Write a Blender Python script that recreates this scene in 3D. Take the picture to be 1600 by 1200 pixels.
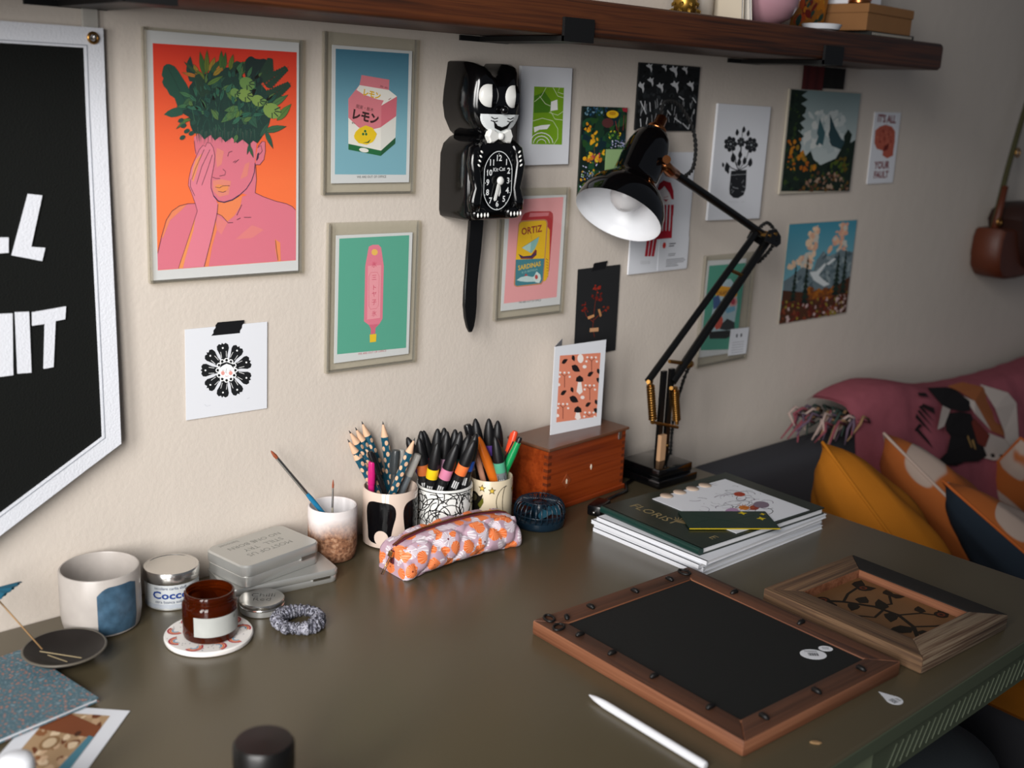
import bpy, bmesh, math, random
from mathutils import Vector, Matrix
from mathutils.geometry import tessellate_polygon

# ------------------------------------------------------------------ camera, light, exposure
scene = bpy.context.scene
for o in list(bpy.data.objects): bpy.data.objects.remove(o)
COL = scene.collection

cam_data = bpy.data.cameras.new('camera')
cam_data.sensor_width = 36.0
cam_data.lens = 1752.5 / 1600 * 36.0
cam_data.clip_start = 0.05
cam = bpy.data.objects.new('camera', cam_data)
COL.objects.link(cam)
yaw, pitch, roll = math.radians(42.687), math.radians(14.488), math.radians(2.515)
fw = Vector((math.sin(yaw)*math.cos(pitch), math.cos(yaw)*math.cos(pitch), -math.sin(pitch)))
rt = Vector((math.cos(yaw), -math.sin(yaw), 0)); up = rt.cross(fw)
r2 = rt*math.cos(roll) + up*math.sin(roll); u2 = up*math.cos(roll) - rt*math.sin(roll)
M = Matrix((r2, u2, -fw)).transposed().to_4x4()
M.translation = Vector((-0.506, -1.2798, 0.6359))
cam.matrix_world = M
cam_data.dof.use_dof = True
cam_data.dof.focus_distance = 1.52
cam_data.dof.aperture_fstop = 4.0
scene.camera = cam

world = bpy.data.worlds.new('room_ambient'); scene.world = world
world.use_nodes = True
bgn = world.node_tree.nodes['Background']
bgn.inputs[0].default_value = (0.60, 0.66, 0.78, 1)
bgn.inputs[1].default_value = 0.12

def area(name, loc, target, sx, sy, power, color, spread=180):
    l = bpy.data.lights.new(name, 'AREA'); l.shape = 'RECTANGLE'; l.size = sx; l.size_y = sy
    l.energy = power; l.color = color; l.spread = math.radians(spread)   # spread narrowed to shape the light into a vignette-like falloff
    o = bpy.data.objects.new(name, l); COL.objects.link(o); o.location = loc
    d = Vector(target) - Vector(loc); o.rotation_euler = d.to_track_quat('-Z', 'Y').to_euler()
    return o
# two tall window panes in the wall behind and to the left of the camera
area('window_daylight', (-1.50, -1.00, 0.95), (0.44, 0, 0.22), 0.42, 1.7, 8.2, (1.0, 0.98, 0.96), 70)
area('window_daylight', (-1.10, -1.45, 0.95), (0.44, 0, 0.22), 0.42, 1.7, 8.2, (1.0, 0.98, 0.96), 70)

vs = scene.view_settings
vs.view_transform = 'Standard'; vs.look = 'None'; vs.gamma = 1.0; vs.exposure = 0.0
vs.use_curve_mapping = False

# ------------------------------------------------------------------ helpers
def lin(h):
    out = []
    for i in (0, 2, 4):
        c = int(h[i:i+2], 16)/255
        out.append(c/12.92 if c <= 0.04045 else ((c+0.055)/1.055)**2.4)
    return tuple(out) + (1.0,)

MATS = {}
def mat(name, col='808080', rough=0.5, metal=0.0, spec=0.5, bump=0.0, bscale=200.0, var=0.0, vscale=20.0, coat=0.0, trans=0.0, ior=1.45):
    if name in MATS: return MATS[name]
    m = bpy.data.materials.new(name); m.use_nodes = True
    nt = m.node_tree; b = nt.nodes['Principled BSDF']
    b.inputs['Base Color'].default_value = lin(col)
    b.inputs['Roughness'].default_value = rough
    b.inputs['Metallic'].default_value = metal
    b.inputs['Specular IOR Level'].default_value = spec
    b.inputs['Coat Weight'].default_value = coat
    b.inputs['Transmission Weight'].default_value = trans
    b.inputs['IOR'].default_value = ior
    tc = nt.nodes.new('ShaderNodeTexCoord')
    if bump:
        n = nt.nodes.new('ShaderNodeTexNoise'); n.inputs['Scale'].default_value = bscale; n.inputs['Detail'].default_value = 4
        bp = nt.nodes.new('ShaderNodeBump'); bp.inputs['Strength'].default_value = bump; bp.inputs['Distance'].default_value = 0.001
        nt.links.new(tc.outputs['Object'], n.inputs['Vector'])
        nt.links.new(n.outputs['Fac'], bp.inputs['Height']); nt.links.new(bp.outputs['Normal'], b.inputs['Normal'])
    if var:
        n = nt.nodes.new('ShaderNodeTexNoise'); n.inputs['Scale'].default_value = vscale; n.inputs['Detail'].default_value = 5
        hsv = nt.nodes.new('ShaderNodeHueSaturation'); hsv.inputs['Color'].default_value = lin(col)
        mr = nt.nodes.new('ShaderNodeMapRange'); mr.inputs['From Min'].default_value = 0.3; mr.inputs['From Max'].default_value = 0.7
        mr.inputs['To Min'].default_value = 1-var; mr.inputs['To Max'].default_value = 1+var
        nt.links.new(tc.outputs['Object'], n.inputs['Vector']); nt.links.new(n.outputs['Fac'], mr.inputs['Value'])
        nt.links.new(mr.outputs['Result'], hsv.inputs['Value']); nt.links.new(hsv.outputs['Color'], b.inputs['Base Color'])
    MATS[name] = m
    return m

def ramp_mat(name, tex, stops, scale=(1,1,1), tscale=5.0, detail=6, dist=0.0, rough=0.6, bump=0.0, spec=0.4, metal=0.0):
    """material: one texture through a colour ramp (wood, patterns)"""
    if name in MATS: return MATS[name]
    m = bpy.data.materials.new(name); m.use_nodes = True
    nt = m.node_tree; b = nt.nodes['Principled BSDF']
    b.inputs['Roughness'].default_value = rough; b.inputs['Specular IOR Level'].default_value = spec; b.inputs['Metallic'].default_value = metal
    tc = nt.nodes.new('ShaderNodeTexCoord'); mp = nt.nodes.new('ShaderNodeMapping'); mp.inputs['Scale'].default_value = scale
    nt.links.new(tc.outputs['Object'], mp.inputs['Vector'])
    if tex == 'wave':
        t = nt.nodes.new('ShaderNodeTexWave'); t.inputs['Scale'].default_value = tscale; t.inputs['Distortion'].default_value = dist
        t.inputs['Detail'].default_value = detail; t.inputs['Detail Scale'].default_value = 1.5; out = t.outputs['Fac']
    elif tex == 'voronoi':
        t = nt.nodes.new('ShaderNodeTexVoronoi'); t.inputs['Scale'].default_value = tscale; out = t.outputs['Distance']
    elif tex == 'edge':
        t = nt.nodes.new('ShaderNodeTexVoronoi'); t.feature = 'DISTANCE_TO_EDGE'; t.inputs['Scale'].default_value = tscale; out = t.outputs['Distance']
    else:
        t = nt.nodes.new('ShaderNodeTexNoise'); t.inputs['Scale'].default_value = tscale; t.inputs['Detail'].default_value = detail; t.inputs['Distortion'].default_value = dist; out = t.outputs['Fac']
    nt.links.new(mp.outputs['Vector'], t.inputs['Vector'])
    r = nt.nodes.new('ShaderNodeValToRGB'); el = r.color_ramp.elements
    while len(el) < len(stops): el.new(0.5)
    for e, (p_, c_) in zip(el, stops): e.position = p_; e.color = lin(c_)
    nt.links.new(out, r.inputs['Fac']); nt.links.new(r.outputs['Color'], b.inputs['Base Color'])
    if bump:
        bp = nt.nodes.new('ShaderNodeBump'); bp.inputs['Strength'].default_value = bump; bp.inputs['Distance'].default_value = 0.0015
        nt.links.new(out, bp.inputs['Height']); nt.links.new(bp.outputs['Normal'], b.inputs['Normal'])
    MATS[name] = m
    return m

def wood_mat(name, cols, axis='x', fine=1.0, rough=0.5, bump=0.2, rings=0.5):
    """timber: streaks of noise drawn out along the grain, with a few broad bands"""
    if name in MATS: return MATS[name]
    m = bpy.data.materials.new(name); m.use_nodes = True
    nt = m.node_tree; b = nt.nodes['Principled BSDF']; b.inputs['Roughness'].default_value = rough
    tc = nt.nodes.new('ShaderNodeTexCoord'); k = {'x': 0, 'y': 1, 'z': 2}[axis]
    outs = []
    for sc, st in ((260*fine, 0.02), (40*fine, 0.05)):
        mp = nt.nodes.new('ShaderNodeMapping'); sv_ = [sc]*3; sv_[k] = sc*st; mp.inputs['Scale'].default_value = sv_
        n = nt.nodes.new('ShaderNodeTexNoise'); n.inputs['Scale'].default_value = 1.0; n.inputs['Detail'].default_value = 3; n.inputs['Distortion'].default_value = 0.4
        nt.links.new(tc.outputs['Object'], mp.inputs['Vector']); nt.links.new(mp.outputs['Vector'], n.inputs['Vector']); outs.append(n.outputs['Fac'])
    mx = nt.nodes.new('ShaderNodeMix'); mx.inputs['Factor'].default_value = rings; nt.links.new(outs[0], mx.inputs['A']); nt.links.new(outs[1], mx.inputs['B'])
    r = nt.nodes.new('ShaderNodeValToRGB'); el = r.color_ramp.elements
    while len(el) < len(cols): el.new(0.5)
    for i, (e, c_) in enumerate(zip(el, cols)): e.position = 0.32 + 0.36*i/(len(cols)-1); e.color = lin(c_)
    nt.links.new(mx.outputs['Result'], r.inputs['Fac']); nt.links.new(r.outputs['Color'], b.inputs['Base Color'])
    bp = nt.nodes.new('ShaderNodeBump'); bp.inputs['Strength'].default_value = bump; bp.inputs['Distance'].default_value = 0.0008
    nt.links.new(outs[0], bp.inputs['Height']); nt.links.new(bp.outputs['Normal'], b.inputs['Normal'])
    MATS[name] = m
    return m

def clear_mat(name, tint='f4f4f0', clear=0.85, rough=0.05):
    """thin clear plastic: transparent with a glossy Fresnel coat"""
    if name in MATS: return MATS[name]
    m = bpy.data.materials.new(name); m.use_nodes = True
    nt = m.node_tree; nt.nodes.clear()
    out = nt.nodes.new('ShaderNodeOutputMaterial'); tr = nt.nodes.new('ShaderNodeBsdfTransparent'); tr.inputs[0].default_value = lin(tint)
    gl = nt.nodes.new('ShaderNodeBsdfGlossy'); gl.inputs['Roughness'].default_value = rough
    df = nt.nodes.new('ShaderNodeBsdfDiffuse'); df.inputs[0].default_value = lin('d8d4cc')
    lw_ = nt.nodes.new('ShaderNodeLayerWeight'); lw_.inputs[0].default_value = 0.5
    pw = nt.nodes.new('ShaderNodeMath'); pw.operation = 'POWER'; pw.inputs[1].default_value = 4.0; nt.links.new(lw_.outputs['Facing'], pw.inputs[0])
    fr = nt.nodes.new('ShaderNodeMath'); fr.operation = 'MULTIPLY_ADD'; fr.inputs[1].default_value = 0.5; fr.inputs[2].default_value = 0.018; nt.links.new(pw.outputs[0], fr.inputs[0])
    m1 = nt.nodes.new('ShaderNodeMixShader'); m1.inputs[0].default_value = clear
    nt.links.new(df.outputs[0], m1.inputs[1]); nt.links.new(tr.outputs[0], m1.inputs[2])
    m2 = nt.nodes.new('ShaderNodeMixShader'); nt.links.new(fr.outputs[0], m2.inputs[0])
    nt.links.new(m1.outputs[0], m2.inputs[1]); nt.links.new(gl.outputs[0], m2.inputs[2]); nt.links.new(m2.outputs[0], out.inputs[0])
    MATS[name] = m
    return m

def ink_mat(name='printed_ink', rough=0.75):
    if name in MATS: return MATS[name]
    m = bpy.data.materials.new(name); m.use_nodes = True
    nt = m.node_tree; b = nt.nodes['Principled BSDF']; b.inputs['Roughness'].default_value = rough; b.inputs['Specular IOR Level'].default_value = 0.25
    a = nt.nodes.new('ShaderNodeAttribute'); a.attribute_name = 'ink'
    nt.links.new(a.outputs['Color'], b.inputs['Base Color'])
    MATS[name] = m
    return m

def link(o, parent=None):
    COL.objects.link(o)
    if parent is not None: o.parent = parent
    return o
def mobj(name, data, material, parent=None, smooth=False, loc=None, rot=None, auto=None):
    """data: (verts, faces) or a bmesh -> one mesh object"""
    me = bpy.data.meshes.new(name)
    if isinstance(data, bmesh.types.BMesh): data.to_mesh(me); data.free()
    else: me.from_pydata([tuple(v) for v in data[0]], [], [tuple(f) for f in data[1]])
    mats = material if isinstance(material, (list, tuple)) else [material]
    for m in mats: me.materials.append(m)
    if smooth:
        for p_ in me.polygons: p_.use_smooth = True
        if auto is not None:
            try: me.set_sharp_from_angle(angle=math.radians(auto))
            except Exception: pass
    me.update()
    o = bpy.data.objects.new(name, me); link(o, parent)
    if loc is not None: o.location = loc
    if rot is not None: o.rotation_euler = rot
    return o
def thing(name, label, cat, loc=(0,0,0), rot=(0,0,0), group=None):
    o = bpy.data.objects.new(name, None); o.empty_display_size = 0.02; link(o)
    o.location = loc; o.rotation_euler = rot
    return tag(o, label, cat, group)
def tag(o, label, cat=None, group=None, kind=None):
    if label: o['label'] = label
    if cat: o['category'] = cat
    if group: o['group'] = group
    if kind: o['kind'] = kind
    return o
def structure(o): o['kind'] = 'structure'; return o

def box(x0, x1, y0, y1, z0, z1, bev=0.0, seg=2):
    bm = bmesh.new(); bmesh.ops.create_cube(bm, size=1)
    for v in bm.verts: v.co = Vector(((x0+x1)/2 + v.co.x*(x1-x0), (y0+y1)/2 + v.co.y*(y1-y0), (z0+z1)/2 + v.co.z*(z1-z0)))
    if bev: bmesh.ops.bevel(bm, geom=list(bm.edges), offset=bev, segments=seg, profile=0.5, affect='EDGES')
    return bm
def lathe(prof, n=32, cap=True):
    v, f = [], []
    for (r, z) in prof:
        for i in range(n):
            a = 2*math.pi*i/n; v.append((r*math.cos(a), r*math.sin(a), z))
    for j in range(len(prof)-1):
        for i in range(n):
            k = (i+1) % n; f.append((j*n+i, j*n+k, (j+1)*n+k, (j+1)*n+i))
    if cap:
        f.append(tuple(range(n-1, -1, -1))); f.append(tuple((len(prof)-1)*n+i for i in range(n)))
    return v, f
def frame_of(d):
    d = Vector(d).normalized(); a = Vector((0,0,1)) if abs(d.z) < 0.9 else Vector((1,0,0))
    x = a.cross(d).normalized(); return x, d.cross(x)
def tube(pts, r, n=8, closed=False, cap=True):
    pts = [Vector(p_) for p_ in pts]; m = len(pts); rs = r if isinstance(r, (list, tuple)) else [r]*m
    v, f = [], []; x = None
    for i, p_ in enumerate(pts):
        if closed: d = pts[(i+1) % m] - pts[i-1]
        else: d = pts[min(i+1, m-1)] - pts[max(i-1, 0)]
        d.normalize()
        if x is None: x, y = frame_of(d)
        else:
            x = (x - d*x.dot(d)); x = x.normalized() if x.length > 1e-6 else frame_of(d)[0]; y = d.cross(x)
        for k in range(n):
            a = 2*math.pi*k/n; v.append(p_ + (x*math.cos(a) + y*math.sin(a))*rs[i])
    for i in range(m if closed else m-1):
        for k in range(n):
            q = (k+1) % n; j = (i+1) % m
            f.append((i*n+k, i*n+q, j*n+q, j*n+k))
    if cap and not closed:
        f.append(tuple(range(n-1, -1, -1))); f.append(tuple((m-1)*n+k for k in range(n)))
    return v, f
def join(*parts):
    v, f = [], []
    for pv, pf in parts:
        o = len(v); v += [Vector(q) for q in pv]; f += [tuple(i+o for i in q) for q in pf]
    return v, f
def boxd(x0, x1, y0, y1, z0, z1):
    v = [(x, y, z) for z in (z0, z1) for y in (y0, y1) for x in (x0, x1)]
    return v, [(0,2,3,1), (4,5,7,6), (0,1,5,4), (2,6,7,3), (0,4,6,2), (1,3,7,5)]
def rrect(w, h, r, n=5, cx=0, cy=0):
    pts = []
    for sx, sy, a0 in ((1,1,0), (-1,1,90), (-1,-1,180), (1,-1,270)):
        for i in range(n+1):
            a = math.radians(a0 + 90*i/n); pts.append((cx + sx*(w/2-r) + r*math.cos(a), cy + sy*(h/2-r) + r*math.sin(a)))
    return pts
def prism(pts, z0, z1, bev=0.0, plane='z'):
    """outline (2-D, ccw) pulled to a slab; plane 'z': (x,y)->up, plane 'y': (x,z) pulled along y from z0 (back) to z1 (front)"""
    n = len(pts); v, f = [], []
    cx = sum(p_[0] for p_ in pts)/n; cy = sum(p_[1] for p_ in pts)/n
    def ins(p_, d):
        q = Vector((p_[0]-cx, p_[1]-cy)); L = q.length
        return (cx + q.x*(1-d/L), cy + q.y*(1-d/L)) if L > d else p_
    s = 1 if z1 > z0 else -1
    rings = [(pts, z0), (pts, z1)] if not bev else [([ins(p_, bev) for p_ in pts], z0), (pts, z0+s*bev), (pts, z1-s*bev), ([ins(p_, bev) for p_ in pts], z1)]
    for ring, z in rings:
        for x, y in ring: v.append((x, y, z) if plane == 'z' else (x, z, y))
    for j in range(len(rings)-1):
        for i in range(n):
            k = (i+1) % n; f.append((j*n+i, j*n+k, (j+1)*n+k, (j+1)*n+i))
    b = len(rings)-1
    f.append(tuple(range(n-1, -1, -1))); f.append(tuple(b*n+i for i in range(n)))
    if (plane == 'z') != (s == 1): f = [tuple(reversed(q)) for q in f]
    return v, f
def xform(data, mtx):
    return [mtx @ Vector(v) for v in data[0]], data[1]
def place(a, b):
    """matrix taking local +z from point a towards point b"""
    a, b = Vector(a), Vector(b); return Matrix.Translation(a) @ (b-a).to_track_quat('Z', 'Y').to_matrix().to_4x4()

_txt = {}
def text_data(s, size, align='C', bold=0.0):
    """2-D triangulated lettering, baseline at y=0"""
    key = (s, align, bold)
    if key not in _txt:
        c = bpy.data.curves.new('lettering', 'FONT'); c.body = s; c.size = 1.0; c.resolution_u = 2
        c.align_x = {'C': 'CENTER', 'L': 'LEFT', 'R': 'RIGHT'}[align]; c.offset = bold
        o = bpy.data.objects.new('lettering', c); COL.objects.link(o)
        dg = bpy.context.evaluated_depsgraph_get(); me = bpy.data.meshes.new_from_object(o.evaluated_get(dg))
        bm = bmesh.new(); bm.from_mesh(me); bmesh.ops.triangulate(bm, faces=bm.faces)
        bm.verts.index_update(); _txt[key] = ([(v.co.x, v.co.y) for v in bm.verts], [tuple(v.index for v in f.verts) for f in bm.faces])
        bm.free(); bpy.data.objects.remove(o); bpy.data.curves.remove(c); bpy.data.meshes.remove(me)
    v, f = _txt[key]
    return [(x*size, y*size) for x, y in v], f

class Art:
    """flat print: coloured shapes lying a hair above their sheet; plane 'y' faces -y (wall), 'z' faces up"""
    STEP = 0.00009
    def __init__(s, plane='y', base=0.0): s.v, s.f, s.c, s.n = [], [], [], {}; s.plane = plane; s.base = base
    def add(s, pts, faces, col, layer):
        o = len(s.v); li = int(layer); cnt = s.n[li] = s.n.get(li, 0) + 1
        h = s.base + (layer + 1 + min(.95, cnt*.0036))*s.STEP   # later inks lie over earlier ones
        for x, y in pts: s.v.append((x, -h, y) if s.plane == 'y' else (x, y, h))
        cl = col if isinstance(col, list) else [lin(col)]*len(pts)
        s.c += cl
        for q in faces:
            a, b, c = (Vector(pts[i]) for i in q[:3]); cr = (b-a).cross(c-a)
            s.f.append(tuple(i+o for i in (q if cr >= 0 else q[::-1])))
    def poly(s, pts, col, layer=0):
        t = tessellate_polygon([[Vector((x, y, 0)) for x, y in pts]])
        s.add(pts, [tuple(q) for q in t], col, layer)
    def ell(s, x, y, rx, ry, col, layer=0, n=16, rot=0):
        c, d = math.cos(rot), math.sin(rot)
        s.poly([(x + rx*math.cos(t)*c - ry*math.sin(t)*d, y + rx*math.cos(t)*d + ry*math.sin(t)*c) for t in (2*math.pi*i/n for i in range(n))], col, layer)
    def line(s, pts, w, col, layer=0):
        P = [Vector(q) for q in pts]; L, Rr = [], []
        for i, q in enumerate(P):
            d = P[min(i+1, len(P)-1)] - P[max(i-1, 0)]
            if d.length < 1e-9: d = Vector((1, 0))
            d.normalize(); nrm = Vector((-d.y, d.x))*w/2
            L.append(tuple(q+nrm)); Rr.append(tuple(q-nrm))
        n = len(P); s.add(L+Rr, [(i, i+1, n+i+1) for i in range(n-1)] + [(i, n+i+1, n+i) for i in range(n-1)], col, layer)
    def leaf(s, ends, w, col, layer, n, ribbed):
        a, b = Vector(ends[0]), Vector(ends[1]); d = b-a; nr = Vector((-d.y, d.x)).normalized()*w/2; L, Rr = [tuple(a)], [tuple(a)]
        for i in range(1, n):
            t = i/n; q = math.sin(math.pi*t**.8); L.append(tuple(a+d*t+nr*q)); Rr.append(tuple(a+d*t-nr*q))
        s.poly(L + [tuple(b)] + Rr[:0:-1], col, layer)
        if ribbed:
            for e in (L, Rr): s.line(e + [tuple(b)], .0003, '0d221c', layer)
            s.line([tuple(a), tuple(a+d*.9)], .0003, '0d221c', layer)
    def text(s, t, x, y, size, col, layer=0, rot=0.0, align='C', bold=0.0, sx=1.0):
        v, f = text_data(t, size, align, bold); c, d = math.cos(rot), math.sin(rot)
        if not v: return
        s.add([(x + a*sx*c - b*d, y + a*sx*d + b*c) for a, b in v], f, col, layer)
    def grad(s, q, c0, c1, layer=0, n=10):
        a, b = lin(c0), lin(c1); P = [Vector(k) for k in q]
        pts, cols = [], []
        for i in range(n+1):
            t = i/n; pts += [tuple(P[0].lerp(P[3], t)), tuple(P[1].lerp(P[2], t))]; k = min(1, t*1.6)
            cols += [tuple(a[j]+(b[j]-a[j])*k for j in range(4))]*2
        s.add(pts, [(2*i, 2*i+1, 2*i+3) for i in range(n)] + [(2*i, 2*i+3, 2*i+2) for i in range(n)], cols, layer)
    def daubs(s, cols, layer, n, size, quad, seed, st=1.0):
        rnd = random.Random(seed); tris = tessellate_polygon([[Vector((x, y, 0)) for x, y in quad]])
        A_ = []
        for t in tris:
            a, b, c = (Vector(quad[i]) for i in t); A_.append(abs((b-a).cross(c-a)))
        for k in range(n):
            t = rnd.choices(tris, A_)[0]; a, b, c = (Vector(quad[i]) for i in t)
            u, v = rnd.random(), rnd.random()
            if u+v > 1: u, v = 1-u, 1-v
            p_ = a + (b-a)*u + (c-a)*v; w = size*rnd.uniform(.35, .75); h = w*rnd.uniform(.35, .9); ro = rnd.uniform(-.8, .8)
            m = 7; pts = []
            for i in range(m):
                an = 2*math.pi*i/m; rr = rnd.uniform(.7, 1.1)
                x, y = w*.5*math.cos(an)*rr, h*.5*math.sin(an)*rr
                pts.append((p_.x + x*math.cos(ro) - y*math.sin(ro), p_.y + x*math.sin(ro) + y*math.cos(ro)))
            s.add(pts, [(0, i, i+1) for i in range(1, m-1)], rnd.choice(cols), layer)
    def ops(s, ops, k=1e-4):
        pr = lambda fl: [(fl[i]*k, fl[i+1]*k) for i in range(0, len(fl), 2)]
        for o in ops:
            if o[0] == 'P': s.poly(pr(o[3]), o[1], o[2])
            elif o[0] == 'L': s.line(pr(o[4]), o[3]*k, o[1], o[2])
            elif o[0] == 'F': s.leaf(pr(o[3]), o[4]*k, o[1], o[2], o[5], o[6])
            elif o[0] == 'G': s.grad(pr(o[4]), o[1], o[2], o[3])
            elif o[0] == 'T': s.text(o[3], o[4]*k, o[5]*k, o[6]*k, o[1], o[2], math.radians(o[7]), o[8], o[9]*0.006)
            elif o[0] == 'D': s.daubs(o[1], o[2], o[3], o[4]*k*1.9, pr(o[5]), o[6])
    def clip(s, x0, x1, y0, y1):
        for i, v in enumerate(s.v):
            if s.plane == 'y': s.v[i] = (min(max(v[0], x0), x1), v[1], min(max(v[2], y0), y1))
            else: s.v[i] = (min(max(v[0], x0), x1), min(max(v[1], y0), y1), v[2])
    def refine(s, maxlen=0.004):
        todo = list(s.f); done = []
        while todo:
            q = todo.pop(); P = [Vector(s.v[i]) for i in q]
            if len(q) > 3:
                todo += [(q[0], q[i], q[i+1]) for i in range(1, len(q)-1)]; continue
            L = [(P[1]-P[0]).length, (P[2]-P[1]).length, (P[0]-P[2]).length]; k = L.index(max(L))
            if L[k] <= maxlen: done.append(q); continue
            i, j, o = q[k], q[(k+1) % 3], q[(k+2) % 3]; m = len(s.v)
            s.v.append(tuple((Vector(s.v[i])+Vector(s.v[j]))/2)); s.c.append(s.c[i])
            todo += [(i, m, o), (m, j, o)]
        s.f = done; return s
    def build(s, name, parent, material=None):
        o = mobj(name, (s.v, s.f), material or ink_mat(), parent)
        ca = o.data.color_attributes.new('ink', 'FLOAT_COLOR', 'POINT')
        ca.data.foreach_set('color', [x for c in s.c for x in c])
        return o

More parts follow.
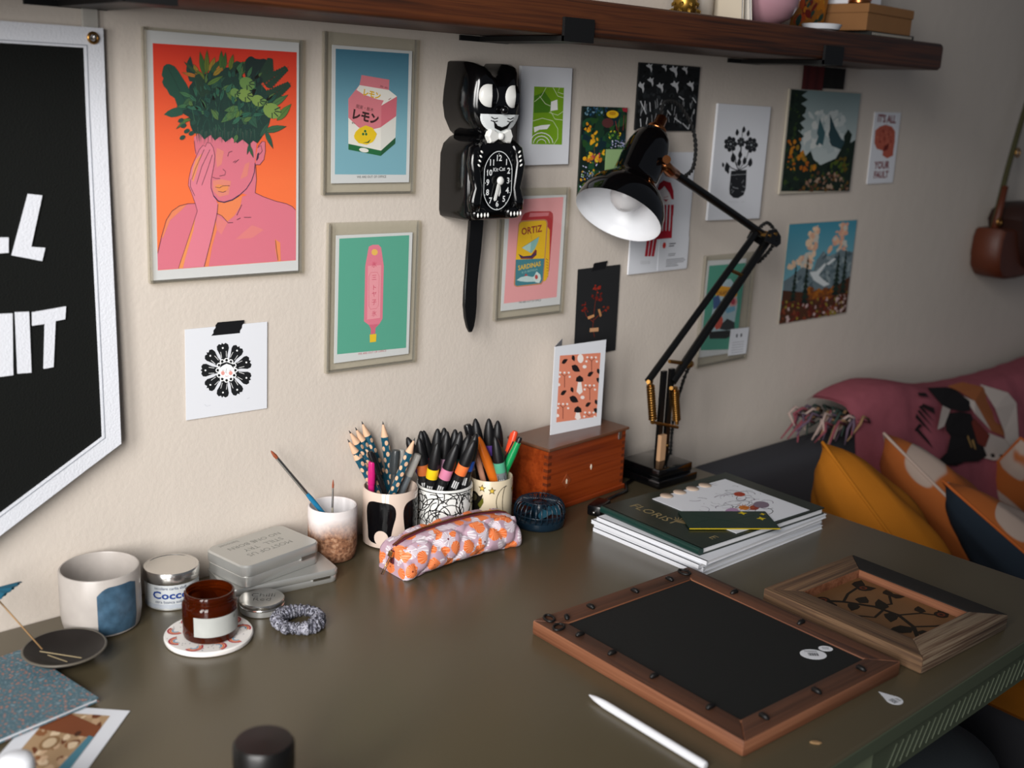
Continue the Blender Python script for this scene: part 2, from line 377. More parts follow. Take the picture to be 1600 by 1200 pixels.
# ---- flat print data: shapes in 0.1 mm on each sheet
ARTS = {
 'portrait': [
  ('G','ea3018','ff7840',0,[-922,1302,984,1325,982,-1306,-934,-1323]),
  ('P','e2788e',1,[-934,-1319,-934,-1115,-881,-921,-816,-727,-739,-617,-640,-557,-533,-534,-426,-536,-145,-532,14,-521,374,-411,507,-472,676,-527,831,-563,918,-600,974,-654,980,-1302]),
  ('P','f58a58',2,[-145,-532,14,-521,209,-445,175,-583,93,-697,-5,-767,-84,-699,-155,-661]),
  ('P','f58a58',2,[-164,-719,-150,-864,-217,-1064,-269,-1313,-329,-1312]),
  ('P','ea8484',2,[-148,-690,-5,-781,-88,-924,-150,-864]),
  ('P','e88486',2,[338,-822,505,-888,337,-986,106,-991]),
  ('P','f59058',2,[667,-1015,744,-1063,753,-1301,706,-1303,675,-1151]),
  ('P','f08a62',2,[-739,-617,-640,-557,-533,-534,-611,-607,-764,-729,-859,-936,-881,-921,-816,-727]),
  ('P','e2788e',3,[-433,255,-428,131,-422,62,-340,-63,-211,-204,-221,-345,-191,-445,-129,-504,-50,-527,62,-500,209,-423,325,-294,367,-178,384,-62,393,54,410,198,444,313,346,368,-286,354]),
  ('P','e2788e',3,[209,-426,325,-294,384,-62,400,-251,382,-420,307,-454]),
  ('P','e2788e',3,[392,-69,401,54,427,155,485,220,526,214,529,98,509,-4,450,-69]),
  ('P','ea8a80',4,[-135,134,-42,93,-75,-63,-139,-105,-152,36]),
  ('P','ea8c7c',4,[-78,-247,49,-270,15,-434,-113,-461,-190,-388,-196,-261]),
  ('P','e8867e',4,[245,-62,310,-33,276,-206,178,-249]),
  ('P','3a2040',4,[401,-4,418,68,446,83,434,11,406,-26]),
  ('P','e8839a',5,[-434,-540,-410,-626,-437,-696,-673,-1315,-332,-1313,-148,-690,-133,-547,-176,-460,-214,-388,-219,-246,-177,-63,-165,36,-185,133,-220,186,-266,195,-290,146,-321,162,-368,111,-431,-8,-479,-105,-512,-230,-521,-314,-485,-398]),
  ('P','f59a58',6,[-437,-696,-463,-852,-578,-1191,-612,-1313,-670,-1314]),
  ('P','f59a68',6,[-416,-8,-338,62,-403,-133,-452,-273,-474,-244,-456,-119]),
  ('L','43203c',7,6,[-521,-314,-485,-398,-434,-540,-410,-626,-437,-696,-543,-978,-673,-1315]),
  ('L','43203c',7,6,[-133,-547,-147,-661,-215,-919,-332,-1313]),
  ('L','43203c',7,6,[-521,-314,-512,-230,-479,-105,-431,-8,-368,111,-321,162,-290,146,-266,195,-220,186,-185,133,-165,36,-177,-63,-219,-246]),
  ('L','43203c',7,6,[-306,111,-418,-105,-474,-244]),
  ('L','43203c',7,6,[-229,112,-341,-91,-414,-301]),
  ('L','43203c',7,6,[-199,49,-280,-161,-345,-316]),
  ('L','43203c',7,6,[-489,-244,-495,-328,-440,-441]),
  ('L','43203c',7,6,[-934,-1115,-881,-921,-816,-727,-739,-617,-640,-557,-533,-534,-434,-533]),
  ('L','43203c',7,6,[382,-418,507,-472,676,-527,831,-563,918,-600,970,-649]),
  ('L','43203c',7,6,[382,-420,401,-251,392,-69]),
  ('L','43203c',7,6,[392,-69,450,-69,509,-4,529,98,526,214,485,220,427,155]),
  ('L','43203c',7,6,[192,-561,122,-691]),
  ('L','43203c',7,6,[-155,-661,-84,-692,-5,-774]),
  ('L','43203c',7,6,[-5,-781,67,-781]),
  ('L','43203c',7,6,[121,-749,174,-726]),
  ('L','43203c',7,6,[223,-721,322,-724]),
  ('L','43203c',7,6,[672,-1030,684,-1137,709,-1291]),
  ('L','43203c',7,6,[-109,-207,-33,-193,-26,-151,-60,-122]),
  ('L','43203c',7,6,[-203,-218,-157,-235,-102,-236]),
  ('L','43203c',7,6,[-166,-339,-111,-350,-63,-326,29,-324]),
  ('L','43203c',7,6,[-128,-392,-64,-405,-24,-391]),
  ('L','43203c',7,6,[76,-41,116,-20]),
  ('L','43203c',7,6,[100,-48,157,-5]),
  ('L','43203c',7,6,[5,30,22,79,69,94]),
  ('L','43203c',7,6,[-434,213,-428,131,-414,62]),
  ('L','43203c',7,6,[418,140,468,170,484,98,443,54]),
  ('P','f0955a',6,[-166,-325,-126,-307,-79,-316,16,-324,0,-377,-64,-402,-135,-382]),
  ('L','2a2050',7,7,[-219,-246,-224,-345,-191,-445]),
  ('L','2a2050',7,14,[-191,-445,-129,-511,-50,-527,62,-500,160,-444]),
  ('L','2a2050',7,9,[160,-444,259,-366,333,-265,372,-163,383,-48]),
  ('P','103a34',5,[-440,301,-479,387,-491,486,-584,532,-623,605,-513,707,-483,842,-371,982,-261,1000,-65,1073,163,1110,263,915,439,948,588,801,663,701,586,438,480,266,420,194,360,225,301,173,213,236,139,190,67,259,-20,201,-90,270,-162,218,-217,286,-302,228,-357,296]),
  ('P','1a4d40',6,[-812,1007,-800,1053,-764,1079,-724,1083,-663,1061,-614,1006,-575,947,-523,877,-484,806,-460,660,-571,533,-637,604,-672,700,-733,734,-765,793,-803,828,-822,875,-804,918,-826,952]),
  ('L','0c2c2a',7,5,[-745,1046,-631,836,-488,585]),
  ('P','1f5546',6,[-812,507,-758,551,-691,584,-596,606,-571,514,-653,487,-720,479]),
  ('P','173f38',6,[-462,1189,-434,1100,-398,993,-373,884,-482,903,-519,1023,-504,1120]),
  ('P','0b2a2a',6,[265,1191,309,1229,345,1236,396,1212,455,1209,514,1219,566,1203,581,1134,558,1056,528,966,454,898,365,856,277,915,235,1089]),
  ('F','3f6b30',8,[-289,974,-339,1246],72,5,1),
  ('F','6b7a26',8,[-261,988,-249,1270],66,5,1),
  ('F','a8862a',8,[-219,1002,-147,1197],79,5,1),
  ('F','2f5a38',8,[-205,1003,-77,1171],66,5,1),
  ('F','c27a2c',8,[-149,1019,21,1139],73,5,1),
  ('F','49722f',8,[-65,1048,-62,1276],67,5,1),
  ('F','3f6b30',8,[-37,1049,-6,1261],60,5,1),
  ('F','6b7a26',8,[48,1054,93,1243],67,5,1),
  ('F','a8862a',8,[-371,970,-423,1101],65,5,1),
  ('F','2f5a38',8,[-385,994,-544,1118],39,5,1),
  ('F','c27a2c',8,[-372,958,-574,996],46,5,1),
  ('F','49722f',8,[76,1031,265,1172],67,5,1),
  ('F','3f6b30',8,[119,995,264,1066],67,5,1),
  ('F','6b7a26',8,[-290,913,-384,1030],79,5,1),
  ('F','a8862a',8,[-178,980,-36,1087],59,5,1),
  ('L','1d3f30',8,4,[483,887,861,1144]),
  ('F','1d3f30',8,[521,912,517,1027],56,4,0),
  ('F','1d3f30',8,[521,912,649,881],56,4,0),
  ('F','1d3f30',8,[556,936,553,1043],56,4,0),
  ('F','1d3f30',8,[556,936,675,908],56,4,0),
  ('F','1d3f30',8,[591,960,589,1058],56,4,0),
  ('F','1d3f30',8,[591,960,701,934],56,4,0),
  ('F','1d3f30',8,[627,984,624,1073],56,4,0),
  ('F','1d3f30',8,[627,984,727,961],56,4,0),
  ('F','1d3f30',8,[663,1009,660,1089],56,4,0),
  ('F','1d3f30',8,[663,1009,753,988],56,4,0),
  ('F','1d3f30',8,[698,1033,696,1104],56,4,0),
  ('F','1d3f30',8,[698,1033,779,1014],56,4,0),
  ('F','1d3f30',8,[734,1057,732,1120],56,4,0),
  ('F','1d3f30',8,[734,1057,805,1041],56,4,0),
  ('F','1d3f30',8,[770,1082,768,1136],56,4,0),
  ('F','1d3f30',8,[770,1082,831,1068],56,4,0),
  ('F','1d3f30',8,[806,1106,805,1151],57,4,0),
  ('F','1d3f30',8,[806,1106,857,1095],57,4,0),
  ('L','1d3f30',8,4,[527,722,900,951]),
  ('F','1d3f30',8,[564,744,567,861],56,4,0),
  ('F','1d3f30',8,[564,744,691,707],56,4,0),
  ('F','1d3f30',8,[599,766,601,874],56,4,0),
  ('F','1d3f30',8,[599,766,717,732],56,4,0),
  ('F','1d3f30',8,[634,787,636,886],56,4,0),
  ('F','1d3f30',8,[634,787,742,756],56,4,0),
  ('F','1d3f30',8,[669,809,671,899],57,4,0),
  ('F','1d3f30',8,[669,809,768,781],57,4,0),
  ('F','1d3f30',8,[704,831,706,912],57,4,0),
  ('F','1d3f30',8,[704,831,793,805],57,4,0),
  ('F','1d3f30',8,[739,852,741,925],57,4,0),
  ('F','1d3f30',8,[739,852,819,830],57,4,0),
  ('F','1d3f30',8,[775,874,776,938],57,4,0),
  ('F','1d3f30',8,[775,874,845,855],57,4,0),
  ('F','1d3f30',8,[810,896,811,950],57,4,0),
  ('F','1d3f30',8,[810,896,870,879],57,4,0),
  ('F','1d3f30',8,[846,918,847,963],57,4,0),
  ('F','1d3f30',8,[846,918,896,904],57,4,0),
  ('L','1d3f30',8,4,[528,953,604,1237]),
  ('F','1d3f30',8,[536,981,446,1062],56,4,0),
  ('F','1d3f30',8,[536,981,661,1031],56,4,0),
  ('F','1d3f30',8,[543,1008,460,1082],56,4,0),
  ('F','1d3f30',8,[543,1008,659,1055],56,4,0),
  ('F','1d3f30',8,[550,1035,474,1103],56,4,0),
  ('F','1d3f30',8,[550,1035,656,1078],56,4,0),
  ('F','1d3f30',8,[557,1062,488,1124],56,4,0),
  ('F','1d3f30',8,[557,1062,654,1101],56,4,0),
  ('F','1d3f30',8,[564,1089,502,1144],56,4,0),
  ('F','1d3f30',8,[564,1089,651,1124],56,4,0),
  ('F','1d3f30',8,[571,1116,516,1165],56,4,0),
  ('F','1d3f30',8,[571,1116,649,1147],56,4,0),
  ('F','1d3f30',8,[579,1143,530,1186],56,4,0),
  ('F','1d3f30',8,[579,1143,646,1170],56,4,0),
  ('F','1d3f30',8,[586,1169,544,1206],55,4,0),
  ('F','1d3f30',8,[586,1169,644,1193],55,4,0),
  ('F','1d3f30',8,[593,1196,558,1227],55,4,0),
  ('F','1d3f30',8,[593,1196,641,1216],55,4,0),
  ('L','1d3f30',8,4,[220,1026,121,1145]),
  ('F','1d3f30',8,[210,1038,80,1031],54,4,0),
  ('F','1d3f30',8,[210,1038,256,1147],54,4,0),
  ('F','1d3f30',8,[201,1049,81,1043],54,4,0),
  ('F','1d3f30',8,[201,1049,243,1150],54,4,0),
  ('F','1d3f30',8,[191,1060,81,1054],54,4,0),
  ('F','1d3f30',8,[191,1060,230,1153],54,4,0),
  ('F','1d3f30',8,[182,1072,82,1066],54,4,0),
  ('F','1d3f30',8,[182,1072,217,1156],54,4,0),
  ('F','1d3f30',8,[172,1083,83,1078],54,4,0),
  ('F','1d3f30',8,[172,1083,204,1158],54,4,0),
  ('F','1d3f30',8,[163,1094,83,1090],54,4,0),
  ('F','1d3f30',8,[163,1094,191,1161],54,4,0),
  ('F','1d3f30',8,[154,1106,84,1102],54,4,0),
  ('F','1d3f30',8,[154,1106,178,1164],54,4,0),
  ('F','1d3f30',8,[144,1117,84,1113],54,4,0),
  ('F','1d3f30',8,[144,1117,165,1167],54,4,0),
  ('F','1d3f30',8,[135,1128,85,1125],54,4,0),
  ('F','1d3f30',8,[135,1128,153,1170],54,4,0),
  ('L','1d3f30',8,4,[-266,716,-385,994]),
  ('F','1d3f30',8,[-278,744,-398,766],53,4,0),
  ('F','1d3f30',8,[-278,744,-207,840],53,4,0),
  ('F','1d3f30',8,[-289,771,-400,790],53,4,0),
  ('F','1d3f30',8,[-289,771,-224,859],53,4,0),
  ('F','1d3f30',8,[-300,797,-402,815],53,4,0),
  ('F','1d3f30',8,[-300,797,-240,878],53,4,0),
  ('F','1d3f30',8,[-312,823,-404,839],52,4,0),
  ('F','1d3f30',8,[-312,823,-257,897],52,4,0),
  ('F','1d3f30',8,[-323,850,-406,864],53,4,0),
  ('F','1d3f30',8,[-323,850,-274,916],53,4,0),
  ('F','1d3f30',8,[-334,876,-408,888],52,4,0),
  ('F','1d3f30',8,[-334,876,-291,935],52,4,0),
  ('F','1d3f30',8,[-345,902,-410,913],52,4,0),
  ('F','1d3f30',8,[-345,902,-307,954],52,4,0),
  ('F','1d3f30',8,[-356,928,-412,937],52,4,0),
  ('F','1d3f30',8,[-356,928,-324,972],52,4,0),
  ('F','1d3f30',8,[-368,954,-414,962],52,4,0),
  ('F','1d3f30',8,[-368,954,-340,991],52,4,0),
  ('F','4f7a48',9,[602,647,854,800],78,5,1),
  ('F','5a7f3a',9,[693,480,901,690],100,5,1),
  ('F','3a6444',9,[511,345,831,411],84,5,1),
  ('F','2a5a48',9,[526,359,639,131],64,5,1),
  ('F','4f7a48',9,[173,607,-81,434],103,5,1),
  ('F','5a7f3a',9,[202,595,113,439],75,5,1),
  ('F','3a6444',9,[216,583,258,392],83,5,1),
  ('F','2a5a48',9,[260,584,421,376],110,5,1),
  ('F','4f7a48',9,[187,620,-36,575],83,5,1),
  ('F','5a7f3a',9,[144,682,-19,820],82,5,1),
  ('F','3a6444',9,[363,639,542,567],70,5,1),
  ('F','2a5a48',9,[450,266,587,464],56,5,1),
  ('F','4f7a48',9,[-491,486,-663,346],39,5,1),
  ('F','5a7f3a',9,[-464,462,-641,432],37,5,1),
  ('F','3a6444',9,[-431,710,-583,606],78,5,1),
  ('F','2a5a48',9,[-208,830,-9,976],66,5,1),
  ('F','4f7a48',9,[-68,824,118,883],60,5,1),
  ('F','5a7f3a',9,[-263,865,-38,987],53,5,1),
  ('F','3a6444',9,[301,173,359,17],42,5,1),
  ('F','2a5a48',9,[316,199,270,55],35,5,1),
  ('F','4f7a48',9,[140,299,96,196],55,5,1),
  ('P','6f9550',10,[372,866,337,838,286,829,233,841,192,872,174,912,183,952,218,980,268,989,321,977,363,946,382,906]),
  ('L','16302a',11,13,[306,920,373,952]),
  ('L','16302a',11,13,[309,907,385,901]),
  ('L','16302a',11,13,[298,895,347,854]),
  ('L','16302a',11,13,[277,890,277,833]),
  ('P','85a452',10,[349,725,314,696,263,688,210,701,169,732,151,773,160,812,195,840,245,849,298,836,340,805,358,765]),
  ('L','16302a',11,13,[283,779,350,811]),
  ('L','16302a',11,13,[286,767,362,760]),
  ('L','16302a',11,13,[275,755,324,713]),
  ('L','16302a',11,13,[254,749,253,692]),
  ('P','6f9550',10,[179,765,156,747,122,741,87,750,61,770,49,797,55,823,78,842,111,848,146,839,173,819,185,792]),
  ('L','16302a',11,13,[136,802,179,822]),
  ('L','16302a',11,13,[138,793,188,789]),
  ('L','16302a',11,13,[131,785,163,758]),
  ('L','16302a',11,13,[117,782,116,744]),
  ('P','85a452',10,[514,673,483,648,438,641,391,652,355,680,339,715,347,750,378,774,422,782,469,771,506,744,522,708]),
  ('L','16302a',11,13,[455,721,514,748]),
  ('L','16302a',11,13,[459,710,526,704]),
  ('L','16302a',11,13,[449,700,492,663]),
  ('L','16302a',11,13,[430,695,430,645]),
  ('P','6f9550',10,[564,672,545,656,517,652,488,659,465,676,455,698,461,719,479,734,507,739,536,732,559,715,569,693]),
  ('L','16302a',11,13,[528,701,564,718]),
  ('L','16302a',11,13,[530,694,571,690]),
  ('L','16302a',11,13,[524,688,551,665]),
  ('L','16302a',11,13,[512,685,512,654]),
  ('P','85a452',10,[741,542,698,509,636,499,571,515,521,553,499,602,510,649,552,682,613,692,678,677,729,639,752,590]),
  ('L','16302a',11,13,[659,608,741,645]),
  ('L','16302a',11,13,[664,593,757,584]),
  ('L','16302a',11,13,[650,579,711,528]),
  ('L','16302a',11,13,[625,573,625,504]),
  ('P','1d4a40',9,[-564,465,-563,449,-577,432,-599,420,-621,418,-635,426,-636,443,-623,460,-601,472,-579,474]),
  ('P','1d4a40',9,[-532,404,-531,388,-544,371,-566,359,-589,357,-603,366,-604,382,-591,399,-569,411,-546,413]),
  ('P','1d4a40',9,[-492,343,-491,327,-504,310,-527,298,-549,296,-564,305,-565,321,-552,338,-530,350,-507,352]),
  ('P','1d4a40',9,[-548,268,-548,251,-561,234,-583,222,-605,220,-620,229,-621,245,-608,263,-586,275,-563,276]),
  ('P','1d4a40',9,[-431,320,-430,303,-443,286,-466,274,-488,272,-503,281,-504,297,-491,315,-469,327,-446,329]),
  ('P','1d4a40',9,[-401,445,-400,429,-413,411,-436,399,-458,397,-473,406,-474,422,-461,439,-439,452,-416,454]),
  ('F','1c5248',8.6,[-210,668,-292,721],56,4,1),
  ('F','2a6a56',8.6,[176,613,237,691],45,4,1),
  ('F','164a44',8.6,[404,463,500,590],51,4,1),
  ('F','437a52',8.6,[113,710,108,824],50,4,1),
  ('F','5a8048',8.6,[-105,507,-165,589],39,4,1),
  ('F','0f3c3a',8.6,[-460,541,-571,560],56,4,1),
  ('F','1c5248',8.6,[84,966,105,1067],53,4,1),
  ('F','2a6a56',8.6,[-392,715,-418,866],36,4,1),
  ('F','35705a',8.6,[513,610,692,654],61,4,1),
  ('F','164a44',8.6,[-380,506,-473,636],35,4,1),
  ('F','437a52',8.6,[-108,731,-136,858],38,4,1),
  ('F','0f3c3a',8.6,[93,647,187,718],38,4,1),
  ('F','2a6a56',8.6,[328,533,527,554],44,4,1),
  ('F','35705a',8.6,[-268,805,-283,897],52,4,1),
  ('F','164a44',8.6,[398,584,536,616],42,4,1),
  ('F','437a52',8.6,[-263,541,-402,556],47,4,1),
  ('F','5a8048',8.6,[163,955,227,1121],49,4,1),
  ('F','0f3c3a',8.6,[79,383,229,414],38,4,1),
  ('F','1c5248',8.6,[412,571,597,619],57,4,1),
  ('F','2a6a56',8.6,[-85,683,-32,841],43,4,1),
  ('F','35705a',8.6,[-392,667,-525,770],47,4,1),
  ('F','164a44',8.6,[14,782,95,942],38,4,1),
  ('F','437a52',8.6,[184,919,185,1092],49,4,1),
  ('F','5a8048',8.6,[50,561,97,646],60,4,1),
  ('F','0f3c3a',8.6,[-323,505,-423,593],59,4,1),
  ('F','1c5248',8.6,[-239,487,-307,572],60,4,1),
  ('F','2a6a56',8.6,[99,646,70,768],42,4,1),
  ('F','35705a',8.6,[117,790,85,903],41,4,1),
  ('F','164a44',8.6,[327,517,419,656],38,4,1),
  ('F','437a52',8.6,[-276,590,-333,705],43,4,1),
  ('F','5a8048',8.6,[-113,461,-213,595],60,4,1),
  ('F','0f3c3a',8.6,[485,718,590,783],63,4,1),
  ('F','2a6a56',8.6,[52,964,32,1057],41,4,1),
  ('F','35705a',8.6,[-177,688,-160,797],49,4,1),
  ('F','164a44',8.6,[384,946,442,1079],41,4,1),
  ('F','437a52',8.6,[-501,618,-651,603],44,4,1),
  ('F','5a8048',8.6,[-275,881,-247,1017],39,4,1),
  ('F','0f3c3a',8.6,[242,874,387,968],54,4,1),
  ('F','1c5248',8.6,[542,690,703,799],64,4,1),
  ('F','35705a',8.6,[66,417,221,532],56,4,1),
  ('F','164a44',8.6,[-238,916,-203,1046],57,4,1),
  ('F','437a52',8.6,[-456,722,-620,774],52,4,1),
  ('F','5a8048',8.6,[-451,606,-494,684],50,4,1),
  ('F','1c5248',8.6,[257,931,347,1006],46,4,1),
  ('F','2a6a56',8.6,[-139,755,-91,853],44,4,1),
  ('F','35705a',8.6,[301,742,411,872],63,4,1),
  ('F','164a44',8.6,[354,749,411,860],60,4,1),
  ('F','437a52',8.6,[283,980,351,1119],49,4,1),
  ('F','5a8048',8.6,[31,465,29,566],52,4,1),
  ('F','0f3c3a',8.6,[178,392,361,387],62,4,1),
  ('F','1c5248',8.6,[-98,818,-82,953],49,4,1),
  ('F','2a6a56',8.6,[-286,590,-349,693],41,4,1),
  ('F','164a44',8.6,[-348,503,-509,582],44,4,1),
  ('F','437a52',8.6,[122,1015,223,1169],54,4,1),
  ('F','5a8048',8.6,[377,968,492,1054],41,4,1),
  ('F','0f3c3a',8.6,[445,605,516,704],41,4,1),
  ('F','1c5248',8.6,[172,566,164,741],44,4,1),
  ('F','2a6a56',8.6,[175,510,341,566],54,4,1),
  ('F','35705a',8.6,[-13,785,80,905],58,4,1),
  ('F','164a44',8.6,[424,920,443,1012],40,4,1),
  ('F','5a8048',8.6,[535,709,666,818],40,4,1),
  ('F','0f3c3a',8.6,[223,743,337,874],51,4,1),
  ('F','1c5248',8.6,[-196,796,-314,903],45,4,1),
  ('F','2a6a56',8.6,[236,842,249,960],49,4,1),
  ('F','35705a',8.6,[469,567,542,640],49,4,1),
  ('F','164a44',8.6,[-217,514,-308,575],58,4,1),
  ('F','437a52',8.6,[345,811,390,952],57,4,1),
  ('F','5a8048',8.6,[224,457,344,511],53,4,1),
  ('F','0f3c3a',8.6,[167,976,120,1090],44,4,1),
  ('F','1c5248',8.6,[-157,694,-223,776],46,4,1),
  ('F','2a6a56',8.6,[-321,565,-430,626],50,4,1),
  ('F','35705a',8.6,[-371,587,-542,606],47,4,1),
  ('L','0b3030',9,3,[53,472,27,572]),
  ('L','2e6a5c',9,4,[-48,816,-68,869]),
  ('L','1c5a4c',9,5,[-45,810,-33,885]),
  ('L','3f7a5a',9,3,[171,535,192,673]),
  ('L','0b3030',9,5,[-84,546,-69,636]),
  ('L','2e6a5c',9,3,[-308,544,-320,612]),
  ('L','1c5a4c',9,3,[-100,352,-124,431]),
  ('L','3f7a5a',9,4,[298,637,269,745]),
  ('L','0b3030',9,4,[61,648,49,747]),
  ('L','2e6a5c',9,3,[239,527,251,638]),
  ('L','1c5a4c',9,3,[356,427,353,497]),
  ('L','3f7a5a',9,4,[-267,560,-252,649]),
  ('L','0b3030',9,3,[-121,564,-106,675]),
  ('L','2e6a5c',9,4,[-111,488,-107,611]),
  ('L','1c5a4c',9,3,[29,757,64,829]),
  ('L','3f7a5a',9,3,[185,505,187,638]),
  ('L','0b3030',9,5,[-266,354,-286,417]),
  ('L','2e6a5c',9,5,[-355,748,-380,803]),
  ('L','1c5a4c',9,4,[163,668,165,756]),
  ('L','3f7a5a',9,4,[308,549,307,676]),
  ('L','0b3030',9,3,[236,501,257,579]),
  ('L','2e6a5c',9,4,[367,564,345,680]),
  ('L','1c5a4c',9,3,[273,342,251,435]),
  ('L','3f7a5a',9,5,[11,741,33,835]),
  ('L','0b3030',9,3,[-33,716,-43,820]),
  ('L','2e6a5c',9,5,[-336,793,-341,846]),
  ('L','1c5a4c',9,4,[-262,452,-262,526]),
  ('L','3f7a5a',9,3,[147,347,151,443]),
  ('L','0b3030',9,5,[-335,385,-330,509]),
  ('L','2e6a5c',9,4,[-293,685,-265,766]),
  ('L','1c5a4c',9,4,[-394,382,-370,506]),
  ('L','3f7a5a',9,4,[-373,659,-343,718]),
  ('L','0b3030',9,5,[-81,554,-85,681]),
  ('L','2e6a5c',9,3,[-314,376,-279,459]),
  ('L','1c5a4c',9,5,[-262,696,-274,755]),
  ('L','3f7a5a',9,4,[-192,462,-166,590]),
  ('L','0b3030',9,5,[-363,705,-346,807]),
  ('L','2e6a5c',9,5,[-240,596,-218,716]),
  ('L','1c5a4c',9,3,[-103,619,-68,736]),
  ('L','3f7a5a',9,5,[-142,345,-147,408]),
  ('L','0b3030',9,4,[-425,699,-437,792]),
  ('L','2e6a5c',9,3,[-312,327,-320,400]),
  ('L','1c5a4c',9,4,[290,379,319,472]),
  ('L','3f7a5a',9,3,[-383,773,-406,906]),
  ('L','0b3030',9,5,[-56,515,-46,599]),
  ('L','2e6a5c',9,5,[119,753,129,856]),
  ('L','1c5a4c',9,3,[-332,797,-333,846]),
  ('L','3f7a5a',9,4,[-421,581,-406,700]),
  ('L','0b3030',9,4,[78,479,87,546]),
  ('L','2e6a5c',9,5,[236,652,210,722]),
  ('L','1c5a4c',9,5,[304,706,316,757]),
  ('L','3f7a5a',9,4,[38,739,5,794]),
  ('L','0b3030',9,5,[-154,529,-152,649]),
  ('L','2e6a5c',9,5,[-388,395,-354,488]),
  ('L','1c5a4c',9,5,[227,515,264,597]),
  ('L','3f7a5a',9,3,[332,634,360,747]),
  ('L','0b3030',9,3,[-45,488,-34,569]),
  ('L','2e6a5c',9,5,[-277,534,-246,604]),
  ('L','1c5a4c',9,4,[-225,366,-245,475]),
  ('L','3f7a5a',9,3,[392,477,391,574]),
  ('L','0b3030',9,5,[-68,679,-55,798]),
  ('L','2e6a5c',9,3,[382,716,418,856]),
  ('L','1c5a4c',9,4,[-398,543,-378,608]),
  ('L','3f7a5a',9,5,[40,765,49,859]),
  ('L','0b3030',9,5,[169,433,177,572]),
  ('L','2e6a5c',9,5,[115,543,120,644]),
  ('L','1c5a4c',9,5,[355,612,370,704]),
  ('L','3f7a5a',9,4,[-78,337,-112,406]),
  ('L','0b3030',9,3,[-254,559,-229,653]),
  ('L','2e6a5c',9,3,[377,642,407,755]),
  ('L','1c5a4c',9,5,[-3,449,-27,547]),
  ('L','3f7a5a',9,4,[479,823,490,926]),
  ('L','0b3030',9,3,[-380,615,-362,713]),
  ('L','2e6a5c',9,3,[423,668,440,757]),
  ('L','1c5a4c',9,4,[103,814,136,878]),
  ('L','3f7a5a',9,4,[-407,750,-434,827]),
  ('L','0b3030',9,4,[-438,783,-470,864]),
  ('L','2e6a5c',9,3,[480,425,449,496]),
  ('L','1c5a4c',9,3,[337,389,315,469]),
  ('L','3f7a5a',9,5,[-136,624,-149,677]),
  ('L','0b3030',9,4,[480,521,495,600]),
  ('L','2e6a5c',9,4,[-187,442,-189,535]),
  ('L','1c5a4c',9,4,[-185,805,-198,887]),
  ('L','3f7a5a',9,3,[461,623,455,757]),
  ('L','0b3030',9,3,[213,592,205,693]),
  ('L','2e6a5c',9,4,[414,453,380,550]),
  ('L','1c5a4c',9,5,[164,790,182,878]),
  ('L','3f7a5a',9,3,[-37,386,-20,504]),
  ('L','0b3030',9,3,[-159,783,-171,887]),
  ('L','2e6a5c',9,5,[179,568,176,626]),
  ('L','1c5a4c',9,4,[-183,747,-150,812]),
  ('L','3f7a5a',9,5,[-425,442,-450,573]),
  ('L','0b3030',9,5,[-204,662,-177,797]),
  ('L','2e6a5c',9,4,[-124,511,-147,615]),
  ('L','1c5a4c',9,3,[49,577,25,688]),
  ('P','2d5548',6,[-412,316,-399,316,-391,180]),
  ('P','3c5048',6,[-391,376,-379,376,-375,207]),
  ('P','14443c',6,[-373,331,-360,332,-371,210]),
  ('P','2d5548',6,[-353,331,-341,331,-366,174]),
  ('P','3c5048',6,[-334,347,-321,347,-348,186]),
  ('P','14443c',6,[-314,354,-302,354,-325,251]),
  ('P','2d5548',6,[-295,325,-283,325,-305,168]),
  ('P','3c5048',6,[-276,329,-263,329,-288,202]),
  ('P','14443c',6,[-256,330,-243,331,-252,166]),
  ('P','2d5548',6,[-236,356,-223,357,-225,250]),
  ('P','3c5048',6,[-217,328,-204,328,-198,189]),
  ('P','14443c',6,[-196,361,-184,361,-198,220]),
  ('P','2d5548',6,[-177,374,-164,374,-171,259]),
  ('P','3c5048',6,[-157,361,-144,361,-160,198]),
  ('P','14443c',6,[-137,371,-124,372,-143,268]),
  ('P','2d5548',6,[-117,382,-104,382,-116,218]),
  ('P','3c5048',6,[-98,326,-85,327,-93,200]),
  ('P','14443c',6,[-78,329,-65,329,-72,191]),
  ('P','2d5548',6,[-58,343,-45,343,-71,179]),
  ('P','3c5048',6,[-37,378,-25,378,-31,207]),
  ('P','14443c',6,[-18,350,-5,351,-19,196]),
  ('P','2d5548',6,[2,328,15,329,13,234]),
  ('P','3c5048',6,[22,330,35,331,7,180]),
  ('P','14443c',6,[42,329,55,330,33,192]),
  ('P','2d5548',6,[63,342,76,342,54,231]),
  ('P','3c5048',6,[83,383,96,384,75,283]),
  ('P','14443c',6,[103,370,116,370,120,218]),
  ('P','2d5548',6,[123,340,136,340,136,179]),
  ('P','3c5048',6,[144,380,157,380,153,288]),
  ('P','14443c',6,[164,358,177,358,185,226]),
  ('P','2d5548',6,[185,371,198,371,181,246]),
  ('P','3c5048',6,[205,332,218,332,232,174]),
  ('P','14443c',6,[225,327,238,328,243,212]),
  ('P','2d5548',6,[246,363,259,364,262,209]),
  ('P','3c5048',6,[267,348,280,348,273,245]),
  ('P','14443c',6,[287,330,300,331,281,151]),
  ('P','2d5548',6,[308,385,321,385,336,261]),
  ('P','3c5048',6,[329,341,342,341,313,210]),
  ('P','14443c',6,[350,378,363,378,365,227]),
  ('P','2d5548',6,[370,364,384,365,386,185]),
 ],
 'lemon': [
  ('G','3f7d9c','7fb4c8',0,[-590,837,589,846,588,-778,-588,-764]),
  ('T','333333',1,'WE ARE OUT OF OFFICE',6,-816,44,0,'C',0),
  ('P','e0808e',2,[-184,529,269,489,264,352,-214,398]),
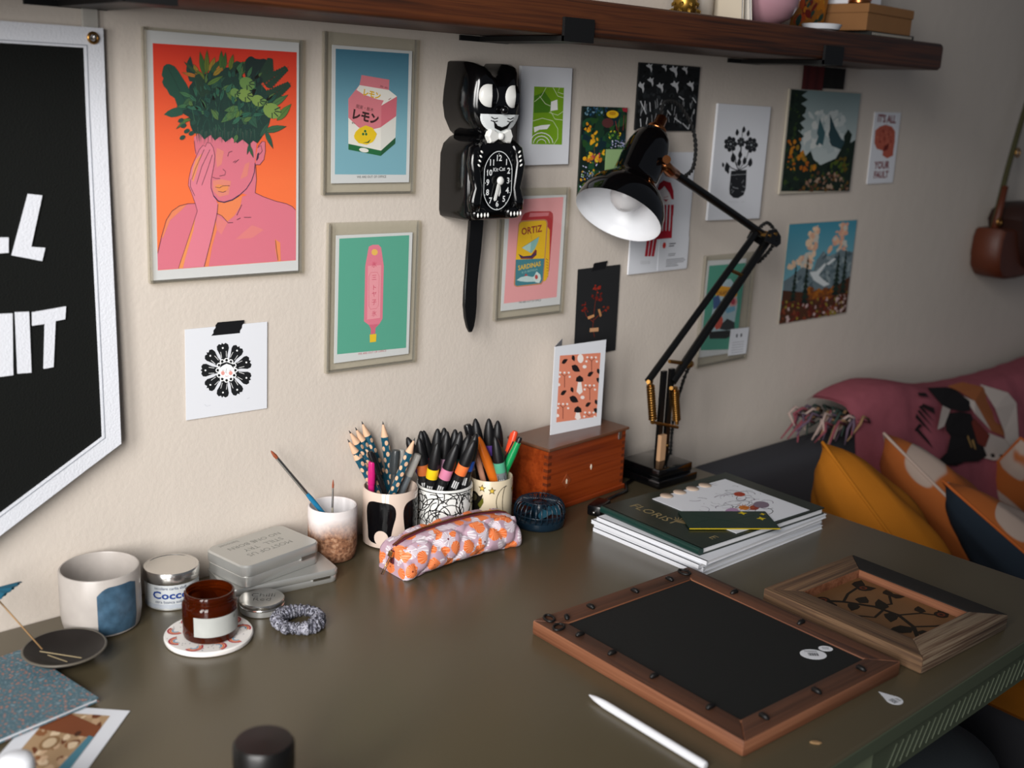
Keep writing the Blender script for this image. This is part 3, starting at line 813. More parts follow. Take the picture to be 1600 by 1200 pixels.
  ('P','e0808e',1,[-214,398,264,354,402,272,144,144,-388,214]),
  ('P','f2efec',2,[-214,398,264,354,184,214,84,224,-148,281,-262,335]),
  ('P','f2efec',2,[264,354,402,275,144,146]),
  ('P','f2efec',1,[-388,214,144,144,150,-522,-379,-440]),
  ('P','e4e2e0',1,[144,144,402,275,390,-354,150,-522]),
  ('P','e0808e',2,[-388,214,144,144,145,-141,42,-163,-106,-192,-222,-148,-385,-26]),
  ('P','d66a7c',2,[144,144,402,275,395,13,145,-137]),
  ('P','0f6a3a',2,[-380,-364,152,-451,150,-522,-379,-440]),
  ('P','0a5530',2,[152,-451,391,-272,390,-354,150,-522]),
  ('P','f2cc10',3,[-293,-261,-269,-208,-213,-161,-108,-119,8,-150,34,-183,80,-229,48,-296,12,-337,-87,-374,-218,-353,-284,-294]),
  ('P','0f6a3a',4,[-95,-196,-100,-209,-114,-215,-128,-209,-134,-196,-129,-183,-115,-177,-101,-183]),
  ('P','0f6a3a',4,[-127,-235,-133,-248,-146,-254,-160,-248,-166,-235,-161,-222,-147,-216,-133,-222]),
  ('P','0f6a3a',4,[-78,-234,-83,-247,-97,-253,-111,-248,-117,-235,-112,-221,-98,-216,-84,-221]),
  ('P','0c4a2c',4,[-156,-350,-71,-335,-19,-297,-54,-348]),
  ('P','f2efec',3,[-52,-456,-62,-468,-86,-475,-118,-476,-153,-471,-183,-461,-202,-448,-208,-435,-197,-423,-174,-416,-142,-415,-107,-420,-77,-429,-57,-442]),
  ('P','7a2a38',3,[259,230,301,255,304,248,264,222]),
  ('T','3a1418',4,'レモン',-125,-60,150,-9,'C',8),
  ('T','e8b818',4,'レモン',-23,253,100,-9,'C',7),
  ('T','5a2a30',4,'関東・栃木',-128,83,58,-9,'C',0),
  ('T','6a3038',4,'関東・栃木',180,379,26,-9,'C',0),
  ('T','555555',4,'栃木',-307,-103,26,-8,'C',0),
 ],
 'teal': [
  ('P','58ab96',0,[-592,840,585,846,593,-791,-597,-761]),
  ('T','c05868',1,'WE ARE OUT OF OFFICE',-4,-809,44,0,'C',0),
  ('P','e88098',1,[-108,712,-43,734,55,730,101,692,155,430,158,-324,105,-396,-76,-392,-159,-335,-159,446]),
  ('P','f0a0ae',2,[-115,444,109,444,115,-308,-108,-314]),
  ('P','d86a84',1,[-76,-392,105,-396,40,-446,39,-530,-42,-530,-38,-454]),
  ('P','f2c820',2,[-57,-533,58,-534,55,-646,-51,-648]),
  ('P','f2c060',2,[46,628,42,609,27,594,6,586,-18,587,-40,597,-55,613,-61,632,-56,651,-42,666,-21,673,3,672,25,663,40,647]),
  ('L','d2496c',3,4,[-96,295,-68,348,46,349,78,290,79,-128,44,-168,-53,-171,-84,-128,-96,295]),
  ('T','d2496c',3,'氷',-10,426,88,0,'C',0),
  ('T','d2496c',3,'三',-5,245,88,0,'C',0),
  ('T','d2496c',3,'ト',-1,103,88,0,'C',0),
  ('T','d2496c',3,'ヤ',2,8,88,0,'C',0),
  ('T','d2496c',3,'子',5,-105,88,0,'C',0),
  ('T','d2496c',3,'氷',10,-269,88,0,'C',0),
 ],
 'sardine': [
  ('P','efa6ac',0,[-551,830,581,851,557,-756,-590,-768]),
  ('T','444444',1,'WE ARE OUT OF OFFICE',-32,-791,44,0,'C',0),
  ('P','bf2f36',1,[-316,514,-276,587,-234,623,-111,643,304,634,361,600,377,541,374,339,363,34,354,-308,293,-441,222,-129]),
  ('P','e0808a',2,[-132,620,282,614,263,561,-150,558]),
  ('P','eebb12',2,[239,411,315,341,345,-136,341,-393,306,-451,261,-482,211,-453]),
  ('L','8a5a1a',3,9,[268,-114,317,-143]),
  ('L','8a5a1a',3,9,[276,-162,321,-186]),
  ('L','8a5a1a',3,9,[285,-211,324,-229]),
  ('L','8a5a1a',3,9,[293,-259,327,-272]),
  ('L','8a5a1a',3,9,[302,-308,331,-315]),
  ('L','8a5a1a',3,9,[310,-356,334,-358]),
  ('L','8a5a1a',3,9,[319,-405,337,-401]),
  ('P','c98a62',3,[-368,451,-344,491,-287,510,185,514,245,492,263,444,239,-472,193,-523,-337,-525,-388,-503,-401,-468]),
  ('P','f2c210',4,[-345,447,-314,478,-270,490,175,494,223,476,235,437,230,-109,-387,-97]),
  ('P','3f8494',4,[-383,-93,230,-109,218,-453,180,-502,-338,-508,-373,-487]),
  ('T','9a2420',5,'ORTIZ',-76,304,150,5,'C',4),
  ('T','f2c41c',5,'SARDINAS',-83,-242,105,5,'C',3),
  ('T','9fd0c8',5,'A LA ANTIGUA',-78,-305,50,5,'C',0),
  ('P','8cc0be',5,[-271,87,89,245,72,167,17,65,-60,-11,-183,45]),
  ('P','b8dcd8',6,[-271,87,-77,165,-89,15,-183,45]),
  ('L','9a2420',6,6,[-76,207,-85,274]),
  ('L','3a4a5a',6,4,[-271,87,96,246]),
  ('P','7a2030',5,[-337,-5,-233,-49,-62,-45,23,43,52,30,53,-43,-31,-100,-276,-86]),
  ('P','2a3060',6,[-332,-10,-232,-55,-62,-51,39,-8,41,-34,-60,-79,-288,-62]),
  ('P','c8e0e4',5,[-344,-417,-267,-377,-131,-364,-15,-389,77,-375,34,-423,84,-469,-125,-460,-263,-440]),
  ('P','d8e8ea',6,[5,-408,72,-306,158,-363,179,-433,144,-496,61,-480]),
  ('P','c04848',7,[107,-397,105,-414,96,-426,84,-432,69,-431,56,-423,46,-410,41,-393,43,-377,51,-364,64,-358,78,-359,92,-367,102,-381]),
  ('P','c04848',6,[-189,-360,-157,-325,-109,-362]),
 ],
 'green': [
  ('P','74a01c',0,[-265,437,364,432,372,-426,-272,-411]),
  ('P','4a7c1c',1,[-257,298,-151,328,-54,372,83,247,112,162,65,61,-252,50]),
  ('P','eeeeea',1,[97,219,230,255,248,100,93,81]),
  ('L','d8e4b8',2,9,[-17,429,-110,300,-253,213]),
  ('L','d8e4b8',2,9,[125,432,235,306,373,280]),
  ('L','d8e4b8',2,9,[268,435,232,363,357,337]),
  ('L','d8e4b8',2,9,[65,61,253,20,365,78]),
  ('L','d8e4b8',2,9,[-270,-69,-72,-26,155,-67,265,-183,274,-328,196,-421]),
  ('L','d8e4b8',2,9,[93,81,194,-38,361,-52]),
  ('L','d8e4b8',2,9,[-150,299,-23,188,88,156]),
  ('P','eeeeea',2,[-245,-160,-86,-131,104,-119,39,-189,-123,-197,-229,-240]),
  ('L','eeeeea',2,13,[-313,-395,-293,-336,-243,-287,-169,-254,-80,-243,10,-255,90,-288,147,-338,174,-399]),
  ('L','eeeeea',2,13,[-241,-398,-227,-357,-192,-322,-139,-300,-77,-292,-14,-300,41,-324,81,-359,100,-401]),
  ('L','eeeeea',2,10,[-168,-402,-160,-378,-140,-359,-110,-346,-75,-341,-39,-346,-7,-360,16,-380,26,-404]),
 ],
 'garden': [
  ('P','10231c',0,[-496,710,537,708,546,-656,-509,-660]),
  ('D',['0c1d18','183a26','1d4a2e','0f2a30','244a22'],1,90,257,[-496,710,537,708,546,-656,-509,-660],2),
  ('D',['1f3c5a','2a5a78','7aa0b0'],2,40,44,[-481,689,47,702,13,581,-471,572],4),
  ('P','e8b820',3,[316,602,304,576,265,554,208,541,143,540,84,550,42,571,26,596,37,623,75,644,132,657,197,659,256,648,299,628]),
  ('P','c89018',4,[250,616,244,603,222,592,189,585,153,585,120,590,96,600,87,613,94,626,116,637,148,643,184,644,217,639,241,629]),
  ('P','a02838',3,[389,704,532,708,530,637,417,650]),
  ('P','5a3030',3,[206,464,195,430,160,403,107,388,46,387,-9,401,-49,427,-65,459,-55,492,-20,519,33,534,93,536,149,522,189,496]),
  ('D',['e8a81c','d89018'],3,8,59,[-462,453,-309,456,-318,306,-449,305],3),
  ('D',['f0b020','d89a20'],3,12,75,[-318,306,-163,308,-144,96,-300,96],5),
  ('D',['e8a81c','e0c030','c87820'],3,18,82,[-424,6,44,5,35,-148,-411,-145],6),
  ('D',['c84858','b83848'],3,6,53,[-289,-25,-66,-25,-75,-178,-276,-176],7),
  ('L','7a5a20',3,9,[-211,96,-181,-147]),
  ('L','a83838',3,9,[248,495,309,343]),
  ('L','7a6a28',3,9,[337,527,338,282]),
  ('L','9a4030',3,9,[446,590,447,344]),
  ('L','6a7a28',3,9,[493,591,500,376]),
  ('L','a04050',3,9,[-140,-208,-245,-25]),
  ('D',['c8c8e8','8a8ac8','e8e8f0'],4,40,27,[186,189,556,191,522,67,175,66],8),
  ('D',['c8c8e8','e8e8f0','8a8ac8'],4,30,26,[-467,-266,-132,-300,-141,-454,-474,-448],9),
  ('D',['e0c030','5a8a30'],4,14,54,[81,340,450,314,413,221,92,219],10),
  ('D',['d8a028','5a8a30','c8c8e8'],4,30,45,[-499,-145,-7,-179,-14,-611,-494,-630],11),
 ],
 'birds': [
  ('P','16181a',0,[-767,515,782,501,777,-557,-760,-505]),
  ('D',['24282a','0c0e0e','303436'],1,120,95,[-767,515,782,501,777,-557,-760,-505],12),
  ('P','c8cacc',2,[-628,500,-575,515,-559,544,-520,511,-463,536,-484,494,-463,444,-482,392,-514,451,-550,469,-581,474]),
  ('P','c8cacc',2,[-237,506,-194,518,-180,542,-149,515,-102,535,-118,501,-101,461,-117,419,-143,467,-173,481,-198,485]),
  ('P','c8cacc',2,[-39,476,32,496,55,535,107,491,184,524,157,468,186,401,160,333,117,411,67,434,25,441]),
  ('P','c8cacc',2,[287,494,337,508,353,535,390,504,445,528,426,488,446,442,428,394,397,449,362,465,333,469]),
  ('P','c8cacc',2,[-575,279,-522,293,-505,323,-466,289,-409,314,-429,272,-409,221,-428,169,-460,229,-497,247,-527,252]),
  ('P','c8cacc',2,[-823,188,-761,206,-741,241,-695,201,-627,230,-651,179,-627,119,-650,57,-687,129,-731,150,-767,156]),
  ('P','c8cacc',2,[-333,195,-274,212,-255,244,-212,207,-147,234,-170,187,-147,131,-168,73,-204,140,-245,159,-280,165]),
  ('P','c8cacc',2,[21,231,92,250,115,289,168,245,245,277,218,221,247,154,221,84,177,164,127,188,86,195]),
  ('P','c8cacc',2,[448,249,511,266,530,299,576,261,644,289,620,241,646,183,624,124,585,192,541,212,505,218]),
  ('L','9a9c9e',2,14,[-371,-434,-395,-288]),
  ('L','9a9c9e',2,14,[-21,-334,17,-215]),
  ('L','9a9c9e',2,14,[-298,-184,-335,-52]),
  ('L','9a9c9e',2,14,[-104,-169,-53,-69]),
  ('L','9a9c9e',2,14,[-135,-220,-113,-98]),
  ('L','9a9c9e',2,14,[118,-203,106,-106]),
  ('L','9a9c9e',2,14,[-259,-167,-288,-18]),
  ('L','9a9c9e',2,14,[620,-163,579,-69]),
  ('L','9a9c9e',2,14,[280,-391,236,-268]),
  ('L','9a9c9e',2,14,[-677,-311,-657,-160]),
  ('L','9a9c9e',2,14,[-324,-409,-279,-260]),
  ('L','9a9c9e',2,14,[-678,-294,-618,-187]),
  ('L','9a9c9e',2,14,[429,-301,468,-183]),
  ('L','9a9c9e',2,14,[-657,-156,-685,-63]),
  ('L','9a9c9e',2,14,[648,-329,692,-204]),
  ('L','9a9c9e',2,14,[191,-404,242,-254]),
  ('L','9a9c9e',2,14,[424,-132,422,-51]),
  ('L','9a9c9e',2,14,[67,-400,31,-308]),
  ('L','9a9c9e',2,14,[-204,-203,-162,-98]),
  ('L','9a9c9e',2,14,[182,-286,196,-135]),
  ('L','9a9c9e',2,14,[593,-135,641,-28]),
  ('L','9a9c9e',2,14,[-551,-261,-545,-112]),
  ('L','9a9c9e',2,14,[-205,-118,-155,-32]),
  ('L','9a9c9e',2,14,[-24,-421,-13,-309]),
  ('L','9a9c9e',2,14,[386,-106,404,5]),
  ('L','9a9c9e',2,14,[686,-393,648,-299]),
  ('L','c8cacc',3,20,[-704,-70,-536,-274]),
  ('L','c8cacc',3,20,[-588,-67,-586,-218]),
  ('L','c8cacc',3,20,[-469,-82,-437,-234]),
  ('L','c8cacc',3,20,[-674,-352,-646,-485]),
  ('L','c8cacc',3,20,[-501,-330,-518,-445]),
  ('L','c8cacc',3,20,[-5,-205,96,-280]),
  ('L','c8cacc',3,20,[194,-327,392,-412]),
  ('L','c8cacc',3,20,[424,-412,594,-509]),
  ('L','c8cacc',3,20,[637,26,744,-60]),
  ('L','c8cacc',3,20,[710,-169,704,-249]),
  ('L','c8cacc',3,20,[-184,-94,-143,-189]),
  ('L','c8cacc',3,20,[594,-509,635,-329]),
  ('L','c8cacc',3,20,[274,35,406,-20]),
 ],
 'girl': [
  ('P','a81c2c',1,[-38,556,165,510,253,366,280,222,222,224,141,340,4,457,-105,389,-192,391,-140,502]),
  ('P','e6dedc',1,[-147,376,6,443,167,311,201,210,143,141,-78,148]),
  ('L','a81c2c',2,7,[-138,291,-74,303]),
  ('L','a81c2c',2,7,[-3,259,127,278]),
  ('P','a81c2c',2,[-14,237,67,223,133,227,72,183]),
  ('P','a81c2c',2,[-55,138,-2,137,35,-444,-41,-440]),
  ('P','a81c2c',2,[38,135,91,134,124,-449,52,-445]),
  ('P','a81c2c',2,[131,132,184,131,213,-454,146,-450]),
  ('P','a81c2c',2,[224,129,278,128,304,-458,240,-455]),
  ('P','a81c2c',2,[211,130,291,127,296,-60,235,-69]),
  ('P','a81c2c',1,[-67,-324,64,-316,279,-326,297,-478,-140,-455]),
  ('P','a81c2c',2,[-359,-438,-285,-442,-312,-742,-382,-738]),
  ('P','a81c2c',2,[-263,-443,-189,-447,-225,-748,-295,-743]),
  ('P','a81c2c',2,[-167,-448,-92,-452,-137,-753,-207,-749]),
  ('P','a81c2c',3,[105,-405,98,-424,73,-439,34,-446,-9,-444,-49,-433,-78,-415,-90,-395,-83,-375,-58,-360,-20,-353,24,-355,64,-366,93,-384]),
  ('L','aaaaaa',2,5,[-489,-817,-229,-825]),
  ('L','aaaaaa',2,5,[-487,-840,-227,-849]),
  ('L','aaaaaa',2,5,[-484,-863,-224,-872]),
 ],
 'pot': [
  ('P','202226',1,[-235,-145,232,-122,266,-461,216,-584,61,-642,-86,-633,-213,-562,-236,-457]),
  ('L','c8ccd0',2,5,[-240,-221,233,-200]),
  ('L','8a8e92',2,14,[13,-459,36,-465]),
  ('L','8a8e92',2,14,[-34,-460,-142,-434]),
  ('L','8a8e92',2,14,[-55,-290,-46,-282]),
  ('L','8a8e92',2,14,[14,-457,-30,-458]),
  ('L','8a8e92',2,14,[158,-419,264,-447]),
  ('L','8a8e92',2,14,[-98,-496,-151,-548]),
  ('L','8a8e92',2,14,[122,-365,181,-308]),
  ('L','8a8e92',2,14,[-154,-473,-162,-502]),
  ('L','8a8e92',2,14,[142,-522,221,-527]),
  ('L','8a8e92',2,14,[-189,-405,-197,-359]),
  ('P','202226',1,[-128,339,-139,309,-175,292,-221,297,-253,321,-259,352,-234,377,-190,383,-149,368]),
  ('P','202226',1,[-167,261,-178,231,-214,215,-259,219,-292,243,-297,274,-272,299,-229,305,-188,290]),
  ('P','202226',1,[-280,240,-290,210,-327,194,-371,199,-404,222,-409,254,-384,278,-341,284,-300,269]),
  ('P','202226',1,[-381,292,-391,262,-427,246,-472,251,-504,274,-509,305,-484,329,-442,336,-401,321]),
  ('P','202226',1,[-395,376,-405,347,-441,331,-485,335,-517,358,-522,389,-498,414,-455,420,-414,405]),
  ('P','202226',1,[-311,431,-322,401,-358,385,-402,390,-435,413,-440,444,-415,468,-372,475,-331,460]),
  ('P','202226',1,[-193,414,-203,385,-240,368,-285,373,-317,396,-322,427,-298,452,-254,458,-213,444]),
  ('P','202226',2,[-240,337,-255,298,-305,276,-367,282,-412,313,-419,354,-384,386,-325,394,-267,375]),
  ('P','9aa0a4',3,[-298,336,-308,318,-334,314,-358,325,-362,344,-341,356,-313,352]),
  ('P','202226',1,[506,333,495,302,458,285,411,290,376,314,371,346,396,371,441,378,485,362]),
  ('P','202226',1,[466,253,456,223,418,206,371,211,336,235,331,267,357,292,402,298,445,283]),
  ('P','202226',1,[349,232,338,202,301,185,254,190,220,214,215,246,240,271,285,277,328,262]),
  ('P','202226',1,[244,285,233,254,196,238,149,243,116,267,110,298,136,323,180,329,223,314]),
  ('P','202226',1,[229,371,218,341,181,324,135,329,101,353,96,384,121,409,165,416,208,401]),
  ('P','202226',1,[315,427,304,397,267,380,221,385,187,408,181,440,207,465,251,471,294,456]),
  ('P','202226',1,[439,410,428,380,390,363,343,368,309,391,304,423,329,448,374,455,417,440]),
  ('P','202226',2,[390,331,375,291,322,269,258,275,211,307,204,348,239,381,302,389,361,369]),
  ('P','9aa0a4',3,[330,329,320,312,292,307,267,319,263,338,284,350,314,347]),
  ('P','202226',1,[106,377,100,359,77,348,48,351,27,366,24,386,40,401,67,405,93,396]),
  ('P','202226',1,[82,328,75,310,52,299,23,302,3,317,-1,337,15,352,43,356,69,347]),
  ('P','202226',1,[10,315,4,296,-19,286,-48,289,-69,304,-72,324,-56,339,-29,343,-3,333]),
  ('P','202226',1,[-54,348,-61,329,-83,319,-112,321,-133,336,-136,356,-120,371,-93,375,-67,366]),
  ('P','202226',1,[-63,401,-70,382,-92,372,-121,375,-141,390,-145,409,-129,425,-102,429,-76,419]),
  ('P','202226',1,[-10,436,-17,417,-40,406,-68,409,-89,424,-92,444,-76,459,-49,463,-23,454]),
  ('P','202226',1,[65,425,59,406,36,396,7,399,-14,414,-17,433,-1,449,26,453,52,443]),
  ('P','202226',2,[36,376,26,352,-6,338,-45,342,-74,361,-78,387,-56,407,-18,412,18,400]),
  ('P','9aa0a4',3,[-1,375,-7,364,-25,361,-40,369,-42,381,-29,388,-11,386]),
  ('F','202226',1,[-156,484,-182,611],105,4,0),
  ('F','202226',1,[25,539,17,667],106,4,0),
  ('F','202226',1,[165,474,169,603],106,4,0),
  ('F','202226',1,[-6,-64,-32,92],128,4,0),
  ('F','202226',1,[146,-35,136,121],129,4,0),
  ('F','202226',1,[318,-73,320,102],144,4,0),
  ('F','202226',1,[-333,-172,-398,16],154,4,0),
  ('F','202226',1,[-190,1,-238,189],154,4,0),
  ('F','202226',1,[-1,75,-24,230],127,4,0),
  ('F','202226',1,[-301,-196,-346,-110],70,4,0),
  ('F','202226',1,[-462,-77,-521,9],69,4,0),
  ('L','202226',1,18,[-10,-144,-197,80,-297,301]),
  ('L','202226',1,18,[-10,-144,190,75,255,293]),
  ('L','202226',1,18,[-10,-144,-1,116,-22,375]),
  ('L','202226',1,18,[-10,-144,10,220,-16,581]),
  ('L','202226',1,18,[-10,-144,-229,-93,-326,-41]),
  ('L','202226',1,18,[-10,-144,212,-56,300,32]),
  ('L','202226',1,18,[-10,-144,-102,-6,-155,132]),
  ('L','8a8a8a',1,3,[-219,-702,73,-710]),
  ('L','8a8a8a',1,3,[161,-711,261,-709]),
 ],
 'peak': [
  ('G','7d9293','b4bebd',0,[-1202,981,1262,977,1228,-988,-1203,-929]),
  ('D',['bcc4c2','c8ccc8','a8b4b4'],1,60,231,[-556,640,744,595,689,-144,-611,-107],21),
  ('P','3a5a60',2,[-141,467,-32,339,99,193,83,-69,-64,-13,-120,-69,-194,-32,-123,116,-184,171]),
  ('P','2c444a',2,[196,556,306,437,462,271,715,66,1021,-28,759,-144,393,-68,312,-12,226,157,255,269]),
  ('P','a8b4b4',2,[107,155,297,63,270,-144,57,-106]),
  ('P','16241c',3,[-1202,981,-650,961,-843,874,-613,801,-831,723,-641,656,-669,547,-759,510,-616,440,-796,365,-630,258,-834,220,-619,113,-768,39,-667,-70,-695,-180,-514,-273,-336,-162,-204,-330,56,-444,583,-315,838,-10,791,123,921,267,1087,164,1052,-9,1255,59,1228,-988,-1203,-929]),
  ('D',['24381e','1a2c20','30421c','0e1a14'],4,120,111,[-1186,925,-825,866,-702,-143,-155,-405,595,-372,1101,-67,1173,-904,-1143,-909],22),
  ('D',['b8741c','a85a18','8a6a20'],5,36,112,[-1184,216,-742,75,-503,-328,59,-463,-321,-590,-1086,-507],23),
  ('D',['8a6a58','a08874','5a3a28','6a4a20'],5,70,91,[-119,-593,424,-562,1098,-726,1188,-973,-652,-939],24),
  ('D',['4a5a1c','5a4a18'],5,24,109,[266,-465,1062,-221,1082,-648,362,-599],25),
 ],
 'autumn': [
  ('G','3f8aa0','7ab0bc',0,[-1262,999,1281,999,1237,-988,-1232,-1014]),
  ('D',['e0bea0','d8a88c','c8c4b8','e8c8a8'],1,70,173,[-538,992,-167,957,-164,397,-291,112,-1153,125,-497,415],31),
  ('D',['e0b090','d8a088','c8c4b8'],1,40,168,[592,929,860,940,954,337,281,415,428,619],32),
  ('P','6a7a80',2,[-1227,-135,-980,-50,-618,112,-200,22,-130,228,95,404,269,289,496,298,707,393,1275,319,1272,-205,1229,-555,-1203,-363]),
  ('D',['55666c','7c8c90','8a989a','48585e'],3,90,129,[-1099,-165,-195,1,108,340,1244,277,1261,-336,-643,-323],33),
  ('P','d4dada',4,[-340,-10,-83,-6,186,146,233,101,10,-97,180,-194,473,-322,250,-349,-157,-191]),
  ('P','d4dada',4,[228,122,510,233,592,207,348,93]),
  ('P','4a2c1c',4,[-1228,-320,-331,-432,644,-400,1232,-202,1237,-988,-1232,-1014]),
  ('D',['8a4c18','a05e1c','74401c'],5,60,134,[-310,-349,649,-422,612,-615,-222,-610],34),
  ('D',['5a1e18','6a2a1c','8a7a30','c0a8a4','7a3a24','4a2a1c'],6,170,115,[-1236,-567,1270,-558,1230,-976,-1227,-1004],35),
  ('P','16241e',6,[-866,193,-809,75,-867,79]),
  ('P','1d2e24',7,[-863,113,-798,-6,-880,0]),
  ('P','16241e',6,[-861,33,-787,-87,-892,-80]),
  ('P','1d2e24',7,[-858,-47,-776,-169,-905,-159]),
  ('P','16241e',6,[-855,-128,-766,-250,-917,-239]),
  ('P','1d2e24',7,[-853,-209,-755,-332,-930,-319]),
  ('P','16241e',6,[-850,-290,-744,-414,-942,-398]),
  ('P','1d2e24',7,[-847,-371,-733,-496,-955,-478]),
  ('P','16241e',6,[-844,-452,-722,-579,-968,-558]),
  ('P','16241e',6,[-474,335,-405,190,-475,194]),
  ('P','1d2e24',7,[-470,231,-387,84,-485,91]),
  ('P','16241e',6,[-466,127,-369,-21,-496,-13]),
  ('P','1d2e24',7,[-462,23,-352,-127,-506,-117]),
  ('P','16241e',6,[-458,-82,-334,-234,-516,-220]),
  ('P','1d2e24',7,[-453,-187,-315,-340,-527,-324]),
  ('P','16241e',6,[-449,-292,-297,-448,-537,-429]),
  ('P','1d2e24',7,[-445,-397,-279,-555,-548,-533]),
  ('P','16241e',6,[-441,-503,-261,-663,-558,-637]),
  ('P','16241e',6,[665,357,742,217,656,222]),
  ('P','1d2e24',7,[670,259,762,118,642,125]),
  ('P','16241e',6,[675,161,782,18,628,28]),
  ('P','1d2e24',7,[680,63,803,-82,613,-69]),
  ('P','16241e',6,[685,-36,823,-182,599,-166]),
  ('P','1d2e24',7,[690,-134,843,-282,584,-263]),
  ('P','16241e',6,[696,-233,864,-383,570,-361]),
  ('P','1d2e24',7,[701,-332,884,-484,556,-458]),
  ('P','16241e',6,[706,-432,905,-585,541,-556]),
  ('P','16241e',6,[930,428,1002,283,934,287]),
  ('P','1d2e24',7,[935,325,1020,178,925,184]),
  ('P','16241e',6,[941,222,1039,74,916,81]),
  ('P','1d2e24',7,[947,118,1058,-31,907,-22]),
  ('P','16241e',6,[953,14,1076,-137,898,-125]),
  ('P','1d2e24',7,[959,-90,1095,-242,889,-228]),
  ('P','16241e',6,[964,-194,1114,-348,881,-331]),
  ('P','1d2e24',7,[970,-299,1133,-455,872,-435]),
  ('P','16241e',6,[976,-404,1152,-562,863,-539]),
 ],
 'fault': [
  ('T','7a2a30',1,"IT'S ALL",-28,534,215,-2,'C',6),
  ('T','7a2a30',1,'YOUR',-10,-427,215,0,'C',6),
  ('T','7a2a30',1,'FAULT',3,-624,200,0,'C',6),
  ('P','b05a48',1,[-438,365,-284,444,-44,488,219,445,369,346,405,124,392,-38,401,-160,177,-218,-33,-154,-37,-54,-297,-11,-419,109]),
  ('P','6a2420',2,[-16,26,102,105,198,65,135,-35,-34,-64]),
  ('D',['a04a3c','c06a54','8a3a30'],2,30,76,[-381,365,277,366,313,44,-306,29],40),
  ('L','7a302c',3,8,[-261,424,-220,108]),
  ('L','7a302c',3,8,[-69,425,-27,106]),
  ('L','7a302c',3,8,[114,425,157,105]),
 ],
 'daisy': [
  ('P','16181a',1,[-60,83,-96,198,-144,287,-147,327,-120,356,-85,345,-76,369,-53,348,-23,363,11,340,23,294,1,205,5,87]),
  ('L','f0f0f0',2,6,[-79,172,-95,251]),
  ('L','f0f0f0',2,6,[-14,177,-17,257]),
  ('P','f0f0f0',2,[-51,299,-55,290,-64,288,-74,292,-77,301,-74,310,-64,312,-55,308]),
  ('P','16181a',1,[0,89,44,193,61,288,84,319,126,321,149,291,172,302,178,271,214,263,227,223,206,183,130,134,57,50]),
  ('L','f0f0f0',2,6,[42,164,79,231]),
  ('L','f0f0f0',2,6,[100,125,148,184]),
  ('P','f0f0f0',2,[150,244,146,235,137,233,128,237,124,247,128,255,137,258,147,253]),
  ('P','16181a',1,[54,54,158,99,235,154,275,161,312,135,311,98,338,91,323,66,348,36,333,0,289,-15,193,1,77,-11]),
  ('L','f0f0f0',2,6,[138,79,212,102]),
  ('L','f0f0f0',2,6,[161,14,240,23]),
  ('P','f0f0f0',2,[285,72,281,64,271,61,261,66,257,75,261,84,271,86,281,82]),
  ('P','16181a',1,[77,-5,193,-43,294,-54,332,-76,346,-118,322,-143,340,-166,310,-173,311,-210,275,-225,229,-207,159,-133,54,-65]),
  ('L','f0f0f0',2,6,[163,-43,241,-76]),
  ('L','f0f0f0',2,6,[140,-103,213,-149]),
  ('P','f0f0f0',2,[285,-135,281,-144,272,-146,262,-141,258,-132,262,-124,272,-121,281,-126]),
  ('P','16181a',1,[57,-62,131,-163,208,-237,225,-276,209,-315,173,-316,173,-343,144,-329,121,-355,81,-341,55,-299,43,-203,-1,-88]),
  ('L','f0f0f0',2,6,[105,-144,149,-217]),
  ('L','f0f0f0',2,6,[47,-170,79,-249]),
  ('P','f0f0f0',2,[151,-279,147,-287,137,-290,128,-285,124,-275,128,-267,138,-264,147,-269]),
  ('P','16181a',1,[5,-88,1,-206,18,-306,7,-344,-30,-360,-61,-337,-78,-356,-93,-327,-128,-330,-153,-295,-148,-249,-97,-177,-60,-69]),
  ('L','f0f0f0',2,6,[-7,-176,-18,-254]),
  ('L','f0f0f0',2,6,[-73,-157,-97,-231]),
  ('P','f0f0f0',2,[-52,-290,-56,-298,-66,-300,-75,-295,-79,-286,-75,-278,-66,-275,-56,-280]),
  ('P','16181a',1,[-56,-72,-134,-151,-183,-230,-216,-249,-257,-236,-267,-201,-293,-202,-288,-173,-319,-152,-318,-113,-285,-84,-197,-67,-98,-17]),
  ('L','f0f0f0',2,6,[-122,-125,-180,-172]),
  ('L','f0f0f0',2,6,[-164,-69,-231,-105]),
  ('P','f0f0f0',2,[-228,-165,-232,-174,-241,-176,-250,-171,-254,-162,-250,-154,-241,-152,-231,-156]),
  ('P','16181a',1,[-96,-22,-211,-26,-302,-48,-341,-41,-366,-5,-353,26,-375,42,-353,59,-365,93,-340,120,-294,118,-210,73,-96,44]),
  ('L','f0f0f0',2,6,[-185,-15,-263,-10]),
  ('L','f0f0f0',2,6,[-184,50,-262,69]),
  ('P','f0f0f0',2,[-295,33,-299,25,-308,22,-317,27,-321,36,-317,44,-308,47,-299,42]),
  ('P','16181a',1,[-98,39,-196,111,-286,155,-314,185,-312,227,-282,240,-290,266,-261,263,-250,295,-211,297,-174,267,-133,180,-55,85]),
  ('L','f0f0f0',2,6,[-168,101,-229,156]),
  ('L','f0f0f0',2,6,[-125,147,-179,211]),
  ('P','f0f0f0',2,[-226,215,-230,207,-239,204,-248,209,-252,218,-248,226,-239,229,-229,224]),
  ('P','f4f4f4',2,[144,-16,137,-36,118,-46,95,-43,77,-29,70,-8,77,12,96,22,119,19,137,5]),
  ('P','16181a',3,[131,-15,125,-27,110,-31,96,-24,90,-10,96,2,110,6,125,-1]),
  ('P','f4f4f4',2,[128,-80,120,-100,102,-110,79,-107,61,-92,54,-71,61,-52,79,-42,102,-44,121,-59]),
  ('P','16181a',3,[114,-80,108,-93,93,-96,79,-89,73,-75,79,-63,94,-59,108,-66]),
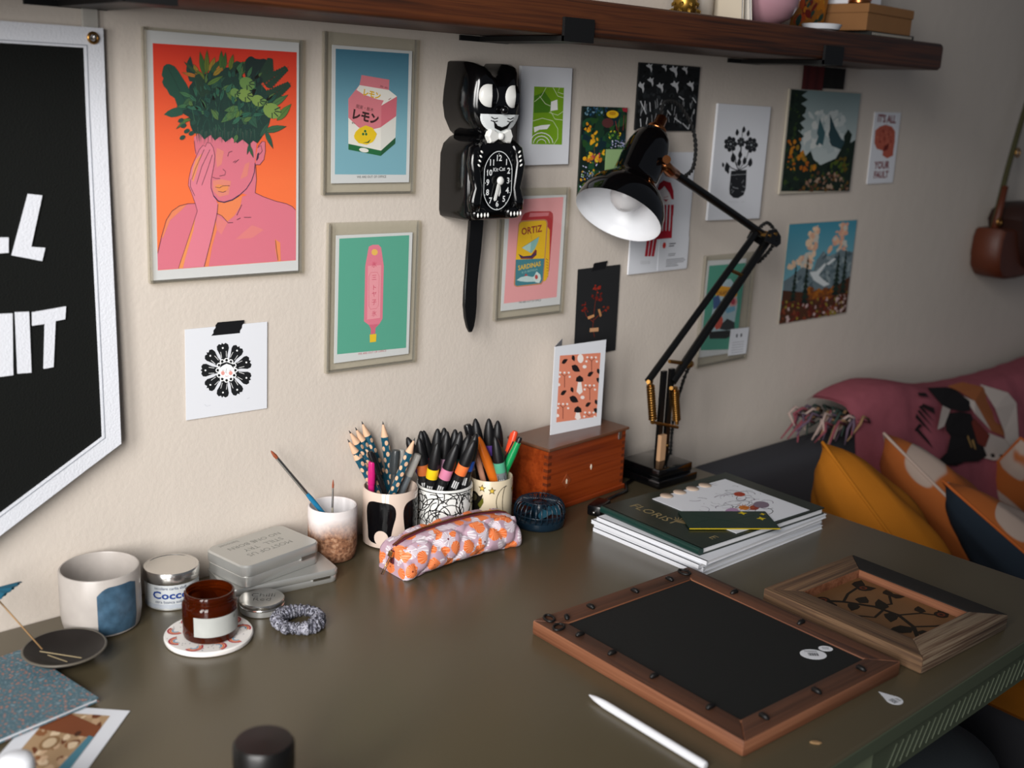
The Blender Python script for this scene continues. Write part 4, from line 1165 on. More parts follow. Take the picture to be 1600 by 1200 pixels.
  ('P','f4f4f4',2,[83,-123,76,-142,57,-153,35,-150,16,-135,9,-114,17,-95,35,-85,58,-87,76,-102]),
  ('P','16181a',3,[68,-124,62,-136,48,-140,34,-133,28,-119,34,-107,48,-103,62,-110]),
  ('P','f4f4f4',2,[23,-133,16,-153,-3,-163,-26,-160,-44,-145,-51,-124,-43,-105,-25,-95,-3,-98,16,-112]),
  ('P','16181a',3,[6,-134,0,-147,-14,-151,-28,-143,-34,-130,-28,-117,-14,-113,0,-120]),
  ('P','f4f4f4',2,[-37,-109,-44,-128,-63,-138,-85,-135,-103,-121,-110,-100,-103,-81,-85,-70,-62,-73,-44,-88]),
  ('P','16181a',3,[-55,-109,-61,-121,-75,-125,-89,-118,-95,-104,-89,-92,-75,-88,-61,-95]),
  ('P','f4f4f4',2,[-80,-56,-88,-75,-106,-85,-128,-82,-146,-68,-153,-47,-146,-28,-128,-18,-105,-20,-87,-35]),
  ('P','16181a',3,[-100,-55,-106,-67,-120,-71,-134,-64,-139,-50,-133,-38,-119,-34,-106,-41]),
  ('P','f4f4f4',2,[-96,11,-103,-8,-121,-18,-144,-15,-161,-1,-168,20,-161,39,-143,49,-121,47,-103,32]),
  ('P','16181a',3,[-116,14,-122,1,-136,-3,-149,4,-155,18,-149,31,-135,34,-121,27]),
  ('P','f4f4f4',2,[-80,74,-87,55,-105,45,-127,48,-145,62,-152,83,-145,102,-127,112,-104,110,-86,95]),
  ('P','16181a',3,[-99,78,-105,66,-119,62,-133,69,-138,83,-132,95,-118,99,-105,92]),
  ('P','f4f4f4',2,[-36,117,-43,98,-61,88,-83,90,-101,104,-108,125,-101,144,-83,155,-61,152,-43,138]),
  ('P','16181a',3,[-54,122,-60,109,-74,105,-88,112,-93,126,-88,139,-74,143,-60,136]),
  ('P','f4f4f4',2,[24,128,17,109,-1,98,-24,101,-42,115,-49,136,-42,155,-23,166,-1,163,17,149]),
  ('P','16181a',3,[7,133,2,120,-13,117,-27,124,-32,137,-26,150,-12,154,2,147]),
  ('P','f4f4f4',2,[84,104,77,85,58,74,36,77,18,91,11,112,18,131,36,142,59,139,77,125]),
  ('P','16181a',3,[69,108,63,96,49,92,35,99,29,113,35,125,49,129,63,122]),
  ('P','f4f4f4',2,[128,51,121,32,102,21,80,24,61,39,54,59,61,79,80,89,103,87,121,72]),
  ('P','16181a',3,[114,54,108,42,94,38,80,45,74,59,80,71,94,75,108,68]),
  ('P','f4f4f4',4,[97,-11,90,-51,71,-84,41,-107,5,-117,-33,-112,-69,-94,-97,-64,-116,-27,-122,14,-115,54,-96,87,-67,110,-31,120,6,116,42,98,71,68,90,30]),
  ('P','16181a',5,[-112,44,-92,98,-13,113,74,73,90,15,47,63,-13,89,-66,70]),
  ('P','e09a90',5,[-40,-32,-45,-48,-58,-57,-75,-55,-88,-43,-93,-26,-88,-10,-74,-2,-58,-4,-45,-15]),
  ('P','e09a90',5,[70,-45,65,-61,51,-70,35,-68,21,-56,16,-39,22,-23,35,-14,52,-16,65,-28]),
  ('L','16181a',5,4,[-13,27,-27,-28,-3,-37]),
  ('L','16181a',5,4,[-79,9,-46,3]),
  ('L','16181a',5,4,[20,-5,53,-6]),
  ('L','c04040',5,5,[-34,-70,-10,-83,13,-73]),
  ('L','b0b0b8',1,3,[-323,-413,-290,-442,-241,-430]),
  ('L','b0b0b8',1,3,[279,-419,320,-405]),
 ],
 'pressed': [
  ('L','7a2c1c',1,12,[-34,-446,-92,-264,-66,118,-20,381]),
  ('L','7a2c1c',1,12,[-70,-189,-269,-51,-320,69]),
  ('L','7a2c1c',1,12,[-73,-150,84,-52,217,11]),
  ('D',['8a2418','6a1c14','a03020'],2,16,66,[-117,447,48,413,93,178,-153,203],50),
  ('D',['8a2418','6a1c14'],2,9,56,[-383,197,-258,169,-231,13,-371,36],51),
  ('D',['8a2418','6a2c18'],2,7,53,[129,78,281,35,230,-22,135,0],52),
  ('P','c89870',3,[-161,-279,53,-293,52,-359,-162,-344]),
  ('P','c89060',3,[-235,-74,-80,-49,-61,-90,-210,-123]),
  ('P','b88050',3,[7,26,61,28,114,-94,72,-113]),
 ],
 'soda': [
  ('P','4f9f8c',0,[-533,821,583,833,756,-854,-527,-776]),
  ('P','b8d0dc',1,[-88,534,153,547,384,370,465,10,435,-310,465,-509,221,-612,-292,-570,-358,-451,-283,79,-218,325]),
  ('P','e8a418',2,[-265,376,-133,428,177,387,425,271,411,192,102,203,-247,249]),
  ('T','8a4a10',3,'ORANGINA',95,251,120,2,'C',2),
  ('P','d85a48',2,[-229,-306,-171,-185,-31,-103,65,-240,45,-383,-113,-414]),
  ('P','3a5a90',2,[-326,209,-158,257,-29,56,-269,-17]),
  ('P','e0a0a0',3,[447,92,437,39,393,2,327,-6,257,15,202,60,176,117,186,170,229,206,294,215,365,194,421,149]),
  ('P','b83c50',4,[384,98,376,61,343,41,298,45,258,72,238,111,246,148,279,168,324,164,364,137]),
  ('P','2c3034',2,[48,-303,190,-221,435,-310,455,-443,197,-447,-13,-409]),
  ('P','16181a',3,[-350,-436,458,-459,462,-557,221,-612,-291,-573]),
  ('P','7ab4d4',3,[83,-18,386,17,401,-81,149,-121]),
 ],
 'tent': [
  ('P','d98468',0,[-500,532,505,479,502,-617,-463,-572]),
  ('F','1c1618',2,[-402,403,-273,453],78,4,0),
  ('F','1c1618',2,[-183,508,-123,404],69,4,0),
  ('F','1c1618',2,[-185,337,10,219],109,4,0),
  ('F','1c1618',2,[177,123,311,173],82,4,0),
  ('F','1c1618',2,[392,219,451,119],67,4,0),
  ('F','1c1618',2,[382,57,531,-33],83,4,0),
  ('F','1c1618',2,[-388,-114,-258,-66],79,4,0),
  ('F','1c1618',2,[-170,-19,-114,-118],65,4,0),
  ('F','1c1618',2,[-191,-182,16,-293],111,4,0),
  ('F','1c1618',2,[172,-389,298,-344],77,4,0),
  ('F','1c1618',2,[387,-305,441,-399],63,4,0),
  ('F','1c1618',2,[363,-458,503,-545],78,4,0),
  ('P','f0e6e0',2,[69,425,65,393,49,369,23,358,-7,362,-35,380,-56,408,-66,441,-62,473,-45,497,-19,508,11,504,39,486,60,458]),
  ('P','f0e6e0',2,[-16,89,36,82,95,-133,31,-173,-41,-113]),
  ('P','1c1618',3,[-71,67,-66,126,4,154,80,106,96,44,13,40]),
  ('P','f0e6e0',2,[-16,-426,37,-435,90,-577,24,-604,-47,-554]),
  ('P','1c1618',3,[-71,-448,-65,-388,5,-361,82,-411,97,-475,14,-477]),
  ('L','5a201c',2,11,[-309,-7,-324,188]),
  ('L','5a201c',2,9,[-409,243,-324,180,-246,221]),
  ('P','f0e6e0',3,[-394,249,-403,235,-424,235,-441,247,-443,263,-426,271,-405,264]),
  ('P','f0e6e0',3,[-211,224,-220,211,-241,210,-259,222,-260,239,-244,246,-222,240]),
  ('P','f0e6e0',3,[-409,184,-418,171,-439,171,-457,183,-458,199,-441,207,-420,200]),
  ('P','f0e6e0',3,[-185,154,-194,140,-215,140,-233,152,-235,169,-218,176,-196,170]),
  ('P','f0e6e0',3,[-303,236,-311,223,-333,222,-351,235,-352,251,-335,259,-314,252]),
  ('L','5a201c',2,11,[268,174,250,372]),
  ('L','5a201c',2,9,[162,428,251,364,331,407]),
  ('P','f0e6e0',3,[177,433,169,420,147,419,128,431,127,448,144,456,166,449]),
  ('P','f0e6e0',3,[368,410,359,396,337,395,318,408,317,424,334,432,357,426]),
  ('P','f0e6e0',3,[162,368,154,355,132,354,113,366,112,383,129,391,151,384]),
  ('P','f0e6e0',3,[395,338,387,325,364,324,345,337,344,353,361,361,384,355]),
  ('P','f0e6e0',3,[272,421,264,408,242,407,223,420,221,436,238,444,261,437]),
  ('L','5a201c',2,11,[266,-299,249,-99]),
  ('L','5a201c',2,9,[160,-41,250,-106,330,-65]),
  ('P','f0e6e0',3,[175,-35,167,-49,145,-49,126,-36,125,-20,142,-12,164,-19]),
  ('P','f0e6e0',3,[367,-63,359,-76,336,-77,317,-64,316,-47,333,-39,356,-46]),
  ('P','f0e6e0',3,[160,-101,151,-115,129,-115,111,-102,109,-85,126,-78,149,-85]),
  ('P','f0e6e0',3,[395,-135,386,-149,364,-149,345,-136,343,-119,360,-112,383,-119]),
  ('P','f0e6e0',3,[271,-49,262,-62,240,-63,221,-50,220,-33,237,-26,260,-32]),
  ('L','5a201c',2,11,[-305,-531,-320,-333]),
  ('L','5a201c',2,9,[-405,-275,-319,-341,-241,-300]),
  ('P','f0e6e0',3,[-390,-270,-399,-283,-420,-283,-438,-271,-439,-254,-423,-247,-401,-254]),
  ('P','f0e6e0',3,[-206,-298,-214,-312,-236,-312,-254,-299,-255,-283,-239,-275,-217,-282]),
  ('P','f0e6e0',3,[-406,-335,-414,-348,-435,-348,-453,-335,-454,-319,-438,-311,-416,-318]),
  ('P','f0e6e0',3,[-180,-370,-188,-384,-210,-384,-228,-371,-230,-354,-213,-347,-191,-354]),
  ('P','f0e6e0',3,[-298,-284,-307,-297,-328,-298,-346,-285,-348,-268,-331,-261,-309,-268]),
  ('L','5a201c',2,9,[189,-505,279,-573,360,-532]),
  ('P','f0e6e0',3,[204,-499,195,-513,173,-513,154,-500,153,-483,170,-475,193,-483]),
  ('P','f0e6e0',3,[398,-530,389,-544,366,-544,347,-531,346,-514,363,-506,386,-513]),
  ('P','f0e6e0',3,[189,-566,180,-579,158,-579,139,-566,137,-549,155,-542,177,-549]),
  ('P','f0e6e0',3,[426,-604,417,-618,394,-618,375,-604,373,-587,391,-580,414,-587]),
  ('P','f0e6e0',3,[301,-515,292,-528,269,-529,250,-515,249,-498,266,-491,289,-498]),
  ('P','f0e6e0',3,[149,280,137,261,104,256,70,269,55,293,67,312,99,317,133,303]),
  ('P','f0e6e0',3,[-404,51,-416,32,-448,28,-480,41,-495,64,-483,83,-452,87,-419,74]),
  ('P','f0e6e0',3,[145,-235,133,-255,100,-259,66,-245,50,-221,62,-201,95,-197,129,-211]),
  ('P','f0e6e0',3,[-391,-464,-403,-483,-435,-487,-467,-473,-482,-449,-471,-430,-439,-426,-406,-440]),
 ],
}
PENS = [
 ('pencil','A',[0.3519,-0.012,0.1537],[0.4255,-0.0275,0.0274]),
 ('pencil','A',[0.3569,-0.012,0.1441],[0.4184,-0.0413,0.012]),
 ('pencil','A',[0.354,-0.012,0.1664],[0.4161,-0.02,0.0664]),
 ('pencil','A',[0.3648,-0.012,0.1693],[0.4176,-0.0205,0.0653]),
 ('pencil','A',[0.3757,-0.012,0.1765],[0.4186,-0.0213,0.0633]),
 ('pencil','A',[0.4111,-0.014,0.1711],[0.4256,-0.0316,0.012]),
 ('pencil','A',[0.4242,-0.074,0.1594],[0.3895,-0.0345,0.012]),
 ('pinkpen','A',[0.3775,-0.036,0.1233],[0.3799,-0.0299,0.012]),
 ('redpen','A',[0.3762,-0.012,0.1314],[0.4234,-0.0314,0.012]),
 ('blackpen','A',[0.3745,-0.034,0.1376],[0.4135,-0.055,0.012]),
 ('greypen','A',[0.4105,-0.048,0.1371],[0.4051,-0.0451,0.012]),
 ('clearpen','A',[0.4219,-0.046,0.1357],[0.4122,-0.0442,0.012]),
 ('clearpen','A',[0.4417,-0.06,0.1285],[0.4015,-0.0371,0.012]),
 ('marker:a8582c','B',[0.4512,-0.048,0.1479],[0.4679,-0.0584,0.012]),
 ('marker:e8c21c','B',[0.4624,-0.078,0.1457],[0.4613,-0.0509,0.012]),
 ('marker:c87a98','B',[0.4853,-0.094,0.1441],[0.4608,-0.0589,0.012]),
 ('marker:e8743a','B',[0.5062,-0.108,0.1496],[0.4779,-0.0643,0.012]),
 ('marker:1f4a9a','B',[0.5181,-0.098,0.1552],[0.4948,-0.077,0.012]),
 ('marker:b890a8','B',[0.4941,-0.06,0.1533],[0.4832,-0.055,0.012]),
 ('marker:5a3a7a','B',[0.451,-0.02,0.1414],[0.4913,-0.0624,0.012]),
 ('marker:2a6a4a','B',[0.4669,-0.032,0.1516],[0.4782,-0.0463,0.012]),
 ('marker:8a2a3a','B',[0.472,-0.032,0.1512],[0.4892,-0.054,0.012]),
 ('marker:3a6a8a','B',[0.4858,-0.048,0.1558],[0.4841,-0.0448,0.012]),
 ('marker:c8a040','B',[0.4946,-0.052,0.1566],[0.4983,-0.0566,0.012]),
 ('marker:6a6a6a','B',[0.5075,-0.062,0.1547],[0.5054,-0.0608,0.012]),
 ('marker:3a8a7a','B',[0.51,-0.072,0.1536],[0.4875,-0.0573,0.012]),
 ('marker:7a3a2a','B',[0.5211,-0.078,0.1483],[0.4913,-0.0618,0.012]),
 ('marker:5a3a8a','C',[0.5745,-0.06,0.1597],[0.5798,-0.0657,0.012]),
 ('marker:4a9a7a','C',[0.5857,-0.068,0.1565],[0.5869,-0.073,0.012]),
 ('marker:50a080','C',[0.5668,-0.084,0.1386],[0.5844,-0.0943,0.0343]),
 ('marker:222222','C',[0.5595,-0.046,0.1587],[0.5702,-0.0658,0.012]),
 ('cappen','C',[0.5484,-0.04,0.1502],[0.5733,-0.0729,0.012]),
 ('orangepen','C',[0.5423,-0.07,0.1443],[0.5853,-0.0923,0.0246]),
 ('orangered','C',[0.6029,-0.09,0.1429],[0.5727,-0.0754,0.012]),
 ('greenpen','C',[0.606,-0.098,0.1343],[0.5661,-0.0694,0.012]),
 ('peachpen','C',[0.5457,-0.056,0.1358],[0.571,-0.0801,0.012]),
 ('brush','K',[0.2197,-0.028,0.1656],[0.3269,-0.0522,0.0162]),
 ('finebrush','K',[0.2965,-0.06,0.1185],[0.2967,-0.0561,0.012]),
]
BLANKET = [
  ('151214',1,[(1.8,0.042),(1.882,0.032),(1.931,0.021),(1.957,-0.006),(1.944,-0.025),(1.897,-0.019),(1.82,0.002)]),
  ('151214',1,[(1.824,-0.012),(1.888,-0.018),(1.946,-0.032),(1.974,-0.092),(1.996,-0.134),(1.951,-0.139),(1.883,-0.127),(1.848,-0.13),(1.788,-0.115),(1.767,-0.1),(1.803,-0.091),(1.839,-0.064),(1.816,-0.047)]),
  ('b8aca4',2,[(1.771,-0.037),(1.81,0.008),(1.849,-0.007),(1.805,-0.036)]),
  ('b8aca4',1,[(1.945,0.005),(1.977,-0.009),(2.028,-0.083),(1.966,-0.035)]),
  ('9a5a34',1,[(1.891,0.033),(1.964,0.032),(2.057,0.009),(2.106,-0.111),(2.028,-0.083),(1.977,-0.009),(1.942,0.014)]),
  ('b8aca4',1,[(2.056,0.014),(2.145,-0.013),(2.165,-0.038),(2.155,-0.075),(2.149,-0.118),(2.173,-0.142),(2.139,-0.151),(2.087,-0.112),(2.091,-0.094),(2.062,-0.037)]),
  ('b8aca4',1,[(1.974,-0.092),(2.01,-0.084),(2.097,-0.114),(2.127,-0.144),(2.092,-0.159),(2.02,-0.148),(1.978,-0.135)]),
  ('151214',2,[(2.109,-0.121),(2.141,-0.11),(2.143,-0.132),(2.117,-0.13)]),
  ('151214',2,[(2.01,-0.132),(2.025,-0.133),(2.029,-0.142),(2.013,-0.14)]),
  ('151214',2,[(2.046,-0.139),(2.072,-0.143),(2.073,-0.151),(2.05,-0.147)]),
  ('6a2a20',2,[(1.938,-0.049),(1.959,-0.043),(2.016,-0.09),(1.99,-0.114),(1.957,-0.099)]),
  ('b08a50',3,[(1.904,-0.075),(1.911,-0.072),(1.923,-0.102),(1.917,-0.101)]),
  ('b08a50',3,[(1.926,-0.088),(1.933,-0.085),(1.944,-0.11),(1.938,-0.109)]),
  ('4a1a20',1,[(2.149,-0.148),(2.184,-0.161),(2.205,-0.193),(2.17,-0.214),(2.17,-0.166)]),
  ('1c1012',2,[(1.681,-0.023),(1.747,-0.074),(1.734,-0.054),(1.692,-0.019)]),
  ('1c1012',2,[(1.686,-0.028),(1.717,-0.021),(1.707,-0.015),(1.678,-0.023)]),
  ('1c1012',2,[(1.687,0.001),(1.752,-0.044),(1.693,0.009)]),
  ('1c1012',2,[(1.7,0.012),(1.757,-0.032),(1.707,0.015)]),
  ('1c1012',2,[(1.706,0.02),(1.762,-0.02),(1.714,0.023)]),
  ('1c1012',2,[(1.714,0.021),(1.766,-0.003),(1.762,0.011),(1.721,0.026)]),
  ('1c1012',2,[(1.721,0.041),(1.761,0.033),(1.758,0.041),(1.724,0.046)]),
]
# ------------------------------------------------------------------ the room
def plaster():
    m = mat('painted_plaster_wall', 'cac0b5', rough=0.85, spec=0.2, var=0.02, vscale=3)
    nt = m.node_tree; b = nt.nodes['Principled BSDF']; tc = nt.nodes.new('ShaderNodeTexCoord')
    n1 = nt.nodes.new('ShaderNodeTexNoise'); n1.inputs['Scale'].default_value = 170; n1.inputs['Detail'].default_value = 3
    n2 = nt.nodes.new('ShaderNodeTexNoise'); n2.inputs['Scale'].default_value = 22; n2.inputs['Detail'].default_value = 3
    ad = nt.nodes.new('ShaderNodeMath'); ad.operation = 'MULTIPLY_ADD'; ad.inputs[1].default_value = 1.6
    bp = nt.nodes.new('ShaderNodeBump'); bp.inputs['Strength'].default_value = 0.35; bp.inputs['Distance'].default_value = 0.0012
    for n in (n1, n2): nt.links.new(tc.outputs['Object'], n.inputs['Vector'])
    nt.links.new(n2.outputs['Fac'], ad.inputs[0]); nt.links.new(n1.outputs['Fac'], ad.inputs[2])
    nt.links.new(ad.outputs[0], bp.inputs['Height']); nt.links.new(bp.outputs['Normal'], b.inputs['Normal'])
    return m
structure(mobj('wall_back', boxd(-2.2, 4.2, 0.0, 0.12, -0.75, 1.9), plaster()))
structure(mobj('floor', boxd(-2.2, 4.2, -2.6, 0.0, -0.80, -0.75), ramp_mat('dark_floorboards', 'wave', [(0, '2c2018'), (1, '4a3524')], (0.6, 6, 1), 2.0, 4, 4.0, rough=0.5)))

WHITE = mat('white_card', 'd9dbe0', rough=0.8, spec=0.2)
BLACKPL = mat('black_plastic', '08080a', rough=0.25, spec=0.5)
BLACKGLOSS = mat('black_enamel', '050506', rough=0.08, spec=0.6, coat=0.3)
BRASS = mat('brass', 'b98a4a', rough=0.28, metal=1.0)
COPPER = mat('copper', 'b87446', rough=0.25, metal=1.0)
STEEL = mat('steel', 'b8b8b6', rough=0.3, metal=1.0)
TAPE = mat('black_tape', '121214', rough=0.5, bump=0.2, bscale=120)
CLEAR = clear_mat('clear_acrylic', 'fcfcfa', 0.988, 0.03)
CLEAREDGE = clear_mat('clear_acrylic_edge', 'f4f0e8', 0.82, 0.1)

# ------------------------------------------------------------------ shelf
WOODDK = wood_mat('dark_stained_pine', ['221007', '351a0b', '4c250f', '5c3014', '3c1d0c'], 'x', 1.0, .5, .3, .45)
sh = thing('wall_shelf', 'long thick dark-stained wooden wall shelf above the pictures', 'shelf', (0, 0, 0))
pr = rrect(0.171, 0.049, 0.006, 3, -0.0855, 0.7385)
def bar_x(pts, xs, ins):
    v, f = [], []; n = len(pts); cy = sum(p_[0] for p_ in pts)/n; cz = sum(p_[1] for p_ in pts)/n
    for x, k in zip(xs, ins):
        for y, z in pts: v.append((x, y + (math.copysign(min(k, abs(y-cy)), cy-y)), z + math.copysign(min(k, abs(z-cz)), cz-z)))
    for j in range(len(xs)-1):
        for i in range(n): k = (i+1) % n; f.append((j*n+i, j*n+k, (j+1)*n+k, (j+1)*n+i))
    f.append(tuple(range(n-1, -1, -1))); f.append(tuple((len(xs)-1)*n+i for i in range(n)))
    return v, f
mobj('board', bar_x(pr, (-0.9, -0.897, 1.592, 1.600, 1.605), (0.003, 0, 0, 0.002, 0.009)), WOODDK, sh, smooth=True, auto=35)
BRKT = mat('black_iron', '0d0d0d', rough=0.5, bump=0.2)
for x0, x1 in ((0.578, 0.634), (1.192, 1.247), (-0.02, 0.035)):
    d = join(boxd(x0, x1, -0.176, -0.001, 0.7065, 0.7132), boxd(x0, x1, -0.1765, -0.1715, 0.7065, 0.737), boxd(x0-0.035, x1, -0.0045, -0.001, 0.706, 0.7132))
    mobj('bracket', d, BRKT, sh)

# things standing on the shelf (cut off by the top of the photo)
ZS = 0.7635
def lathe_thing(name, label, cat, loc, prof, m, n=32, parent=None):
    o = mobj(name, lathe(prof, n), m, parent, smooth=True, auto=50, loc=loc)
    return tag(o, label, cat) if label else o
v_ = thing('round_vase', 'glossy pale pink round vase on the shelf', 'vase', (1.108, -0.1, ZS))
mobj('body', lathe([(0.026, 0), (0.030, 0.002), (0.048, 0.012), (0.060, 0.03), (0.062, 0.045), (0.054, 0.066), (0.036, 0.082), (0.026, 0.09), (0.026, 0.1), (0.029, 0.106)], 40), mat('pink_glaze', 'b68a94', rough=0.12, spec=0.6, coat=0.5), v_, smooth=True)
mobj('rim', lathe([(0.029, 0.106), (0.031, 0.109), (0.027, 0.110)], 40), mat('pink_glaze'), v_, smooth=True)
pc = thing('pinecone_ornament', 'small golden pinecone ornament at the shelf front', 'ornament', (0.905, -0.105, ZS))
GOLD = mat('gold_paint', 'a8823a', rough=0.35, metal=0.9)
mobj('core', lathe([(0.004, 0), (0.017, 0.006), (0.019, 0.02), (0.013, 0.04), (0.003, 0.052)], 16), GOLD, pc, smooth=True)
sv, sf = lathe([(0.0005, 0.0), (0.0045, 0.002), (0.001, 0.005)], 5)
for j in range(5):
    for i in range(9-j):
        a = 2*math.pi*(i+j*.5)/(9-j); R_ = 0.0205 - 0.0028*j
        s_ = mobj('scale', (sv, sf), GOLD, pc, loc=(R_*math.cos(a), R_*math.sin(a), 0.006+j*0.010)); s_.rotation_euler = (0, 1.1, a)
t_ = thing('ceramic_bottle', 'small pale ceramic bottle beside the golden pinecone', 'bottle', (0.966, -0.09, ZS))
mobj('body', lathe([(0.015, 0), (0.017, 0.003), (0.017, 0.035), (0.012, 0.05), (0.007, 0.056), (0.007, 0.07)], 24), mat('pale_ceramic', 'a89e92', rough=0.5), t_, smooth=True)
mobj('stopper', lathe([(0.006, 0.07), (0.008, 0.072), (0.008, 0.082), (0.004, 0.086)], 16), mat('cork', '8a6a48', rough=0.9), t_, smooth=True)
for i, (x, lean, lab, c) in enumerate(((1.0, -.10, 'thin cream booklet leaning left of the pink vase', 'c8bca8'), (1.022, -.18, 'thin white booklet leaning nearest the pink vase', 'd8d0c4'))):
    b_ = thing('booklet', lab, 'book', (x, -0.085, ZS+.0005), (0, lean, 0), 'booklets on the shelf')
    mobj('cover', boxd(-0.004, -0.0032, -0.06, 0.06, 0.001, 0.15), mat('booklet_cover_'+c, c, rough=0.8), b_)
    mobj('cover', boxd(0.0012, 0.002, -0.06, 0.06, 0.001, 0.15), mat('booklet_cover_'+c), b_)
    mobj('pages', boxd(-0.0031, 0.0011, -0.0585, 0.0595, 0.002, 0.149), WHITE, b_)
pcd = thing('picture_card', 'orange and yellow painted picture card standing on the shelf', 'card', (1.262, -0.085, ZS), (0.12, 0, 0.15))
mobj('board', boxd(-0.062, 0.062, -0.002, 0.002, 0, 0.12), mat('ochre_board', 'a8681c', rough=0.7), pcd)
ar = Art('y', 0.002); ar.daubs(['c87a1c', 'b84a1c', '2a4a40', 'd8a028', '7a2018'], 0, 60, 0.04, [(-.05, .01), (.05, .01), (.05, .11), (-.05, .11)], 3); ar.clip(-.058, .058, .004, .116); ar.build('artwork', pcd)
lathe_thing('trinket_dish', 'small shallow white dish at the front of the shelf', 'dish', (1.235, -0.135, ZS), [(0.02, 0), (0.03, 0.002), (0.034, 0.010), (0.0325, 0.0105), (0.028, 0.004), (0.004, 0.003)], WHITE)
cb = thing('cardboard_box', 'brown cardboard box near the end of the shelf', 'box', (1.435, -0.085, ZS+.0085), (0, 0, 0.05))
mobj('body', box(-0.085, 0.085, -0.06, 0.06, 0, 0.034, 0.0015), mat('kraft_cardboard', '8a6038', rough=0.85, var=.05), cb)
mobj('lid', box(-0.087, 0.087, -0.062, 0.062, 0.030, 0.046, 0.0015), mat('kraft_cardboard'), cb)
nb = thing('lace_notebook', 'dark notebook with white lace pattern under the cardboard box', 'notebook', (1.44, -0.088, ZS))
mobj('cover', box(-0.075, 0.075, -0.065, 0.06, 0, 0.008, 0.001), mat('dark_cloth', '20201e', rough=0.8), nb)
ar = Art('y', 0.0)
for i in range(22): ar.ell(-.07+i*.0064, .004, .0024, .0026, 'b8b0a4', 0, 8)
a_ = ar.build('lace_pattern', nb); a_.location = (0, -0.0651, 0)
tb = thing('tea_box', 'white printed carton with red and dark blots on the cardboard box', 'box', (1.415, -0.07, ZS+.0555), (0, 0, 0.05))
mobj('body', box(-0.055, 0.055, -0.035, 0.035, 0, 0.07, 0.001), mat('white_card'), tb)
ar = Art('y', 0.0351)
for x, y, c in ((-.03, .02, '202020'), (-.01, .03, 'a03030'), (.015, .018, 'a03030'), (.03, .035, '303030'), (-.04, .045, '303030'), (.005, .05, 'a03030')): ar.ell(x, y, .006, .009, c, 0, 10)
ar.build('print', tb)
cc = thing('copper_lid', 'shiny copper lid lying on the cardboard box edge', 'lid', (1.372, -0.118, ZS+.0555))
mobj('body', lathe([(0.018, 0), (0.02, 0.001), (0.02, 0.006), (0.017, 0.0075), (0.003, 0.008)], 28), COPPER, cc, smooth=True, auto=40)
mobj('knob', lathe([(0.003, 0.008), (0.005, 0.012), (0.003, 0.015)], 12), COPPER, cc, smooth=True)
fr = thing('framed_note', 'dark framed lettered note standing behind the cardboard box', 'picture frame', (1.512, -0.018, ZS), (-0.06, 0, 0))
mobj('backing', boxd(-0.045, 0.045, 0, 0.006, 0, 0.115), mat('dark_frame', '14181a', rough=0.4), fr)
for x0, x1, z0, z1 in ((-.045, -.039, 0, .115), (.039, .045, 0, .115), (-.039, .039, 0, .006), (-.039, .039, .109, .115)): mobj('frame_rail', boxd(x0, x1, -0.004, 0, z0, z1), mat('dark_frame'), fr)
ar = Art('y', 0.0); ar.poly([(-.039, .006), (.039, .006), (.039, .109), (-.039, .109)], '8a9498', 0)
for i in range(4):
    for j in range(7): ar.poly([(-.034+j*.0098, .03+i*.018), (-.027+j*.0098, .03+i*.018), (-.027+j*.0098, .041+i*.018), (-.034+j*.0098, .041+i*.018)], '2a3236', 1)
ar.build('note', fr)

# ------------------------------------------------------------------ pennant banner
FELT = mat('black_felt', '181918', rough=0.98, spec=0.05, bump=0.8, bscale=500)
FELTW = mat('white_felt', 'd2d4da', rough=0.95, spec=0.1, bump=0.6, bscale=400)
bn = thing('pennant_banner', 'black felt pennant banner with white letters and white border', 'banner', (-0.24, -0.003, 0.687))
def bl(x, z): return (x+0.24, z-0.687)
outl = [(-0.505, 0.687), (-0.500, 0.209), (-0.24, 0.062), (0.021, 0.209), (0.027, 0.687)]
def wavy(pts2, y0, y1, nsub=7):
    """felt slab cut along an outline, hung with a little slack"""
    bm = bmesh.new(); vs_ = [bm.verts.new((x, 0, z)) for x, z in pts2]; fc = bm.faces.new(vs_)
    bmesh.ops.delete(bm, geom=[fc], context='FACES_ONLY'); [bm.faces.new([vs_[k] for k in t_]) for t_ in tessellate_polygon([[Vector((x, z, 0)) for x, z in pts2]])]; bmesh.ops.subdivide_edges(bm, edges=bm.edges, cuts=nsub, use_grid_fill=True)
    bmesh.ops.triangulate(bm, faces=bm.faces)
    W_ = lambda x, z: -0.004*abs(math.sin((x-0.24)*7.0))*min(1, -z*3) - 0.010*max(0, min(1, (-z-.1)/.35))
    g = bmesh.ops.extrude_face_region(bm, geom=bm.faces[:]); top = {e for e in g['geom'] if isinstance(e, bmesh.types.BMVert)}
    for v in bm.verts: v.co.y = (y1 if v in top else y0) + W_(v.co.x, v.co.z)
    bmesh.ops.recalc_face_normals(bm, faces=bm.faces)
    return bm
mobj('felt_field', wavy([bl(*q) for q in outl], -0.001, -0.004, 9), FELT, bn, smooth=True, auto=40)
bd = 0.022
inn = [(-0.505+bd, 0.687-bd), (-0.500+bd, 0.209+bd*.55), (-0.24, 0.062+bd*1.16), (0.021-bd, 0.209+bd*.55), (0.027-bd, 0.687-bd)]
for i in range(5):
    j = (i+1) % 5
    mobj('border_strip', wavy([bl(*outl[i]), bl(*outl[j]), bl(*inn[j]), bl(*inn[i])], -0.0042, -0.0072, 5), FELTW, bn, smooth=True, auto=40)
